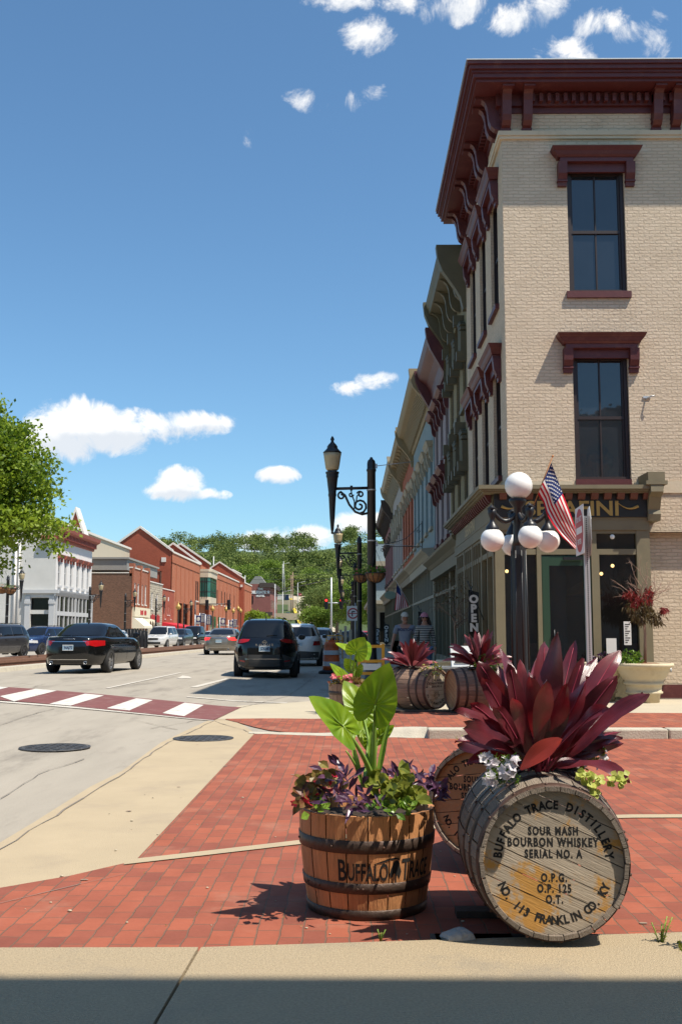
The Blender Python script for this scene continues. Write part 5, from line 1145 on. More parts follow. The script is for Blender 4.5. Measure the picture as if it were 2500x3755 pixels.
# flags
def usflag(m_par,P,ns=26,nt_=13,canton=.42,stars=True,name='cloth'):
    """P(s,t): s along the fly, t down the hoist"""
    W_=MB(); Rd=MB(); Bl=MB()
    def cell(mb,i,j,kk):
        s0,s1,t0,t1=i/ns,(i+1)/ns,j/13,(j+1)/13; mb.poly([P(s0,t0),P(s1,t0),P(s1,t1),P(s0,t1)],.5,None,True)
    for i in range(ns):
        for j in range(13):
            if i/ns<canton and j<7: cell(Bl,i,j,0)
            elif j%2==0: cell(Rd,i,j,0)
            else: cell(W_,i,j,0)
    a=W_.build('white_stripe','flag_white',m_par,weld=True); Rd.build('red_stripe','flag_red',m_par,weld=True); b=Bl.build('canton','flag_blue',m_par,weld=True)
    if stars:
        m=MB()
        for side in (-1,1):
            for r_ in range(9):
                nst=6 if r_%2==0 else 5
                for c in range(nst):
                    s=(c+.5+(.5 if r_%2 else 0))/6*canton; t=(r_+.7)/9.4*7/13
                    p0=Vector(P(s,t)); du=(Vector(P(s+.01,t))-p0).normalized(); dv=(Vector(P(s,t+.01))-p0).normalized(); n=du.cross(dv).normalized()*.004*side
                    dv=(dv-du*dv.dot(du)).normalized()
                    pts=[]
                    for k in range(10):
                        rr=(.016 if k%2==0 else .007)*STARS; an=PI*k/5; pts.append(p0+n+du*rr*math.sin(an)-dv*rr*math.cos(an))
                    c0=m.pt(p0+n); ids=[m.pt(q) for q in pts]
                    for k in range(10): m.face((c0,ids[k],ids[(k+1)%10]))
        m.build('star','flag_white',b)
foliage('flag_white',(.72,.68,.64),(.74,.70,.66),trans=.25,rough=.8,gloss=.1); foliage('flag_red',(.50,.015,.03),(.52,.02,.035),trans=.25,rough=.8,gloss=.1); foliage('flag_blue',(.018,.03,.11),(.02,.035,.12),trans=.15,rough=.8,gloss=.1)
STARS=1.
FL=thing('flag','american flag on a short pole hanging from the five globe lamp','flag',(gx,14.9,2.6))
def c7(x,y,Y): p=AY(1700+x/1.96,1650+y/1.96,Y); return p-Vector(FL.location)
m=MB(); m.tube([c7(488,430,14.85),c7(637,45,14.62)],.009,8); m.sphere(c7(637,45,14.62),.018,8,6); m.build('pole','wood_tub',FL)
def bz(P,t):
    n=len(P)-1; x=t*n; i=min(int(x),n-1); return P[i][0]+(P[i+1][0]-P[i][0])*(x-i),P[i][1]+(P[i+1][1]-P[i][1])*(x-i)
def PF(s,t):
    a=bz([(627,92),(660,180),(705,300),(748,410),(795,540),(846,665)],s); b=bz([(532,318),(572,385),(592,455),(640,540),(700,620),(797,716)],s)
    q=t; x=a[0]+(b[0]-a[0])*q; y=a[1]+(b[1]-a[1])*q
    return c7(x,y,14.66+.10*s+.075*math.sin(2.2*PI*t+5*s)*(.4+.6*s)+.03*math.sin(9*s))
usflag(FL,PF)
STARS=.7
F2=thing('flag','american flag leaning out from the shaded shopfronts behind the walking couple','flag',(2.55,40,2.))
def c3(x,y,Y,o): p=AY(1150+x/2.613,1550+y/2.613,Y); return p-Vector(o.location)
m=MB(); m.tube([c3(955,1800,40,F2),c3(785,1512,39,F2)],.012,6); m.build('pole','white_plastic',F2)
def PF2(s,t):
    a=bz([(800,1545),(830,1640),(868,1700),(905,1770)],s); b=bz([(792,1640),(775,1720),(770,1770),(778,1800)],s)
    # hoist along the pole from its tip
    a=bz([(795,1540),(790,1640),(775,1800)],s); b=bz([(860,1650),(882,1700),(905,1765)],s)
    x=a[0]+(b[0]-a[0])*t; y=a[1]+(b[1]-a[1])*t; return c3(x,y,39.3+.06*math.sin(7*t+3*s),F2)
usflag(F2,PF2,stars=False)
# OPEN feather flags
def openflag(label,x,y,ztop,h,w,rot):
    t=thing('open_flag',label,'flag',(x,y,ztop-h),rot,'black OPEN flags outside the shops')
    m=MB(); P=[(-w*.1,0,h*1.05)]
    def f(u,v):
        hh=h*(1-v); cut=.25*w*u if v<.01 else 0
        return (w*(u-.5)+.012*math.sin(6*v+2*u),.02*math.sin(5*v+3*u),h-(h*v)*(1-.12*abs(u-.5)*0)-(.22*w*u*(1-v))*1.2+(-.25*w*abs(u-.5)*2*0))
    m.grid(f,6,14); m.poly([(-w/2,0,0),(w/2,0,0),(0,0,-w*.5)]); m.build('cloth','sign_black',t)
    for side in (-1,1):
        m=MB()
        for k,ch in enumerate('OPEN'): add_text(m,ch,h*.245,lambda X,Y,Z,k=k:(-side*X*1.05,side*(.03+Z),h*(.70-.215*k)+Y),bold=.012)
        m.build('lettering','sign_white',t)
    m=MB(); m.tube([(-w*.55,0,h*.72),(-w*.1,0,h*1.08)],.01,6); m.tube([(w*1.0,.0,h*.3),(-w*.55,0,h*1.2)],.01,6); m.build('pole','lamp_black',t)
p=AY(1734,2162,20.0); openflag('large black flag reading OPEN by the corner shop window',p.x,p.y,p.z,.84,.20,R(8))
p=AY(1547,2242,33.); openflag('black OPEN flag right above the woman in the pink cap',p.x,p.y,p.z,.95,.26,R(6))
p=AY(1416,2286,60.); openflag('small far OPEN flag near the end of the shop row, right one',p.x,p.y,p.z,1.1,.3,0)
p=AY(1383,2300,66.); openflag('small far OPEN flag beside the nearest right lamp post, left one',p.x,p.y,p.z,1.1,.3,0)
# oval sign and iron bracket
ov=thing('oval_sign','small pale green oval shop sign hanging in front of the second flag','sign',tuple(AY(1431,2183,46)))
m=MB(); m.M=Matrix.Rotation(PI/2,4,'X'); m.lathe([(.25,-.02),(.27,0),(.25,.02)],28); o=m.build('board','plaque_green' if 'plaque_green' in MATS else 'lamp_bell',ov); o.scale=(1,1,.66)
m=MB(); m.tube([(-.1,0,.16),(-.1,0,.32)],.008,4); m.tube([(.15,0,.16),(.15,0,.32)],.008,4); m.tube([(-.25,0,.32),(1.0,0,.32)],.012,5); m.tube([(x+.5*0-.2,0,.40+z) for x,z in spiral(0,0,.09,.02,0,5)],.01,4); m.build('hanger','lamp_black',ov)
ib=thing('iron_bracket','thin black scrolled iron bracket sticking out over the pavement from the blue building','sign bracket',tuple(AY(1547,2004,38)))
def q3(x,y): return c3(x,y,38,ib)
m=MB(); m.tube([q3(1035,940),q3(1037,1210)],.014,5); m.tube([q3(1035,1188),q3(650,1185)],.012,5); m.tube([q3(1035,960),q3(960,1040),q3(880,1110),q3(800,1140),q3(650,1165)],.012,5)
m.tube([q3(655+22*math.cos(a*.5)*(1-a/16),1215+22*math.sin(a*.5)*(1-a/16)) for a in range(14)],.01,4); m.tube([q3(1000+22*math.cos(a*.5)*(1-a/16),1035+18*math.sin(a*.5)*(1-a/16)) for a in range(14)],.01,4); m.build('scrollwork','lamp_black',ib)
# do-not-enter sign on perforated post
px=AY(2157,2320,12.84).x; SP=thing('sign_post','perforated steel post with a square red and white no entry sign seen almost edge on','road sign',(px,12.84,.12))
m=MB(); m.box(-.03,.03,-.03,.03,.0,2.62); m.box(-.12,.12,-.09,.09,0,.02); m.box(-.045,.045,-.045,.045,.0,.28)
m.build('post','galv',SP)
m=MB()
for k in range(95): m.box(-.007,.007,-.0315,-.0285,.32+k*.024,.334+k*.024)
m.build('post_hole','rubber',SP)
sp2=MB(); Mr=Matrix.Rotation(R(-93),4,'Z')@Matrix.Translation((0,0,-.21))
def roct(M_,pts,y0,y1,name,mat,par):
    m=MB(); m.M=M_; m.prism([(p[0],p[1]) for p in pts],'y',y0,y1); return m.build(name,mat,par)
M0=Matrix.Translation((-.045,0,0))@Mr
sgn=roct(M0,[(-.3,2.35),(.3,2.35),(.3,2.95),(-.3,2.95)],-.034,-.030,'no_entry_plate','sign_white',SP)
m=MB(); m.M=M0; m.prism([(.27*math.cos(2*PI*k/28),2.65+.27*math.sin(2*PI*k/28)) for k in range(28)],'y',-.037,-.0345); rd=m.build('red_disc','sign_red',sgn)
m=MB(); m.M=M0; m.box(-.2,.2,-.040,-.0375,2.61,2.69); add_text(m,'DO NOT',.09,lambda x,y,z:(x,-.0385-z,2.76+y),bold=.003); add_text(m,'ENTER',.09,lambda x,y,z:(x,-.0385-z,2.48+y),bold=.003); m.build('lettering','sign_white',sgn)
roct(Matrix.Translation((.05,.03,0))@Matrix.Rotation(R(-98),4,'Z')@Matrix.Translation((0,0,-.12)),[(.33*math.cos(2*PI*(k+.5)/8),2.55+.33*math.sin(2*PI*(k+.5)/8)) for k in range(8)],-.004,.0,'octagonal_plate','galv',SP)
# traffic drum and barricade
t=thing('traffic_drum','orange and white traffic drum with black base in the shade beside the pavement','traffic drum',(AY(1215,2320,33.4).x,33.4,.0))
m=MB(); m.lathe([(.40,0),(.42,.02),(.40,.09),(.30,.12)],20); m.build('base','rubber',t)
m=MB(); m.lathe([(.275,.10),(.27,.34),(.262,.34),(.26,.52),(.252,.52),(.25,.70),(.24,.70),(.235,.88),(.22,.96),(.20,1.0)],24); m.box(-.10,.10,-.02,.02,.98,1.06); d=m.build('drum_body','drum_orange',t)
m=MB()
for z,r in ((.25,.274),(.60,.259)): m.lathe([(r,z),(r-.004,z+.14)],24,cap=False)
m.build('reflective_band','sign_white',d)
t=thing('barricade','yellow folding barricade standing behind the orange drum','barrier',(AY(1226,2320,52).x,52,.0))
m=MB()
for x in (-.4,.4): m.tube([(x,0,0),(x,0,1.15)],.03,6); 
for x in (-.13,.13): m.tube([(x,0,.6),(x,0,1.1)],.02,6)
for z in (.55,.9,1.15): m.tube([(-.4,0,z),(.4,0,z)],.03,6)
m.build('frame','yellow',t)
t=thing('yellow_bench','yellow painted metal frame standing behind the nearest right lamp post','street furniture',(AY(1352,2320,21.5).x,21.5,.12))
m=MB()
for x in (-.2,.29): m.box(x-.03,x+.03,-.03,.03,0,.95)
for z in (.35,.6,.9): m.box(-.2,.29,-.02,.02,z-.03,z+.03)
m.build('frame','yellow',t)
m=MB(); m.box(-.15,.24,-.05,-.025,.42,.55); m.build('plate','sign_white',t)
# no-turn sign, signal masts, poles, banners
t=thing('no_turn_sign','small square no right turn sign on a post beside the far lamp posts','road sign',(AY(1294,2320,50).x,50,.12))
m=MB(); m.tube([(.12,0,0),(.12,0,2.6)],.03,6); m.build('post','galv',t)
m=MB(); m.box(-.30,.30,-.04,-.02,1.75,2.45); s_=m.build('plate','sign_white',t)
m=MB()
for k in range(24):
    a,b=2*PI*k/24,2*PI*(k+1)/24; m.poly([(r*math.cos(q),-.045,2.1+r*math.sin(q)) for r,q in ((.26,a),(.26,b),(.2,b),(.2,a))])
m.box(-.2,.2,-.046,-.044,2.08,2.12); m.build('red_ring','sign_red',s_)
m=MB(); m.box(-.06,-.01,-.043,-.042,1.96,2.2); m.box(-.06,.1,-.0432,-.0422,2.16,2.21); m.build('arrow','stencil',s_)
def mast(label,u,Y,ztop,arm_u,zarm,heads,side,mat='galv',lit=True):
    x=AY(u,2320,Y).x; t=thing('traffic_signal',label,'traffic signal',(x,Y,0)); m=MB(); m.tube([(0,0,0),(0,0,ztop)],[.14,.09],8); ax=AY(arm_u[0],2320,Y).x-x; bx=AY(arm_u[1],2320,Y).x-x; m.tube([(ax,0,zarm),(bx,0,zarm)],.07,6); m.build('mast',mat,t)
    for hu in heads:
        hx=AY(hu,2320,Y).x-x; m=MB(); m.box(hx-.2,hx+.2,-.2,.1,zarm-.75,zarm+.55); hd=m.build('signal_head','lamp_black',t)
        m=MB()
        for k,z in enumerate((.3,-.1,-.5)): m.M=Matrix.Translation((hx,-.2,zarm+z))@Matrix.Rotation(PI/2,4,'X'); m.lathe([(.17,.0),(.15,.13)],12,cap=False)
        m.build('visor','lamp_black',hd)
        if lit: m=MB(); m.M=Matrix.Translation((hx,-.205,zarm+.3))@Matrix.Rotation(PI/2,4,'X'); m.lathe([(.16,-.01),(.16,.0)],16); m.build('red_light','signal_red',hd)
mast('traffic signal arm over the road in front of the green glass bay','' or 715,135,5.4,(716,846),5.0,(758,838),1,'lamp_black',lit=False)
mast('tall pale signal mast showing red among the trees on the right',1214.5,125,7.9,(1196,1252),4.85,(1196,1251),1)
k=0
for u,Y,zt_,lb in ((653,113,4.2,'nearest gold topped post, by the red awning'),(779,140,4.6,'gold topped post left of the traffic signal head'),(829,156,4.9,'gold topped post right below the signal head'),(855,168,4.9,'thin gold topped post left of the close pair'),(873,176,5.5,'left post of the close gold topped pair'),(882,182,5.2,'right post of the close gold topped pair')):
    x=AY(u,2320,Y).x; t=thing('ornamental_lamp',lb,'street lamp',(x,Y,0),0,'gold topped lamp posts by the brick building')
    m=MB(); m.lathe([(.2,0),(.12,.4),(.08,.5),(.07,zt_-.6),(.15,zt_-.45)],8); m.build('post','lamp_black',t)
    m=MB(); m.lathe([(.12,zt_-.45),(.30,zt_-.2),(.27,zt_),(.1,zt_+.15),(.03,zt_+.4),(0,zt_+.5)],10); m.build('lantern','gold',t)
brn=[(728,2257,2290,17,120,'blue white banner with a picture, leftmost of the row'),(744,2251,2283,16,124,'tall lettered banner second from the left in the row'),(766,2256,2291,19,128,'lettered navy banner beside the third gold topped post'),(818,2267,2297,17,150,'grey picture banner hanging alone in the middle of the row'),(848,2275,2300,14,158,'small picture banner left of a lettered one'),(862,2272,2301,15,160,'lettered banner at the right end of the row')]
for i,(u,v0,v1,w,Y,lb) in enumerate(brn):
    p=AY(u,v0,Y); q=AY(u,v1,Y); ww=w/3800*Y; t=thing('street_banner',lb,'banner',(p.x,Y,0),0,'navy banners by the brick building')
    m=MB(); m.box(-ww/2,ww/2,-.03,.03,q.z,p.z); bb=m.build('banner_cloth','navy',t)
    m=MB(); hgt=p.z-q.z
    if i in (1,2,5):
        for c in range(2):
            for r_ in range(7): m.box(-ww*.3+c*ww*.34,-ww*.3+c*ww*.34+ww*.22,-.05,-.035,q.z+hgt*(.08+.125*r_),q.z+hgt*(.15+.125*r_+.02*(r_%2)))
    else:
        m.sphere((0,-.04,q.z+hgt*.6),ww*.36,10,6,sq=(1,.05,1.3)); m.box(-ww*.4,ww*.4,-.05,-.035,q.z+hgt*.1,q.z+hgt*.22)
    m.build('banner_print','paint_faded',bb)
    m=MB(); m.tube([(-ww/2-.1,0,0),(-ww/2-.1,0,p.z+.1)],.06,6); m.tube([(-ww/2-.1,0,p.z),(ww/2,0,p.z)],.03,4); m.build('pole','galv',t)
for u,v0,Y,lb in ((1009,2142,262,'pale utility pole right of the hotel corner'),(1037,2170,300,'utility pole with a box before the hill road'),(1068,2110,330,'left of two leaning tall wooden utility poles on the hill road'),(1074,2098,334,'right of two leaning tall wooden utility poles on the hill road'),(1092,2137,352,'street light pole beside the hill road'),(1037,2068,400,'slim light pole high on the wooded hill'),(1047,2058,420,'tilted slim pole high on the wooded hill'),(899,2110,262,'white pole standing before the hotel roof'),(784,2040,236,'thin mast rising behind the long brick roof')):
    p=AY(u,v0,Y); gz=hillz(p.x,Y); m=MB(); m.tube([(0,0,-.5),(.0 if u!=1047 else -.8,0,p.z-gz)],[.17,.12],6)
    if u in (1092,1037): m.tube([(0,0,p.z-gz-.1),(2.6,0,p.z-gz+.5)],.06,5)
    if u in (1068,1074): m.box(-1.,1.,-.1,.1,p.z-gz-1.2,p.z-gz-1.05)
    o=m.build('utility_pole','trim_grey' if u not in (1068,1074) else 'twig',None,loc=(p.x,Y,gz)); tag(o,lb,'utility pole','utility poles towards the hill')
# overhead wires
for n_,(a,b) in enumerate((((600,2106,230),(1220,2120,260)),((950,2155,300),(1214,2122,125)),((830,2090,330),(1250,2060,330)),((800,2100,330),(1300,2100,330)))):
    A,B=AY(*a),AY(*b); m=MB(); m.tube([tuple((A.lerp(B,k/10)-A)-Vector((0,0,3.*(k/10)*(1-k/10)))) for k in range(11)],.035,4); o=m.build('overhead_wire','lamp_black',None,loc=A); tag(o,['wire sagging from the long brick roof to the right','wire running from above the hotel to the pale signal mast','lower wire crossing in front of the wooded hill','upper wire crossing in front of the wooded hill'][n_],'wire')
# low iron fence by the stone shop and a planted median edge
t=thing('iron_fence','low dark curved iron fence panel behind the black saloon','fence',(-17.8,84,.02))
m=MB(); m.grid(lambda u,v:(-.2+3.0*u-1.2,0,.1+(1.25+.25*math.sin(PI*u))*v),10,2); m.build('panel','lamp_black',t)
m=MB()
for k in range(12): m.tube([(-1.4+3.0*k/11,-.03,0),(-1.4+3.0*k/11,-.03,1.3+.25*math.sin(PI*k/11))],.03,5)
m.build('railing','black_paint',t)
m=MB(); 
for k in range(14): 
    m.box(-13.5+random.uniform(-.3,.3),-12.6,128+k*4,129.5+k*4,0,random.uniform(.2,.6))
tag(m.build('planter_wall','sidewalk'),'low pale stone planter wall beyond the silver saloon','wall')
t=thing('bin_box','grey plastic storage box behind the far barrels','box',(AY(1625,2320,18.2).x,18.2,.12))
m=MB(); m.box(-.28,.28,-.2,.2,.0,.50); m.box(-.30,.30,-.22,.22,.5,.60); m.build('body','plastic_grey',t)
m=MB(); m.box(-.12,.06,-.235,-.22,.50,.56); m.build('latch','rubber',t)
t=thing('sign_easel','white leaning menu board behind the far right barrel','sign board',(AY(1700,2320,18.0).x,18.0,.12),R(10))
m=MB(); m.prism([(-.05,0),(.0,0),(.2,.95),(.15,.95)],'x',-.2,.2); m.build('board','white_plastic',t)
m=MB()
for k in range(8): m.box(-.15,.15-.04*(k%3),-.05+.0125*k*1.6,-.048+.0125*k*1.6+.004,.12+k*.09,.15+k*.09)
m.build('print','stencil',t)
# ---------------- barrels and tubs ----------------
def rprof(s,rc,rb): # barrel radius at 0..1 of its length
    return rc+(rb-rc)*(1-(2*s-1)**2)
def staves(m,ax,s0,s1,rf,n,nseg=12,th=.017,skip=None,jit=.0022):
    for k in range(n):
        wj=random.uniform(-.12,.12); a0=2*PI*(k+.03)/n; a1=2*PI*(k+.97)/n; dr=random.uniform(-jit,jit); rnd=random.random(); uo,vo=random.random()*7,random.random()*7
        rows=[]
        for i in range(nseg+1):
            s=s0+(s1-s0)*i/nseg; r=rf(s)+dr; rows.append([(m.pt(ax(r*q,a,s)),a,s) for q,a in ((1,a0),(1.0,(a0+a1)/2),(1,a1))])
        for i in range(nseg):
            if skip and skip((a0+a1)/2,s0+(s1-s0)*(i+.5)/nseg): continue
            for j in (0,1):
                q=[rows[i][j],rows[i][j+1],rows[i+1][j+1],rows[i+1][j]]
                m.face([x[0] for x in q],rnd,[(uo+x[1]*.3,vo+x[2]) for x in q],False)
        # end grain and inner faces
        for s,sg in ((s0,1),(s1,-1)):
            r=rf(s)+dr; i=[m.pt(ax(x,a,s)) for x,a in ((r,a0),(r,a1),(r-th,a1),(r-th,a0))]; m.face(i,rnd,[(uo,vo),(uo+.08,vo),(uo+.08,vo+.02),(uo,vo+.02)])
            j=[m.pt(ax(x,a,q)) for x,a,q in ((r-th,a0,s),(r-th,a1,s),(r-th,a1,s+sg*.05),(r-th,a0,s+sg*.05))]; m.face(j,rnd,[(uo,vo),(uo+.08,vo),(uo+.08,vo+.05),(uo,vo+.05)])
def hoop(m,ax,s0,s1,rf,n=56,t=.004):
    r=random.random()
    R0=[m.pt(ax(rf(s0)+t*.4,2*PI*k/n,s0)) for k in range(n)]; Ra=[m.pt(ax(rf(s0)+t,2*PI*k/n,s0+.002)) for k in range(n)]; Rb=[m.pt(ax(rf(s1)+t,2*PI*k/n,s1-.002)) for k in range(n)]; R1=[m.pt(ax(rf(s1)+t*.2,2*PI*k/n,s1)) for k in range(n)]
    for A,B in ((R0,Ra),(Ra,Rb),(Rb,R1)):
        for k in range(n): m.face((A[k],A[(k+1)%n],B[(k+1)%n],B[k]),r,None,True)
def headdisc(m,ax3,r,yy,ang,n=9):
    ca,sa=math.cos(ang),math.sin(ang)
    for k in range(n):
        b0,b1=-r+2*r*k/n+.0018,-r+2*r*(k+1)/n-.0018; P=[]; N_=10
        w0,w1=math.sqrt(max(0,r*r-b0*b0)),math.sqrt(max(0,r*r-b1*b1)); up=[]; dn=[]
        for i in range(N_+1):
            b=b0+(b1-b0)*i/N_; w=math.sqrt(max(0,r*r-b*b)); up.append((w,b)); dn.append((-w,b))
        P=dn+up[::-1]; rn=random.random(); off=random.random()*9; dy=0
        m.poly([ax3(a*ca-b*sa,a*sa+b*ca,yy+dy) for a,b in P],rn,[(a+off,b+off) for a,b in P])
def barrel(label,loc,rz,wood='wood_old',head='head_wood',hoopm='hoop_rust',rc=.30,rb=.342,L=.90,plank=-.42,writing=True,scale=1.,roll=0.,opening=True,text='full'):
    t=thing('whiskey_barrel',label,'barrel',loc,rz,'whiskey barrels lying on their sides'); t.scale=(scale,)*3
    ax=lambda r,a,s:(r*math.cos(a),s,r*math.sin(a)); rf=lambda s:rprof(s/L,rc,rb)
    m=MB(); staves(m,ax,0,L,rf,30,14,skip=(lambda a,s:opening and abs(a-PI/2)<.62 and .24<s<L-.2)); m.build('stave_shell',wood,t)
    for i,(s0,s1) in enumerate(((.0,.042),(.135,.172),(.272,.31),(L-.31,L-.272),(L-.172,L-.135),(L-.042,L))):
        m=MB(); hoop(m,ax,s0+(.003 if i==0 else 0),s1,rf)
        m.build('hoop',hoopm if i in(0,5) else 'hoop_dark',t)
    m=MB()
    for s in (.02,.153,.291,L-.153):
        for k in range(14):
            a=2*PI*k/14+.3; r=rf(s)+.004; c=ax(r,a,s); m.sphere(c,.0075,6,4)
    m.build('rivet','hoop_rust',t)
    if opening:
        m=MB(); m.grid(lambda u,v:((u-.5)*.40,.22+(L-.40)*v,rb*.90+.03*math.sin(PI*u)*math.sin(PI*v)+.008*math.sin(31*u+17*v)),10,10,uv=False); m.build('soil','soil',t)
    m=MB(); ax3=lambda a,b,y:(a,y,b)
    headdisc(m,ax3,rc-.019,.024,plank); h=m.build('head',head,t)
    m=MB(); headdisc(m,ax3,rc-.019,L-.032,plank); m.build('head',head,t)
    if writing:
        m=MB(); F=lambda x,y,z:(x,.0234-z*.6,y); r0=rc-.019
        text_arc(m,'BUFFALO TRACE DISTILLERY',.047,0,0,r0*.745,173,7,F,bold=.0022,sx=.86); m.build('stencilled_lettering','stencil',h)
        m=MB(); text_arc(m,'NO. 113 FRANKLIN CO. KY',.047,0,0,r0*.86,205,335,F,inward=True,bold=.0022,sx=.86); m.build('stencilled_lettering','stencil',h)
        for s_,x,y,sz in (('SOUR MASH',0,r0*.38,.036),('BOURBON WHISKEY',0,r0*.22,.038),('SERIAL NO. A',0,r0*.06,.036),('O.P.G.',0,-r0*.27,.036),('O.P. 125',0,-r0*.42,.036),('O.T.',0,-r0*.57,.036)):
            m=MB(); add_text(m,s_,sz*1.25,lambda X,Y,Z:F(x+X,y+Y,Z),bold=.0022,sx=.70,sp=1.24); m.build('stencilled_lettering','stencil',h)
    return t
_c=AY(2032,3166,4.33); bx=_c.x
B1=barrel('grey weathered whiskey barrel with fully readable stencilled head, nearest the camera',(bx,4.33,_c.z),R(-1.5),rc=.302,rb=.345,roll=0)
B2=barrel('orange headed whiskey barrel half hidden behind the nearest grey barrel',(.70,5.72,.385),R(-30),head='head_orange',wood='wood_old',plank=.15)
plain('bare_staves',(.20,.17,.14),.9,rv=.2,uv=True,stretch=(9,1,1))
B3=barrel('brown whiskey barrel across the brick street whose pale head faces right',(1.34,15.9,.46),R(45),wood='wood_far',head='head_pale',plank=0.,)
B4=barrel('pale brown whiskey barrel across the street end to end with the brown one',(1.50,15.6,.46),R(-76),wood='wood_far',head='head_orange',writing=False)
# timber blocks under barrels
for i,(x,y,w,d,lb) in enumerate(((bx-.05,4.5,.44,.05,'dark rotting timber under the front of the nearest barrel'),(bx+.0,4.95,.34,.05,'dark timber under the back of the nearest barrel'),(1.30,4.42,.16,.05,'short dark timber beside the right of the nearest barrel'),(.52,4.50,.16,.05,'small dark timber left of the nearest barrel'),(1.1,15.75,.5,.06,'timber under the brown barrel across the street'),(2.0,15.6,.5,.06,'timber under the pale barrel across the street'))):
    m=MB(); m.box(-w,w,-d,d,0,.03); o=m.build('timber_block','timber_dark',None,loc=(x,y,.046 if y<4.32 else (.01 if y<8 else .12))); tag(o,lb,'timber')
m=MB(); m.grid(lambda u,v:(.07*math.sin(PI*v)*math.cos(2*PI*u)*(1+.25*math.sin(5*u*6)),.05*math.sin(PI*v)*math.sin(2*PI*u),.03-.035*math.cos(PI*v)*(1+.2*math.sin(9*u))),9,6,cu=True,sm=False); o=m.build('stone','stone_grey',None,loc=(.45,4.46,.02)); tag(o,'loose grey chunk of stone on the bricks left of the nearest barrel','stone')
# half barrel tub
def tub(label,loc,rz,H=.462,rt=.325,rb_=.278,text=True,mat='wood_tub',scale=1.):
    t=thing('barrel_tub',label,'planter',loc,rz,'half barrel flower tubs'); t.scale=(scale,)*3
    ax=lambda r,a,s:(r*math.cos(a),r*math.sin(a),s); rf=lambda s:rb_+(rt-rb_)*math.sin(PI/2*clamp(s/H))
    m=MB(); staves(m,ax,0,H,rf,20,8,th=.026,jit=.0005); m.build('stave_shell',mat,t)
    for s0,s1 in ((.298,.356),(.118,.166),(.0,.045)):
        m=MB(); hoop(m,ax,s0,s1,rf,64,.005); m.build('hoop','hoop_dark',t)
    m=MB(); m.grid(lambda u,v:((rt-.03)*v*math.cos(2*PI*u),(rt-.03)*v*math.sin(2*PI*u),H-.05+.01*math.sin(13*u*6+9*v)),24,6,cu=True,uv=False); m.build('soil','soil',t)
    m=MB()
    for k in range(9): a=random.uniform(PI,2*PI); s=random.choice((.327,.142)); r=rf(s)+.006; m.sphere((r*math.cos(a),r*math.sin(a),s),.006,6,4)
    m.build('rivet','hoop_rust',t)
    if text:
        m=MB()
        def F(a0): return lambda x,y,z:(lambda r,a:(r*math.cos(a),r*math.sin(a),y))(rf(y)+.0012+z*.3,-PI/2+a0+x/.312)
        w=0
        def put(s,size,d0,d1,base): add_text(m,s,size,(lambda f:(lambda x,y,z:f(x,y+base,z)))(F(R(d0))),bold=.0022,fit=R(d1-d0)*.312,align=0)
        put('B',.134,-25.5,-18.2,.177); put('UFFALO',.108,-17.3,17.2,.180); put('T',.134,29.5,37.5,.177); put('RACE',.108,38,62,.180); m.build('painted_lettering','stencil',t)
        m=MB(); f=F(R(23.6))   # walking bison mark with a long flowing tail line above
        pts=[(-.042,.205),(-.03,.235),(-.012,.262),(.008,.268),(.03,.255),(.036,.235),(.046,.215),(.040,.195),(.030,.180),(.022,.205),(.012,.200),(.010,.165),(.002,.165),(.0,.205),(-.02,.215),(-.026,.19),(-.034,.19)]
        base_=[m.pt(f(x*.66,y,0)) for x,y in pts]; 
        c=m.pt(f(.004,.228,0))
        for i in range(len(pts)): m.face((c,base_[i],base_[(i+1)%len(pts)]))
        q=[(-.125,.248),(-.08,.262),(-.04,.272),(-.005,.276),(.02,.270),(.025,.262),(.0,.268),(-.04,.263),(-.08,.254)]
        i=[m.pt(f(x*.85,y+.004,0)) for x,y in q]; 
        for a in range(4): m.face((i[a],i[a+1],i[7-a],i[8-a]))
        m.build('bison_mark','stencil',t)
    return t
TX=AY(1345,2320,4.9).x
T1=tub('half barrel tub with painted bison lettering and a big elephant ear plant',(TX,5.13,.010),R(0))
T2=tub('small far half barrel tub with pink flowers behind the elephant ear leaves',(-.005,16.9,.02),R(0),text=False,mat='wood_far')
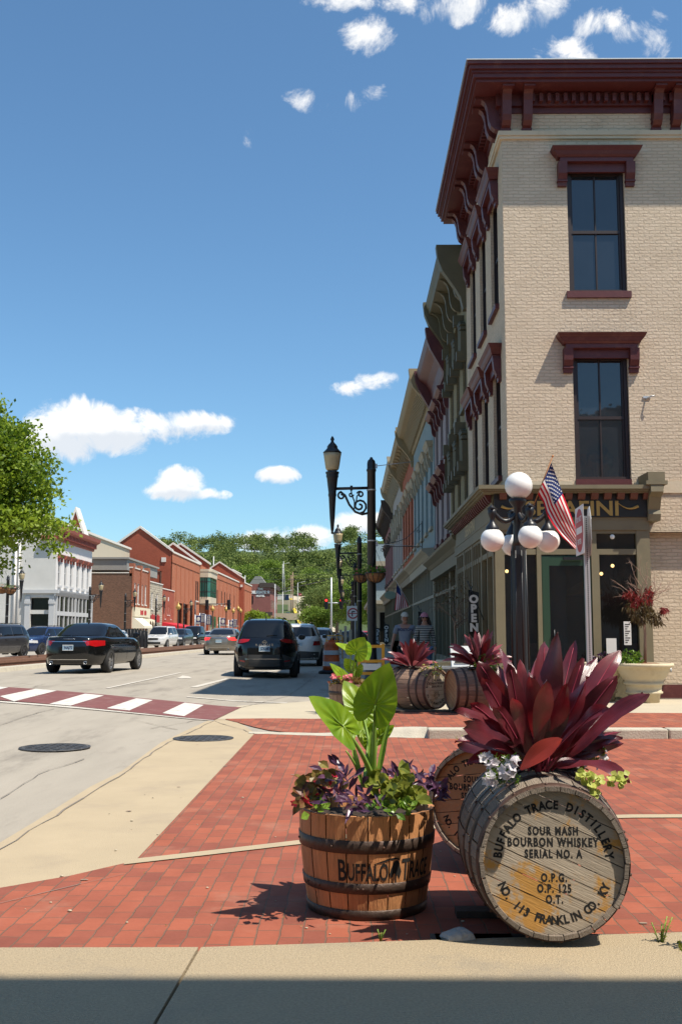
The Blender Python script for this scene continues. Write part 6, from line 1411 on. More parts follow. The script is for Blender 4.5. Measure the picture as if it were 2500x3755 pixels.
# ---------------- plants ----------------
def bezier(P0,P1,P2,t): return P0*(1-t)**2+P1*2*t*(1-t)+P2*t*t
def blade(m,base,tip,width,bow,face,rib=None,fold=.22,n=14,wave=.05,tipdroop=0.,peak=.5,petiole=.16):
    base,tip=Vector(base),Vector(tip); L=(tip-base).length; c=(base+tip)/2+Vector(bow)*L; face=Vector(face).normalized(); ph=random.random()*6; rn=random.random(); rows=[]
    tw=random.uniform(-.5,.5)
    for i in range(n+1):
        t=i/n; p=bezier(base,c,tip,t); p=p-Vector((0,0,tipdroop*L*t**4)); tg=(bezier(base,c,tip,min(1,t+.02))-bezier(base,c,tip,max(0,t-.02))).normalized()
        fc=Matrix.Rotation(tw*t,3,tg)@face
        s_=tg.cross(fc); 
        if s_.length<1e-3: s_=tg.orthogonal()
        s_.normalize(); nn=s_.cross(tg).normalized()
        x=clamp((t-petiole)/(1-petiole)); w=width*(.13+(.87*(math.sin(PI*x**(.8 if peak<.5 else 1.0)))**.75 if 0<x<1 else 0)) if t<.97 else width*.10
        if i==n: w=width*.01
        row=[]
        for j,q in enumerate((-1,-.5,-.06,.06,.5,1)):
            wv=wave*width*math.sin(9*t+ph+(2 if q>0 else 0))*abs(q)
            row.append(m.pt(p+s_*q*w*.5+nn*(abs(q)*w*fold*.5+wv)))
        rows.append(row)
    for i in range(n):
        for j in range(5):
            ux=[0,.25,.47,.53,.75,1]
            m.face((rows[i][j],rows[i][j+1],rows[i+1][j+1],rows[i+1][j]),rn,[(ux[j],i/n),(ux[j+1],i/n),(ux[j+1],(i+1)/n),(ux[j],(i+1)/n)],True)
    if rib is not None:
        P=[]; Rr=[]
        for i in range(0,n,1):
            t=i/n; p=bezier(base,c,tip,t)-Vector((0,0,tipdroop*L*t**4)); tg=(bezier(base,c,tip,min(1,t+.02))-bezier(base,c,tip,max(0,t-.02))).normalized(); fc=Matrix.Rotation(tw*t,3,tg)@face; s_=tg.cross(fc).normalized(); nn=s_.cross(tg).normalized(); P.append(p+nn*(.0015)); Rr.append(.0045*(1-t)+.0012)
        rib.tube(P,Rr,5)
CP=thing('cordyline_plant','tall spiky deep maroon broad leaved plant growing out of the nearest barrel','plant',(.83,4.62,.66))
CO=Vector(CP.location)
def N1(x,y,Y): return AY(x*K,y*K,Y)-CO
cm=MB(); rib=MB(); cred=MB()
# tips (x,y of the photograph at reading size, depth), width, bow, facing
TIPS=[(1252,1452,4.72,.098,(0,0,.02),(.1,-1,.2)),(1283,1450,4.60,.105,(.02,0,0),(-.3,-1,.1)),(1098,1500,4.45,.112,(-.05,-.05,.10),(-.2,-1,.3)),(1150,1478,4.85,.08,(-.03,0,.05),(0,-1,.2)),(1172,1512,4.4,.09,(-.06,-.05,.06),(.4,-1,.2)),
(1218,1540,4.30,.085,(.0,-.06,.02),(0,-1,.4)),(1424,1462,4.75,.105,(.03,0,-.03),(-.5,-1,.4)),(1372,1490,4.9,.085,(.02,0,.03),(-.4,-1,.5)),(1418,1535,4.45,.10,(.04,-.05,.04),(-.3,-1,.7)),(1490,1575,4.5,.095,(.04,-.03,.03),(-.2,-.8,1)),
(1478,1590,4.8,.085,(.05,0,.05),(-.2,-.7,1)),(1048,1612,4.4,.085,(-.08,-.06,.12),(.3,-1,.5)),(1080,1605,4.55,.085,(-.05,0,.12),(.2,-1,.5)),(1062,1655,4.3,.09,(-.08,-.05,.10),(.3,-1,.6)),(1045,1706,4.5,.075,(-.05,0,.2),(.1,-.6,1)),(1070,1742,4.45,.07,(-.04,0,.15),(.1,-.8,1)),
(1322,1468,4.85,.085,(0,0,.03),(-.2,-1,.2)),(1305,1560,4.35,.085,(.03,-.05,.02),(-.5,-1,.3)),(1352,1545,4.35,.09,(.04,-.06,.03),(-.6,-.9,.4)),(1256,1545,4.25,.08,(.02,-.08,.03),(.2,-1,.4)),(1110,1548,4.35,.09,(-.06,-.04,.08),(.5,-1,.3)),(1448,1788,4.35,.075,(.05,0,.22),(0,-.5,1)),(1425,1768,4.55,.07,(.05,0,.2),(0,-.5,1)),(1400,1660,4.85,.075,(.05,0,.08),(-.2,-.7,1)),
(1135,1600,4.25,.085,(-.05,-.08,.08),(.3,-1,.4)),(1195,1500,4.7,.075,(-.02,0,.02),(.3,-1,.1)),(1340,1510,4.6,.08,(.02,0,.02),(-.4,-1,.2)),(1178,1580,4.28,.08,(-.03,-.08,.04),(.5,-1,.3)),(1395,1600,4.3,.085,(.05,-.06,.06),(-.4,-.8,.7)),(1160,1700,4.42,.06,(-.04,0,.14),(.2,-1,.6))]
for k in range(22):
    a_=PI*(.06+.88*k/21); TIPS.append((1243+random.uniform(150,205)*math.cos(a_),1772-random.uniform(175,275)*math.sin(a_)-20,4.85+random.uniform(-.1,.15),.075,(.05*math.cos(a_),0,.07),(random.uniform(-.5,.5),-1,random.uniform(.1,.8))))
for k,(x,y,Y,w,bow,fc) in enumerate(TIPS):
    b=N1(1243+random.uniform(-22,22)+(x-1243)*.05,1772+random.uniform(-8,6),4.60+random.uniform(-.06,.06))
    blade(cm,b,N1(x,y,Y),w*random.uniform(.85,1.12),bow,fc,rib if k%2==0 else None,fold=.13,tipdroop=random.uniform(.0,.09),wave=.16)
blade(cred,N1(1196,1770,4.28),N1(1293,1700,4.22),.078,(0,0,.10),(.0,-1,.8),None,petiole=.02)
cm.build('dark_leaf','cordyline',CP); rib.build('leaf_rib','cordyline_rib',CP); o=cred.build('red_leaf','cordyline_red',CP); o['label']='bright red fallen leaf lying across the stems'
m=MB()
for k in range(7): m.tube([N1(1243+12*math.sin(k*2),1785,4.6+.05*math.cos(k*3)),N1(1243+25*math.sin(k*2),1720,4.6+.06*math.cos(k*3))],.011,6)
m.build('stem','cordyline_rib',CP)
def spikes(name,label,loc,n,L,w,mat,redfrac=.3,spread=1.,up=.45,light='cordyline_pink'):
    t=thing(name,label,'plant',loc); a=MB(); b=MB()
    for k in range(n):
        an=2*PI*k/n+random.uniform(-.3,.3); el=random.uniform(.12,1.35)**1.0; d=Vector((math.cos(an)*math.cos(el)*spread,math.sin(an)*math.cos(el)*spread,math.sin(el)+.1)).normalized(); l=L*random.uniform(.75,1.1)
        blade(b if random.random()<redfrac else a,(0,0,0),d*l,w*random.uniform(.8,1.15),(0,0,.10*math.cos(el)),(-d.x*.6+random.uniform(-.3,.3),-1,.6),None,n=8,tipdroop=.12*math.cos(el))
    a.build('dark_leaf',mat,t); b.build('pink_leaf',light,t); return t
spikes('cordyline_plant','rosy maroon spiky plant on the brown barrel in front of the walking couple',(.98,16.2,.74),46,.50,.075,'cordyline_pink',.45,light='cordyline')
spikes('cordyline_plant','dark red spiky plant on the far pale barrel, seen behind the nearest plant',(1.98,15.8,.76),46,.60,.08,'cordyline',.3)
# low flowers round the near cordyline
t=thing('flowering_plant','white flowered green trailing plant at the left edge of the nearest barrel top','plant',(.62,4.42,.62)); FO=Vector(t.location)
def N2(x,y,Y,O): return AY(x*K,y*K,Y)-O
m=MB(); fl_=[]
for k in range(16):
    b=N2(1150+random.uniform(-30,40),1800+random.uniform(-10,12),4.42,FO); e=N2(random.uniform(1098,1195),random.uniform(1735,1800),4.35+random.uniform(-.05,.05),FO)
    for i in range(22):
        t_=i/22; p=b.lerp(e,t_)+Vector((0,0,.03*math.sin(PI*t_))); d=rdir(.2); leaf2(m,p,d,rdir(.6),.026,.0085)
    fl_+= [b.lerp(e,.65),b.lerp(e,.9)]
m.build('foliage','green_leaf',t); flowers('flower','petal_white',t,[tuple(p+Vector((0,-.015,.005))) for p in fl_],.026)
t=thing('flowering_plant','pale flowered round leaved plant trailing behind the right of the nearest barrel','plant',(1.05,4.75,.62)); FO=Vector(t.location)
m=MB(); fl_=[]
for k in range(34):
    b=N2(1300+random.uniform(-25,45),1765+random.uniform(-15,10),4.75,FO); e=N2(random.uniform(1285,1412),random.uniform(1700,1775),4.8+random.uniform(-.08,.08),FO)
    for i in range(16): leaf2(m,b.lerp(e,i/16)+Vector((0,0,.03*math.sin(PI*i/16))),rdir(.3),rdir(.8),.026,.020)
    fl_.append(e)
m.build('foliage','olive_leaf',t); flowers('flower','petal_white',t,[tuple(p) for p in fl_],.024)
t=thing('creeping_plant','lime yellow round leaved creeper hanging over the right shoulder of the nearest barrel','plant',(1.1,4.4,.55)); FO=Vector(t.location)
m=MB()
for (x0,y0,x1,y1) in ((1330,1785,1375,1815),(1345,1780,1440,1800),(1320,1775,1405,1800),(1350,1790,1365,1830),(1400,1790,1450,1790)):
    for i in range(15):
        q=i/15; p=N2(x0+(x1-x0)*q+random.uniform(-6,6),y0+(y1-y0)*q+random.uniform(-6,6),4.36,FO); leaf2(m,p,rdir(0),Vector((0,-1,.6)),.030,.029,fold=.1)
m.build('foliage','lime_leaf',t)
leafmass('foliage','lime_leaf',tag(thing('creeping_plant','x','plant',(1.0,15.95,.74)),'lime and white trailing flowers at the foot of the rosy spiky plant','plant'),(0.25,-.1,0),.16,90,.04,.035)
leafmass('foliage','green_leaf',thing('creeping_plant','dark green trailing plant on top of the far pale barrel','plant',(2.05,15.6,.72)),(0,0,0),.26,260,.06,.03)
# elephant ear
def earleaf(m,J,tipdir,nrm,L,W_,petm=None,rn=None,cup=.12,wavy=.03):
    J=Vector(J); d=Vector(tipdir).normalized(); n=Vector(nrm); s_=d.cross(n).normalized(); n=s_.cross(d).normalized(); rn=random.random() if rn is None else rn
    ctrl=[(0,1.0),(6,.93),(14,.83),(28,.70),(50,.59),(80,.53),(110,.53),(135,.58),(152,.57),(166,.42),(176,.16),(180,.08)]
    def rr(a): return interp(ctrl,abs(math.degrees(a)))
    def f(u,v):
        a=-PI+2*PI*u; r=rr(a)*L; x=r*math.cos(a)*v; y=r*math.sin(a)*v*(W_/L)/.62
        vein=.0055*math.cos(13*a)*v*(1-v)*4; z=cup*abs(y)-.10*(x/L)**2*L*.8+vein+wavy*L*.30*math.sin(7*a+1)*v**3
        return J+d*x+s_*y+n*z
    m.grid(f,60,8,rnd=rn)
EP=thing('elephant_ear_plant','large green elephant ear plant with four big heart leaves rising from the tub','plant',(TX,5.09,.42)); EO=Vector(EP.location)
def E8(x,y,Y): return AY(1000+x/1.96,2250+y/1.96,Y)-EO
m=MB(); rb=MB(); pt_=MB()
LV=[((735,655,4.92),(835,352,4.86),(-.05,-1,.35),.285,.185),((500,810,4.80),(272,585,4.68),(.30,-.8,.6),.245,.16),((640,700,5.2),(510,470,5.25),(.25,-1,.3),.25,.14),((768,885,5.02),(872,800,5.0),(.3,-1,.5),.11,.062),((700,905,5.2),(730,760,5.2),(0,-1,.4),.12,.06),((560,820,5.15),(590,900,5.1),(.5,-1,.2),.09,.05),((650,820,5.3),(690,1000,5.2),(0,-1,.3),.14,.08)]
for (j,tp,nr,L_,W_) in LV:
    J=E8(*j); T=E8(*tp); earleaf(m,J,T-J,nr,(T-J).length*.98,W_*.64)
    d=(T-J); s_=d.cross(Vector(nr)).normalized(); n_=s_.cross(d).normalized()
    P=[J.lerp(T,k/8)-n_*(.10*(k/8)**2*d.length*.8)+n_*.0015 for k in range(8)]; rb.tube(P,[.0048*(1-k/9) for k in range(8)],5)
m.build('heart_leaf','ear_leaf',EP); rb.build('leaf_rib','petiole',EP)
ebase=E8(690,1245,5.03)
for (j,w0) in (((735,655,4.92),.0125),((497,800,4.80),.0125),((640,700,5.2),.010),((768,885,5.02),.008),((700,905,5.2),.009),((755,930,5.1),.009),((525,985,4.95),.008),((690,900,5.2),.010)):
    J=E8(*j); b=ebase+Vector((random.uniform(-.03,.03),random.uniform(-.02,.02),0)); mid=(J+b)/2+Vector(((b-J).x*.28,0,0)); P=[bezier(b,mid,J,k/10) for k in range(11)]; pt_.tube(P,[w0*(1.35-.95*k/10) for k in range(11)],8)
for k in range(3):
    b=ebase+Vector((.03*(k-1),-.02,0)); blade(pt_,b,b+Vector((.06*(k-1)+.01,-.01,.22+.05*k)),.028,(0,0,0),(0,-1,0),None,fold=.8,n=7,petiole=0)
pt_.build('leaf_stalk','petiole',EP)
# underplanting of the tub, each kind a plant
TO=Vector((TX,5.09,.45))
def under(label,cat,regs,mat,L,w,n,fl=None,name='bedding_plant',up=.6):
    t=thing(name,label,cat,tuple(TO)); m=MB(); F=[]
    for (x,y,Y,rx,rz) in regs:
        c=AY(1000+x/1.96,2250+y/1.96,Y)-TO
        for _ in range(n):
            p=c+Vector((random.gauss(0,rx*.5),random.gauss(0,.05),random.gauss(0,rz*.5))); d=(Vector((random.gauss(0,.7),random.gauss(-.2,.7),random.gauss(up,.5)))).normalized(); leaf2(m,p,d,(Vector((0,-.8,.8))+rdir(0)*.6),L*random.uniform(.7,1.2),w*random.uniform(.7,1.2),fold=.35,droop=random.uniform(0,.4))
        if fl: F+=[tuple(c+Vector((random.gauss(0,rx*.5),-.05,random.gauss(0,rz*.6)))) for _ in range(fl[1])]
    m.build('foliage',mat,t)
    if fl: flowers('flower',fl[0],t,F,fl[2])
under('bronze green begonia with red flowers at the left rim of the tub','plant',[(240,1290,4.95,.05,.05),(330,1230,5.0,.06,.05),(240,1340,4.82,.04,.03),(430,1200,5.1,.07,.05)],'coleus',.075,.052,14,('petal_red',4,.022),name='begonia_plant')
under('purple spiky leaved plant in the middle of the tub','plant',[(400,1330,4.85,.06,.04),(560,1220,4.95,.06,.05),(520,1370,4.80,.09,.03),(680,1370,4.8,.05,.03),(440,1160,5.1,.06,.03)],'purple_leaf',.090,.026,15)
under('purple spiky leaved plant spilling over the right rim of the tub','plant',[(1130,1260,5.0,.04,.06),(1040,1180,5.1,.04,.05),(870,1170,5.2,.06,.04),(1180,1290,4.98,.03,.03)],'purple_leaf',.09,.028,16)
under('yellow green large leaved coleus at the right of the tub','plant',[(960,1230,4.95,.06,.05),(860,1300,4.85,.07,.04),(1010,1330,4.9,.05,.04),(790,1260,4.95,.05,.04)],'olive_leaf',.085,.055,22)
under('small glossy green leaves along the front rim of the tub','plant',[(860,1385,4.80,.06,.02),(330,1390,4.80,.04,.02),(960,1385,4.80,.04,.02),(780,1390,4.8,.05,.02)],'green_leaf',.045,.035,18)
# far tub plants
EP2=thing('elephant_ear_plant','smaller pale green elephant ear plant in the far tub','plant',(-.005,16.9,.44)); EO2=Vector(EP2.location)
def E9(x,y,Y): return AY(1000+x/1.96,2250+y/1.96,Y)-EO2
m=MB(); pt_=MB()
for (j,tp,nr,W_) in (((600,270,16.8),(650,185,16.7),(0,-1,.2),.22),((560,260,16.9),(465,210,17),(.3,-.6,.9),.13),((520,470,16.8),(430,370,16.7),(.3,-1,.6),.12),((560,380,17),(520,330,17),(0,-1,0),.12),((600,400,16.9),(575,480,16.9),(0,-1,0),.13),((640,250,17),(680,320,16.8),(0,-1,.3),.18)):
    J=E9(*j); T=E9(*tp); earleaf(m,J,T-J,nr,(T-J).length*1.15,W_)
    b=Vector((.03,0,0)); pt_.tube([bezier(b,(b+J)/2+Vector((0,0,.1)),J,k/6) for k in range(7)],[.02-.012*k/6 for k in range(7)],6)
m.build('heart_leaf','ear_leaf',EP2); pt_.build('leaf_stalk','petiole',EP2)
t=thing('bedding_plant','pink begonia flowers filling the far tub','plant',(-.005,16.8,.47)); leafmass('foliage','coleus',t,(0,0,0),.30,140,.09,.05,base=True,sq=(1,.8,.35)); flowers('flower','petal_pink',t,[(random.uniform(-.28,.05),random.uniform(-.25,0),random.uniform(.05,.17)) for _ in range(40)],.035)
# stone urns with maples
def urn(label,loc,r=.50,H=.66):
    t=thing('stone_urn',label,'planter',loc,0,'pale stone urn planters'); q=r/.5
    m=MB(); m.lathe([(.24*q,0),(.25*q,.0),(.27*q,.14),(.31*q,.15),(.315*q,.18),(.29*q,.195),(.30*q,.29),(.335*q,.30),(.335*q,.335),(.31*q,.35),(.37*q,.42),(.43*q,.52),(.455*q,.59),(.50*q,.60),(.515*q,.63),(.50*q,.66),(.46*q,.665),(.44*q,.62)],40,cap=False); m.build('bowl','urn_stone',t)
    m=MB(); m.grid(lambda u,v:(.45*q*v*math.cos(2*PI*u),.45*q*v*math.sin(2*PI*u),.64+.03*(1-v*v)+.006*math.sin(40*u+20*v)),20,5,cu=True,uv=False); m.build('mulch','mulch',t)
    return t
ux=AY(2352,2320,18.0).x
urn('large pale stone urn against the tan brick wall, holding a red maple',(ux,18.0,.12)); urn('pale stone urn with flowers tucked behind the left of the large urn',(ux-.62,18.3,.12),.38); urn('pale stone urn by the side shop windows behind the far barrels',(AY(1665,2320,20.3).x,20.3,.12),.36)
leafmass('foliage','green_leaf',thing('bedding_plant','dark green and purple bedding plants in the left of the large urn','plant',(ux-.28,17.9,.78)),(0,0,0),.26,260,.07,.04,base=True,sq=(1,.8,.9)); leafmass('foliage','purple_leaf',thing('bedding_plant','purple leaved bedding plant in the smaller urn','plant',(ux-.66,18.2,.78)),(0,0,0),.22,160,.06,.035,base=True,sq=(1,.8,.8))
def branchy(t,base,H,n,spread,mat,r0=.022,depth=3,zs=(.5,1.),seed=3):
    random.seed(seed); m=MB(); tips=[]
    def br(p,d,L,r,k):
        P=[p]; q=p
        for i in range(5):
            d=(d+rdir(.15)*.22).normalized(); q=q+d*L/5; P.append(q)
        m.tube(P,[r*(1-.13*i) for i in range(6)],6 if k==depth else 4,cap=False); tips.append(q)
        if k>0:
            for _ in range(3 if k==depth else 2): br(P[random.randint(2,5)],(d+rdir(.1)*spread).normalized(),L*random.uniform(.55,.75),r*.55,k-1)
    m.tube([base,base+Vector((.02,0,H*.5)),base+Vector((0,.01,H))],[r0*1.3,r0*1.1,r0],8)
    for _ in range(n): br(base+Vector((0,0,H*random.uniform(*zs))),(Vector((random.gauss(0,.8),random.gauss(0,.5),.9))).normalized(),.45,r0*.6,depth)
    m.build('trunk',mat,t); return tips
mp=thing('maple_shrub','small red leaved maple with bare upper twigs growing in the large urn','tree',(ux+.02,17.95,.78))
branchy(mp,Vector((0,0,0)),.95,7,.75,'twig',depth=3,zs=(.75,1.05))
def UP(x,y,Y=17.9): return AY(2250+x/3.364,2000+y/3.364,Y)-Vector(mp.location)
for mat,rg in (('maple_red',[(190,600,60),(430,570,60),(300,640,70),(420,660,50),(610,790,30),(250,720,60)]),('maple_dark',[(300,800,80),(250,860,60),(400,790,70),(520,920,70),(330,900,60),(480,860,60),(200,760,60),(360,720,70)])):
    m=MB()
    for (x,y,rr_) in rg:
        for _ in range(130 if mat=='maple_dark' else 100):
            p=UP(x+random.gauss(0,rr_*.55),y+random.gauss(0,rr_*.5),17.95+random.gauss(0,.13)); leaf2(m,p,(rdir(-.5)+Vector((0,0,-.5))).normalized(),rdir(.3),.085,.020,droop=.3)
    m.build('crown',mat,mp)
mp2=thing('bare_shrub','thin dark nearly bare shrub in the urn by the side shop windows','tree',(AY(1665,2320,20.3).x,20.3,.78)); branchy(mp2,Vector((0,0,0)),.8,8,.9,'bark',r0=.02,depth=3,zs=(.6,1.1),seed=9); leafmass('crown','maple_dark',mp2,(0,0,1.25),.42,230,.07,.02)
random.seed(21)
# weeds by the barrel
def weed(label,x,y,h,n,z=.05,mat='green_leaf'):
    t=thing('weed',label,'weed',(x,y,z)); m=MB(); s_=MB()
    for k in range(n):
        tp=Vector((random.gauss(0,h*.28),random.gauss(0,h*.1),h*random.uniform(.6,1.))); s_.tube([(0,0,0),tuple(tp*.5+Vector((0,0,h*.08))),tuple(tp)],.0025,4)
        for i in range(14):
            q=.2+.8*i/14; a=i*2.4; leaf2(m,tp*q,Vector((math.cos(a),math.sin(a),.5)),Vector((0,0,1)),h*.16,h*.045,droop=.2)
    m.build('foliage',mat,t); s_.build('stem','petiole',t)
weed('tall leafy green weed standing right of the nearest barrel',1.395,4.30,.30,3); weed('low seedy weed at the foot of the nearest barrel, right side',1.27,4.42,.14,6,.01,'olive_leaf'); weed('sprawling low weed at the right edge beyond the tall one',1.62,4.40,.12,7,.04,'olive_leaf'); weed('tiny weed in the paving crack in front of the tub',.13,4.52,.06,3,.01); weed('small weed in the bricks near the far broken kerb',AY(1690*1,2700,11.8).x,11.8,.16,3,.01)
m=MB(); 
for k in range(150):
    x=random.uniform(1.3,2.1); y=4.32+random.gauss(0,.06)+(x-1.3)*.1; leaf2(m,Vector((x,y,.045)),rdir(.5),rdir(1),.03,.012)
tag(m.build('moss_patch','olive_leaf'),kind='stuff')
# small litter and pebbles on the bricks
m=MB()
for k in range(60):
    x=random.uniform(-1.8,1.9); y=random.uniform(4.5,9); r=random.uniform(.003,.009); m.sphere((x,y,.010+r*.4),r,5,4,sq=(1.4,1,.6))
tag(m.build('pebbles','sidewalk'),kind='stuff')
m=MB()
for k in range(35):
    x=random.uniform(-1.8,2.6); y=random.uniform(4.5,12.5); r=random.uniform(.006,.022); a=random.random()*6
    m.poly([(x+r*random.uniform(.6,1.3)*math.cos(a+q*PI/4)*1.3,y+r*random.uniform(.6,1.3)*math.sin(a+q*PI/4),.0125+k*.00001) for q in range(8)])
tag(m.build('gum_spots','mortar_sand'),kind='stuff')
m=MB()
for k in range(420):
    x=round(random.uniform(-1.2,2.6)/.1)*.1+random.gauss(0,.004); y=random.uniform(4.4,9.5); leaf2(m,Vector((x,y,.012)),rdir(.6),rdir(1),random.uniform(.004,.012),.004)
tag(m.build('joint_moss','olive_leaf'),kind='stuff')
# ---------------- people ----------------
def skinmesh(J,E,sub=2,root=0):
    me=bpy.data.meshes.new('sk'); me.from_pydata([j[:3] for j in J],E,[]); o=bpy.data.objects.new('sk',me); COL.objects.link(o)
    md=o.modifiers.new('s','SKIN'); o.modifiers.new('u','SUBSURF').levels=sub
    for i,j in enumerate(J):
        v=me.skin_vertices[0].data[i]; r=j[3]; v.radius=(r,r) if not hasattr(r,'__len__') else r; v.use_root=(i==root)
    bpy.context.view_layer.update(); ev=o.evaluated_get(bpy.context.evaluated_depsgraph_get()); out=bpy.data.meshes.new_from_object(ev); bpy.data.objects.remove(o)
    out.polygons.foreach_set('use_smooth',[True]*len(out.polygons)); return out
def addmesh(me,name,mat,par):
    me.materials.clear(); me.materials.append(MATS[mat]); o=bpy.data.objects.new(name,me); COL.objects.link(o); o.parent=par; return o
def person(label,loc,rz,scale,woman=False,back=False,armout=.0,shirt='shirt_grey',legs='dark_cloth',capm='cap_white',group=None):
    t=thing('person',label,'person',loc,rz,group); t.scale=(scale,)*3
    sw=.19 if not woman else .155; hp=.10
    J=[(0,0,.95,.135),(0,0,1.10,.125),(0,-.01,1.28,.145 if not woman else .115),(0,0,1.42,.11),(0,-.0,1.50,.055),(0,-.02,1.56,.055),(0,-.015,1.63,.083),(0,-.005,1.70,.085),(0,-.095,1.63,.014),(0,-.07,1.575,.035)]
    E=[(0,1),(1,2),(2,3),(3,4),(4,5),(5,6),(6,7),(6,8),(5,9)]
    def add(j,p): J.append(j); E.append((p,len(J)-1)); return len(J)-1
    hands=[]
    for s_ in (-1,1):
        sh=add((s_*sw,0,1.42,.06),3); el=add((s_*(sw+.07+armout*.4),.02,1.14,.043),sh); wr=add((s_*(sw+.10+armout),-.05,.90,.027),el); pm=add((s_*(sw+.10+armout),-.07,.84,(.040,.018)),wr)
        for q in range(4):
            f1=add((s_*(sw+.085+armout)+(.0+.0)*s_,-.045-.018*q,.775-.006*(q%3),.0095),pm); add((s_*(sw+.075+armout),-.045-.02*q,.735+.006*abs(q-1.5),.0085),f1)
        th=add((s_*(sw+.07+armout),-.10,.82,.011),pm); add((s_*(sw+.062+armout),-.11,.785,.0095),th)
        h1=add((s_*hp,0,.90,.095),0); st=.10*s_*(1 if not woman else -1); kn=add((s_*hp,-st*.8-.03,.50,.062),h1); an=add((s_*hp,st*-.6+.02,.09,.042),kn); add((s_*(hp+.015),st*-.6-.10,.04,.036),an)
    addmesh(skinmesh(J,E),'body','skin',t)
    # garments on the same joints
    K=[(0,0,.93,.155),(0,0,1.06,.150),(0,-.01,1.24,.165 if not woman else .13),(0,0,1.40,.125),(0,0,1.47,.072)]
    if not woman: K[0]=(0,0,.90,.165)
    Eg=[(0,1),(1,2),(2,3),(3,4)]
    for s_ in (-1,1):
        K.append((s_*(sw+.005),0,1.41,.078)); Eg.append((3,len(K)-1)); K.append((s_*(sw+.045+armout*.2),.01,1.24,.072 if not woman else .058)); Eg.append((len(K)-2,len(K)-1))
        if woman:
            K.append((s_*(sw+.07+armout*.4),.02,1.14,.055)); Eg.append((len(K)-2,len(K)-1)); K.append((s_*(sw+.098+armout*.95),-.045,.93,.040)); Eg.append((len(K)-2,len(K)-1))
    addmesh(skinmesh(K,Eg),'shirt',shirt,t)
    Lg=[(0,0,.94,.14)]; El=[]
    for s_ in (-1,1):
        st=.10*s_*(1 if not woman else -1); Lg.append((s_*hp,0,.86,.108)); El.append((0,len(Lg)-1)); Lg.append((s_*hp,-st*.8-.03,.50,.082)); El.append((len(Lg)-2,len(Lg)-1))
        if woman: Lg.append((s_*hp,st*-.6+.02,.12,.06)); El.append((len(Lg)-2,len(Lg)-1))
    addmesh(skinmesh(Lg,El),'trousers' if woman else 'shorts',legs,t)
    m=MB()
    for s_ in (-1,1): st=.10*s_*(1 if not woman else -1); m.sphere((s_*(hp+.01),st*-.6-.06,.045),.05,10,6,sq=(.85,2.3,.9))
    m.build('shoe','white_plastic',t)
    m=MB(); m.grid(lambda u,v:(.100*math.sin(PI*.5*v)*math.cos(2*PI*u),-.005+.112*math.sin(PI*.5*v)*math.sin(2*PI*u),1.685+.105*math.cos(PI*.5*v)),18,6,cu=True); m.grid(lambda u,v:(.085*math.cos(PI*u)*(1-.15*v),-.08-.085*v*math.sin(PI*u)-.01,1.695-.025*v),10,3); m.build('cap',capm,t)
    m=MB()
    if woman:
        m.sphere((0,.03,1.64),.108,14,10,sq=(1.0,.85,1.0)); 
        for s_ in (-1,1): m.tube([(s_*.085,.02,1.66),(s_*.115,.03,1.55),(s_*.13,.0,1.42),(s_*.12,-.02,1.34)],[.035,.05,.045,.015],8)
        m.build('hair','hair',t)
        m=MB()
        for s_ in (-1,1): m.sphere((s_*.036,-.088,1.652),.026,10,6,sq=(1.1,.35,.8))
        m.tube([(-.07,-.07,1.655),(0,-.098,1.657),(.07,-.07,1.655)],.004,4); m.build('sunglasses','lens',t)
    else:
        m.sphere((0,.025,1.625),.093,14,8,sq=(1,.85,.7)); m.build('hair','trim_grey',t)
        m=MB()
        for s_ in (-1,1): m.sphere((s_*.033,-.088,1.645),.010,8,5)
        m.build('eye','lens',t)
    m=MB()
    for s_ in (-1,1): m.sphere((s_*.088,.0,1.625),.022,8,6,sq=(.4,.8,1.3))
    m.build('ear','skin',t); m=MB(); m.sphere((0,-.088,1.588),.018,8,5,sq=(1.3,.4,.35)); m.build('mouth','letter_red' if woman else 'head_orange',t)
    return t
mt,q,b,o_=base('striped_knit'); tc=q.n('ShaderNodeTexCoord'); sx=q.n('ShaderNodeSeparateXYZ',{0:tc.outputs['Object']}).outputs[2]
k_=q.m('GREATER_THAN',q.m('FRACT',q.m('MULTIPLY',sx,24.)),.58); q.t.links.new(q.mix(k_,(.014,.014,.016),(.52,.50,.46)),b.inputs['Base Color']); b.inputs['Roughness'].default_value=.9
mp_=AY(1484,2320,23.6); person('man walking in a grey t-shirt and pale baseball cap, left of the woman','' or (mp_.x,23.6,.12),0,.92,group='couple walking on the pavement',armout=.05)
wp=AY(1556,2320,23.4); person('woman walking in a black and white striped top, pink cap and sunglasses',(wp.x,23.4,.12),R(3),.915,woman=True,shirt='striped_knit',legs='denim',capm='cap_pink',group='couple walking on the pavement')
mm_=MB(); add_text(mm_,'BOSTON',.085,lambda x,y,z:(mp_.x+x,23.6-.158-z,.12+1.22+y),bold=.002); 
pp=AY(596,2320,86.5); person('person in a blue shirt and khaki shorts seen beside the big white parked car',(pp.x,89.5,.03),R(150),1.0,shirt='denim',legs='khaki',capm='hair')
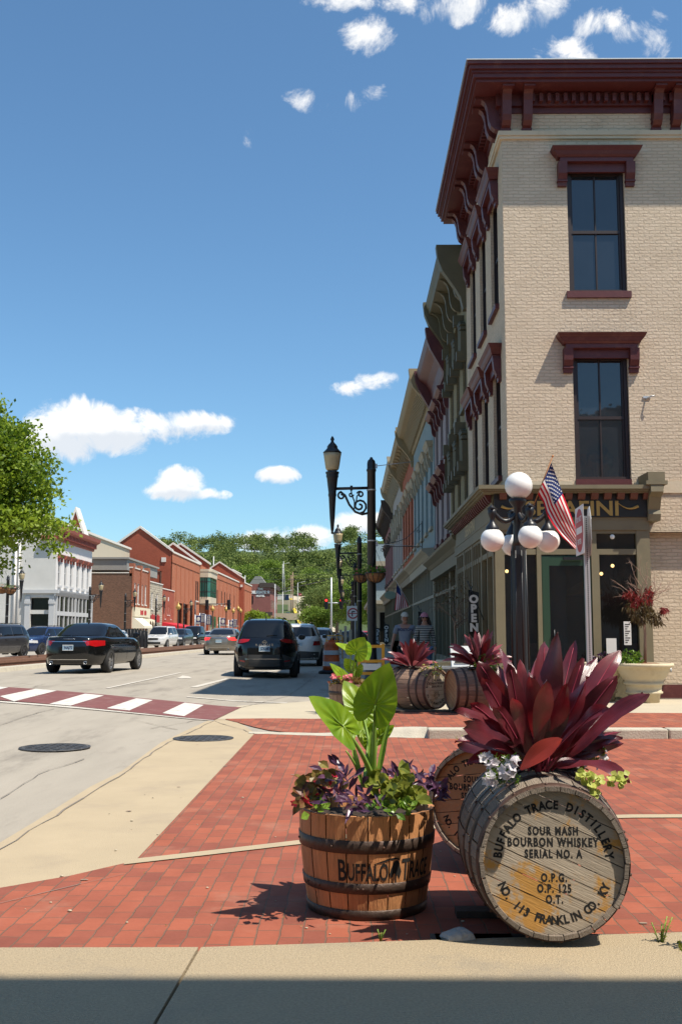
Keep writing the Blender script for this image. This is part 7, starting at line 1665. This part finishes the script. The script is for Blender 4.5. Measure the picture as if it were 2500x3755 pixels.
# ---------------- trees ----------------
def quadcloud(name,mat,parent,P,D,N,Ls,Ws,kind=None):
    """many pointed leaf quads at once: centres P, directions D, normals N (n,3)"""
    n=len(P); S_=np.cross(D,N); S_/=np.linalg.norm(S_,axis=1,keepdims=True)+1e-9
    V=np.stack([P-D*Ls[:,None]*.5,P+S_*Ws[:,None]*.5,P+D*Ls[:,None]*.5,P-S_*Ws[:,None]*.5],1).reshape(-1,3)
    me=bpy.data.meshes.new(name); me.vertices.add(4*n); me.vertices.foreach_set('co',V.astype(np.float32).ravel()); me.loops.add(4*n); me.loops.foreach_set('vertex_index',np.arange(4*n,dtype=np.int32)); me.polygons.add(n); me.polygons.foreach_set('loop_start',np.arange(0,4*n,4,dtype=np.int32)); me.polygons.foreach_set('loop_total',np.full(n,4,dtype=np.int32)); me.update(); me.validate()
    a=me.attributes.new('rnd','FLOAT','FACE'); a.data.foreach_set('value',rng.random(n).astype(np.float32)); me.materials.append(MATS[mat]); o=bpy.data.objects.new(name,me); COL.objects.link(o)
    if parent: o.parent=parent
    if kind: o['kind']=kind
    return o
def unit(n): v=rng.normal(size=(n,3)); return v/np.linalg.norm(v,axis=1,keepdims=True)
def crownpts(lobes,nclump,nleaf,cr):
    w=np.array([l[3]*l[4]*l[5] for l in lobes]); w=w/w.sum(); idx=rng.choice(len(lobes),nclump,p=w); L=np.array(lobes)[idx]
    u=unit(nclump); u[:,2]=np.where(rng.random(nclump)<.75,np.abs(u[:,2]),u[:,2]); r=rng.random(nclump)**.33*(.75+.32*rng.random(nclump)); C_=L[:,:3]+u*L[:,3:6]*r[:,None]
    ci=rng.integers(0,nclump,nleaf); P=C_[ci]+rng.normal(size=(nleaf,3))*cr*np.array([1,1,.6]); return P
def tree(name,label,loc,lobes,nclump,nleaf,cr,leaf,mat,trunk=(.25,4.),group=None,limbs=5):
    t=thing(name,label,'tree',loc,0,group); P=crownpts(lobes,nclump,nleaf,cr); D=unit(nleaf); N=unit(nleaf)+np.array([0,0,.8]); quadcloud('crown',mat,t,P,D,N,leaf*(.7+.6*rng.random(nleaf)),leaf*.62*(.7+.6*rng.random(nleaf)))
    m=MB(); r,h=trunk; m.tube([(0,0,0),(.1*r,0,h*.5),(0,0,h)],[r*1.3,r,r*.8],8)
    for k in range(limbs):
        l=lobes[k%len(lobes)]; m.tube([(0,0,h*.85),(l[0]*.5,l[1]*.5,h+(l[2]-h)*.6),(l[0]*.9,l[1]*.9,l[2]+.3*l[5])],[r*.6,r*.4,r*.15],6)
        a=random.uniform(0,6.28); m.tube([(0,0,h*.8),(math.cos(a)*l[3]*.5,math.sin(a)*l[3]*.5,l[2])],[r*.4,r*.12],5)
    m.build('trunk','bark',t); return t
tree('maple_tree','big bright green maple leaning into the picture at the left edge','' or (-17.0,40,0),[(0,0,8.2,4.2,4,3.1),(2.9,0,7.5,2.5,2.8,2.3),(3.5,-.4,5.2,2.5,2.4,1.5),(-2.5,0,7.5,3.5,3.5,2.8),(4.6,-.4,5.4,1.5,1.5,.8),(1.6,0,4.8,2.6,2.4,1.3),(1.5,0,9.3,2.4,2.2,1.5),(3.6,-.2,6.6,2.0,2,1.2)],1300,105000,.30,.19,'maple_green',(.28,4.))
# wooded hillside, one mass; then trees that stand out
P=[];Ls=[]
def hillmass():
    pts=[]
    for _ in range(620):
        y=rng.uniform(330,640); x=rng.uniform(-.36,.20)*y
        if -.0735*y-4<x<-.036*y+3 and y<455: continue
        z=hillz(x,y); H_=rng.uniform(9,14); r=rng.uniform(4,6.5); pts.append((x,y,z+H_*.46,r,r,H_*.52))
    return pts
hp_=hillmass(); n_=330000
w=np.array([1/(p[1]**.3) for p in hp_]); idx=rng.integers(0,len(hp_),n_); Lb=np.array(hp_)[idx]
cl=unit(len(hp_)*26).reshape(len(hp_),26,3); cl[:,:,2]=np.where(cl[:,:,2]<-.35,-cl[:,:,2],cl[:,:,2]); ck=rng.integers(0,26,n_); u=cl[idx,ck]
P=Lb[:,:3]+u*Lb[:,3:6]*(.72+.30*((ck%5)/5.))[:,None]+rng.normal(size=(n_,3))*np.array([1.15,1.15,.8])
quadcloud('wooded_hillside','hill_green',None,P,unit(n_),unit(n_)+np.array([0,-.3,.8]),.85*(.6+.8*rng.random(n_)),.7*(.6+.8*rng.random(n_)),kind='stuff')
m=MB()
for p in hp_[:200]: m.tube([(p[0],p[1],p[2]-7),(p[0],p[1],p[2])],[.3,.15],4)
tag(m.build('hillside_trunks','bark'),kind='stuff')
def btree(label,u,vt,Y,r,mat='bright_green',n=9000,z0=None,leaf=.34,squash=1.,name='leafy_tree'):
    p=AY(u,vt,Y); gz=hillz(p.x,Y); H_=p.z-gz; lob=[(0,0,H_*.62,r,r,H_*.36),(r*.45,-r*.2,H_*.48,r*.65,r*.65,H_*.25),(-r*.5,-.1*r,H_*.5,r*.6,r*.6,H_*.27),(0,0,H_*.82,r*.55,r*.55,H_*.17),(r*.1,0,H_*.36,r*.8,r*.8,H_*.2)]
    return tree(name,label,(p.x,Y,gz),lob,150,n,r*.13,leaf,mat,(r*.06,H_*.4),'trees at the foot of the hill')
btree('round bright green tree right of the hill road, behind the white estate car',1158,2222,215,4.0)
btree('round green shrubby tree at the hotel corner, beside the long brick building',938,2240,225,3.3,n=8000,mat='maple_green')
btree('tall dark green tree behind the pale signal mast',1235,2120,235,6.2,mat='hill_green',n=14000)
btree('bright tree seen between the second and third right lamp posts',1300,2115,210,5.2,n=13000)
btree('leafy tree between the nearest right lamp post and the shops',1375,2120,190,4.6,n=11000)
btree('tall green tree above the hill road, right side',1150,2085,470,8,mat='bright_green',n=11000,leaf=.5)
btree('olive green tree just left of the pale signal mast',1180,2140,275,6.,mat='hill_green',n=11000,leaf=.45)
btree('pointed pale green tree left of the utility poles',992,2045,460,7,mat='bright_green',n=11000,leaf=.55)
btree('green tree on the hill above the hotel roof',905,2070,380,9,mat='bright_green',n=10000,leaf=.6)
btree('small shrub in the planter by the silver saloon',785,2335,150,.9,n=900,leaf=.16,name='shrub')
btree('low bright bush beneath the level crossing poles',1025,2262,290,2.4,n=1800)
# hill road, banks and the far cars
m=MB()
pc=[(1190,284,4.2),(1168,300,4.5),(1140,345,4.3),(1112,400,4.0),(1100,440,3.6),(1098,475,3.4)]
Q=[(AY(u,2320,Y).x,Y,w_) for u,Y,w_ in pc]
for a,b in zip(Q,Q[1:]): m.poly([(a[0]-a[2],a[1],hillz(a[0]-a[2],a[1])+.5),(a[0]+a[2],a[1],hillz(a[0]+a[2],a[1])+.5),(b[0]+b[2],b[1],hillz(b[0]+b[2],b[1])+.5),(b[0]-b[2],b[1],hillz(b[0]-b[2],b[1])+.5)])
struct(m,'hill_road','sidewalk')
m=MB()
for a,b in zip(Q,Q[1:]): m.poly([(a[0]-a[2]-1.0,a[1],hillz(a[0]-a[2],a[1])+.7),(a[0]-a[2],a[1],hillz(a[0]-a[2],a[1])+.7),(b[0]-b[2],b[1],hillz(b[0]-b[2],b[1])+.7),(b[0]-b[2]-1.,b[1],hillz(b[0]-b[2],b[1])+.7)])
struct(m,'yellow_kerb','kerb_yellow')
for i,(u,Y,pm,lb) in enumerate(((1078,306,'car_white','white car coming down the lower hill road'),(1082,322,'car_charcoal','dark car second in line down the hill road'),(1090,336,'car_blue','dark blue car third in line on the hill road'),(1098,452,'car_red','reddish car near the top of the hill road'))):
    x=AY(u,2320,Y).x; car('hill_car',lb,pm,(x-3+ (3 if i==3 else 0),Y,hillz(x,Y)+.55),R(178),'suv',L=4.6,W=1.85,H=1.6,plate=None,tail='none',detail=False,group='cars on the hill road')
for i,(u,v0,v1,Y,w_,h_,mt_,lb) in enumerate(((1040,2182,2201,430,7,4,'white_wall','white trailer parked on the upper hillside lot'),(1050,2183,2201,425,2,2.6,'car_blue','blue portable toilet beside the white trailer'),(1040,2249,2254,300,9,.5,'sidewalk','pale retaining wall at the foot of the hill'),(1045,2202,2207,400,10,.6,'sidewalk','long pale retaining wall across the upper hillside'),(1072,2200,2238,372,3.,3.5,'sidewalk','pale steps climbing the bank by the hill road'))):
    p=AY(u,v1,Y); q_=AY(u,v0,Y); m=MB(); hh=q_.z-p.z
    m.box(-w_/2,w_/2,-1,1.5,-1.5,hh); 
    if i<2: m.box(-w_/2-.1,w_/2+.1,-1.1,1.6,hh,hh+.2)
    o=m.build(['trailer','portable_toilet','retaining_wall','retaining_wall','bank_steps'][i],mt_,None,loc=(p.x,Y,p.z)); tag(o,lb,['trailer','portable toilet','wall','wall','steps'][i])
t=thing('hill_house','dark slate roofed house among the trees above the hotel','building',tuple(AY(948,2136,352))); m=MB(); m.box(-2.2,2.2,-2,2,-5,-1); m.build('wall','beige_siding',t); m=MB(); m.prism([(-3.2,-1),(3.2,-1),(.9,2),(-.9,2)],'y',-2.4,2.4); m.build('roof','grey_band',t)
for x,lb in ((1.2,'cafe chair and table by the far shop doors, left one'),):
    p=AY(1400,2320,38); t=thing('cafe_table','black iron cafe tables and chairs outside the far shops','street furniture',(1.2,36,.12)); m=MB()
    for a in (0,.9): 
        m.lathe([(.35,.72),(.35,.75)],12,cx=a,cy=0); m.tube([(a,0,0),(a,0,.72)],.03,5)
        for s_ in (-1,1): m.box(a+s_*.45-.15,a+s_*.45+.15,.3,.6,.42,.46); m.box(a+s_*.45-.15,a+s_*.45+.15,.58,.61,.46,.9)
    m.build('frame','lamp_black',t)
for i,(x,y) in enumerate(((-.9,100),(.4,96),(-.3,90))):
    t=car('far_car',['red car at the far end of the street, left one','red car at the far end of the street, right one','grey car between the far red cars'][i],['car_red','car_red','car_grey'][i],(x+1.6 if i!=2 else x,y+20,.02),R(90),'suv',L=4.5,W=1.8,H=1.5,plate=None,tail='none',detail=False,group='cars at the end of the street')
p=thing('fence_posts','pale concrete posts standing beside the far crossing','posts',(-.6,75,.02)); m=MB()
for k in range(5): m2=MB(); m2.box(.35*k-.1,.35*k+.1,-.1,.1,0,1.5+.25*(k%2)); m2.build('post','sidewalk',p)
# lettering on the man's shirt belongs to him
sh=[o for o in COL.objects if o.name.startswith('shirt') and o.parent and 'left of the woman' in o.parent.get('label','')][0]
mm_.M=None; mm_.v=[((v[0]-mp_.x)/.92,(v[1]-23.6)/.92,(v[2]-.12)/.92) for v in mm_.v]; mm_.build('print','navy',sh)
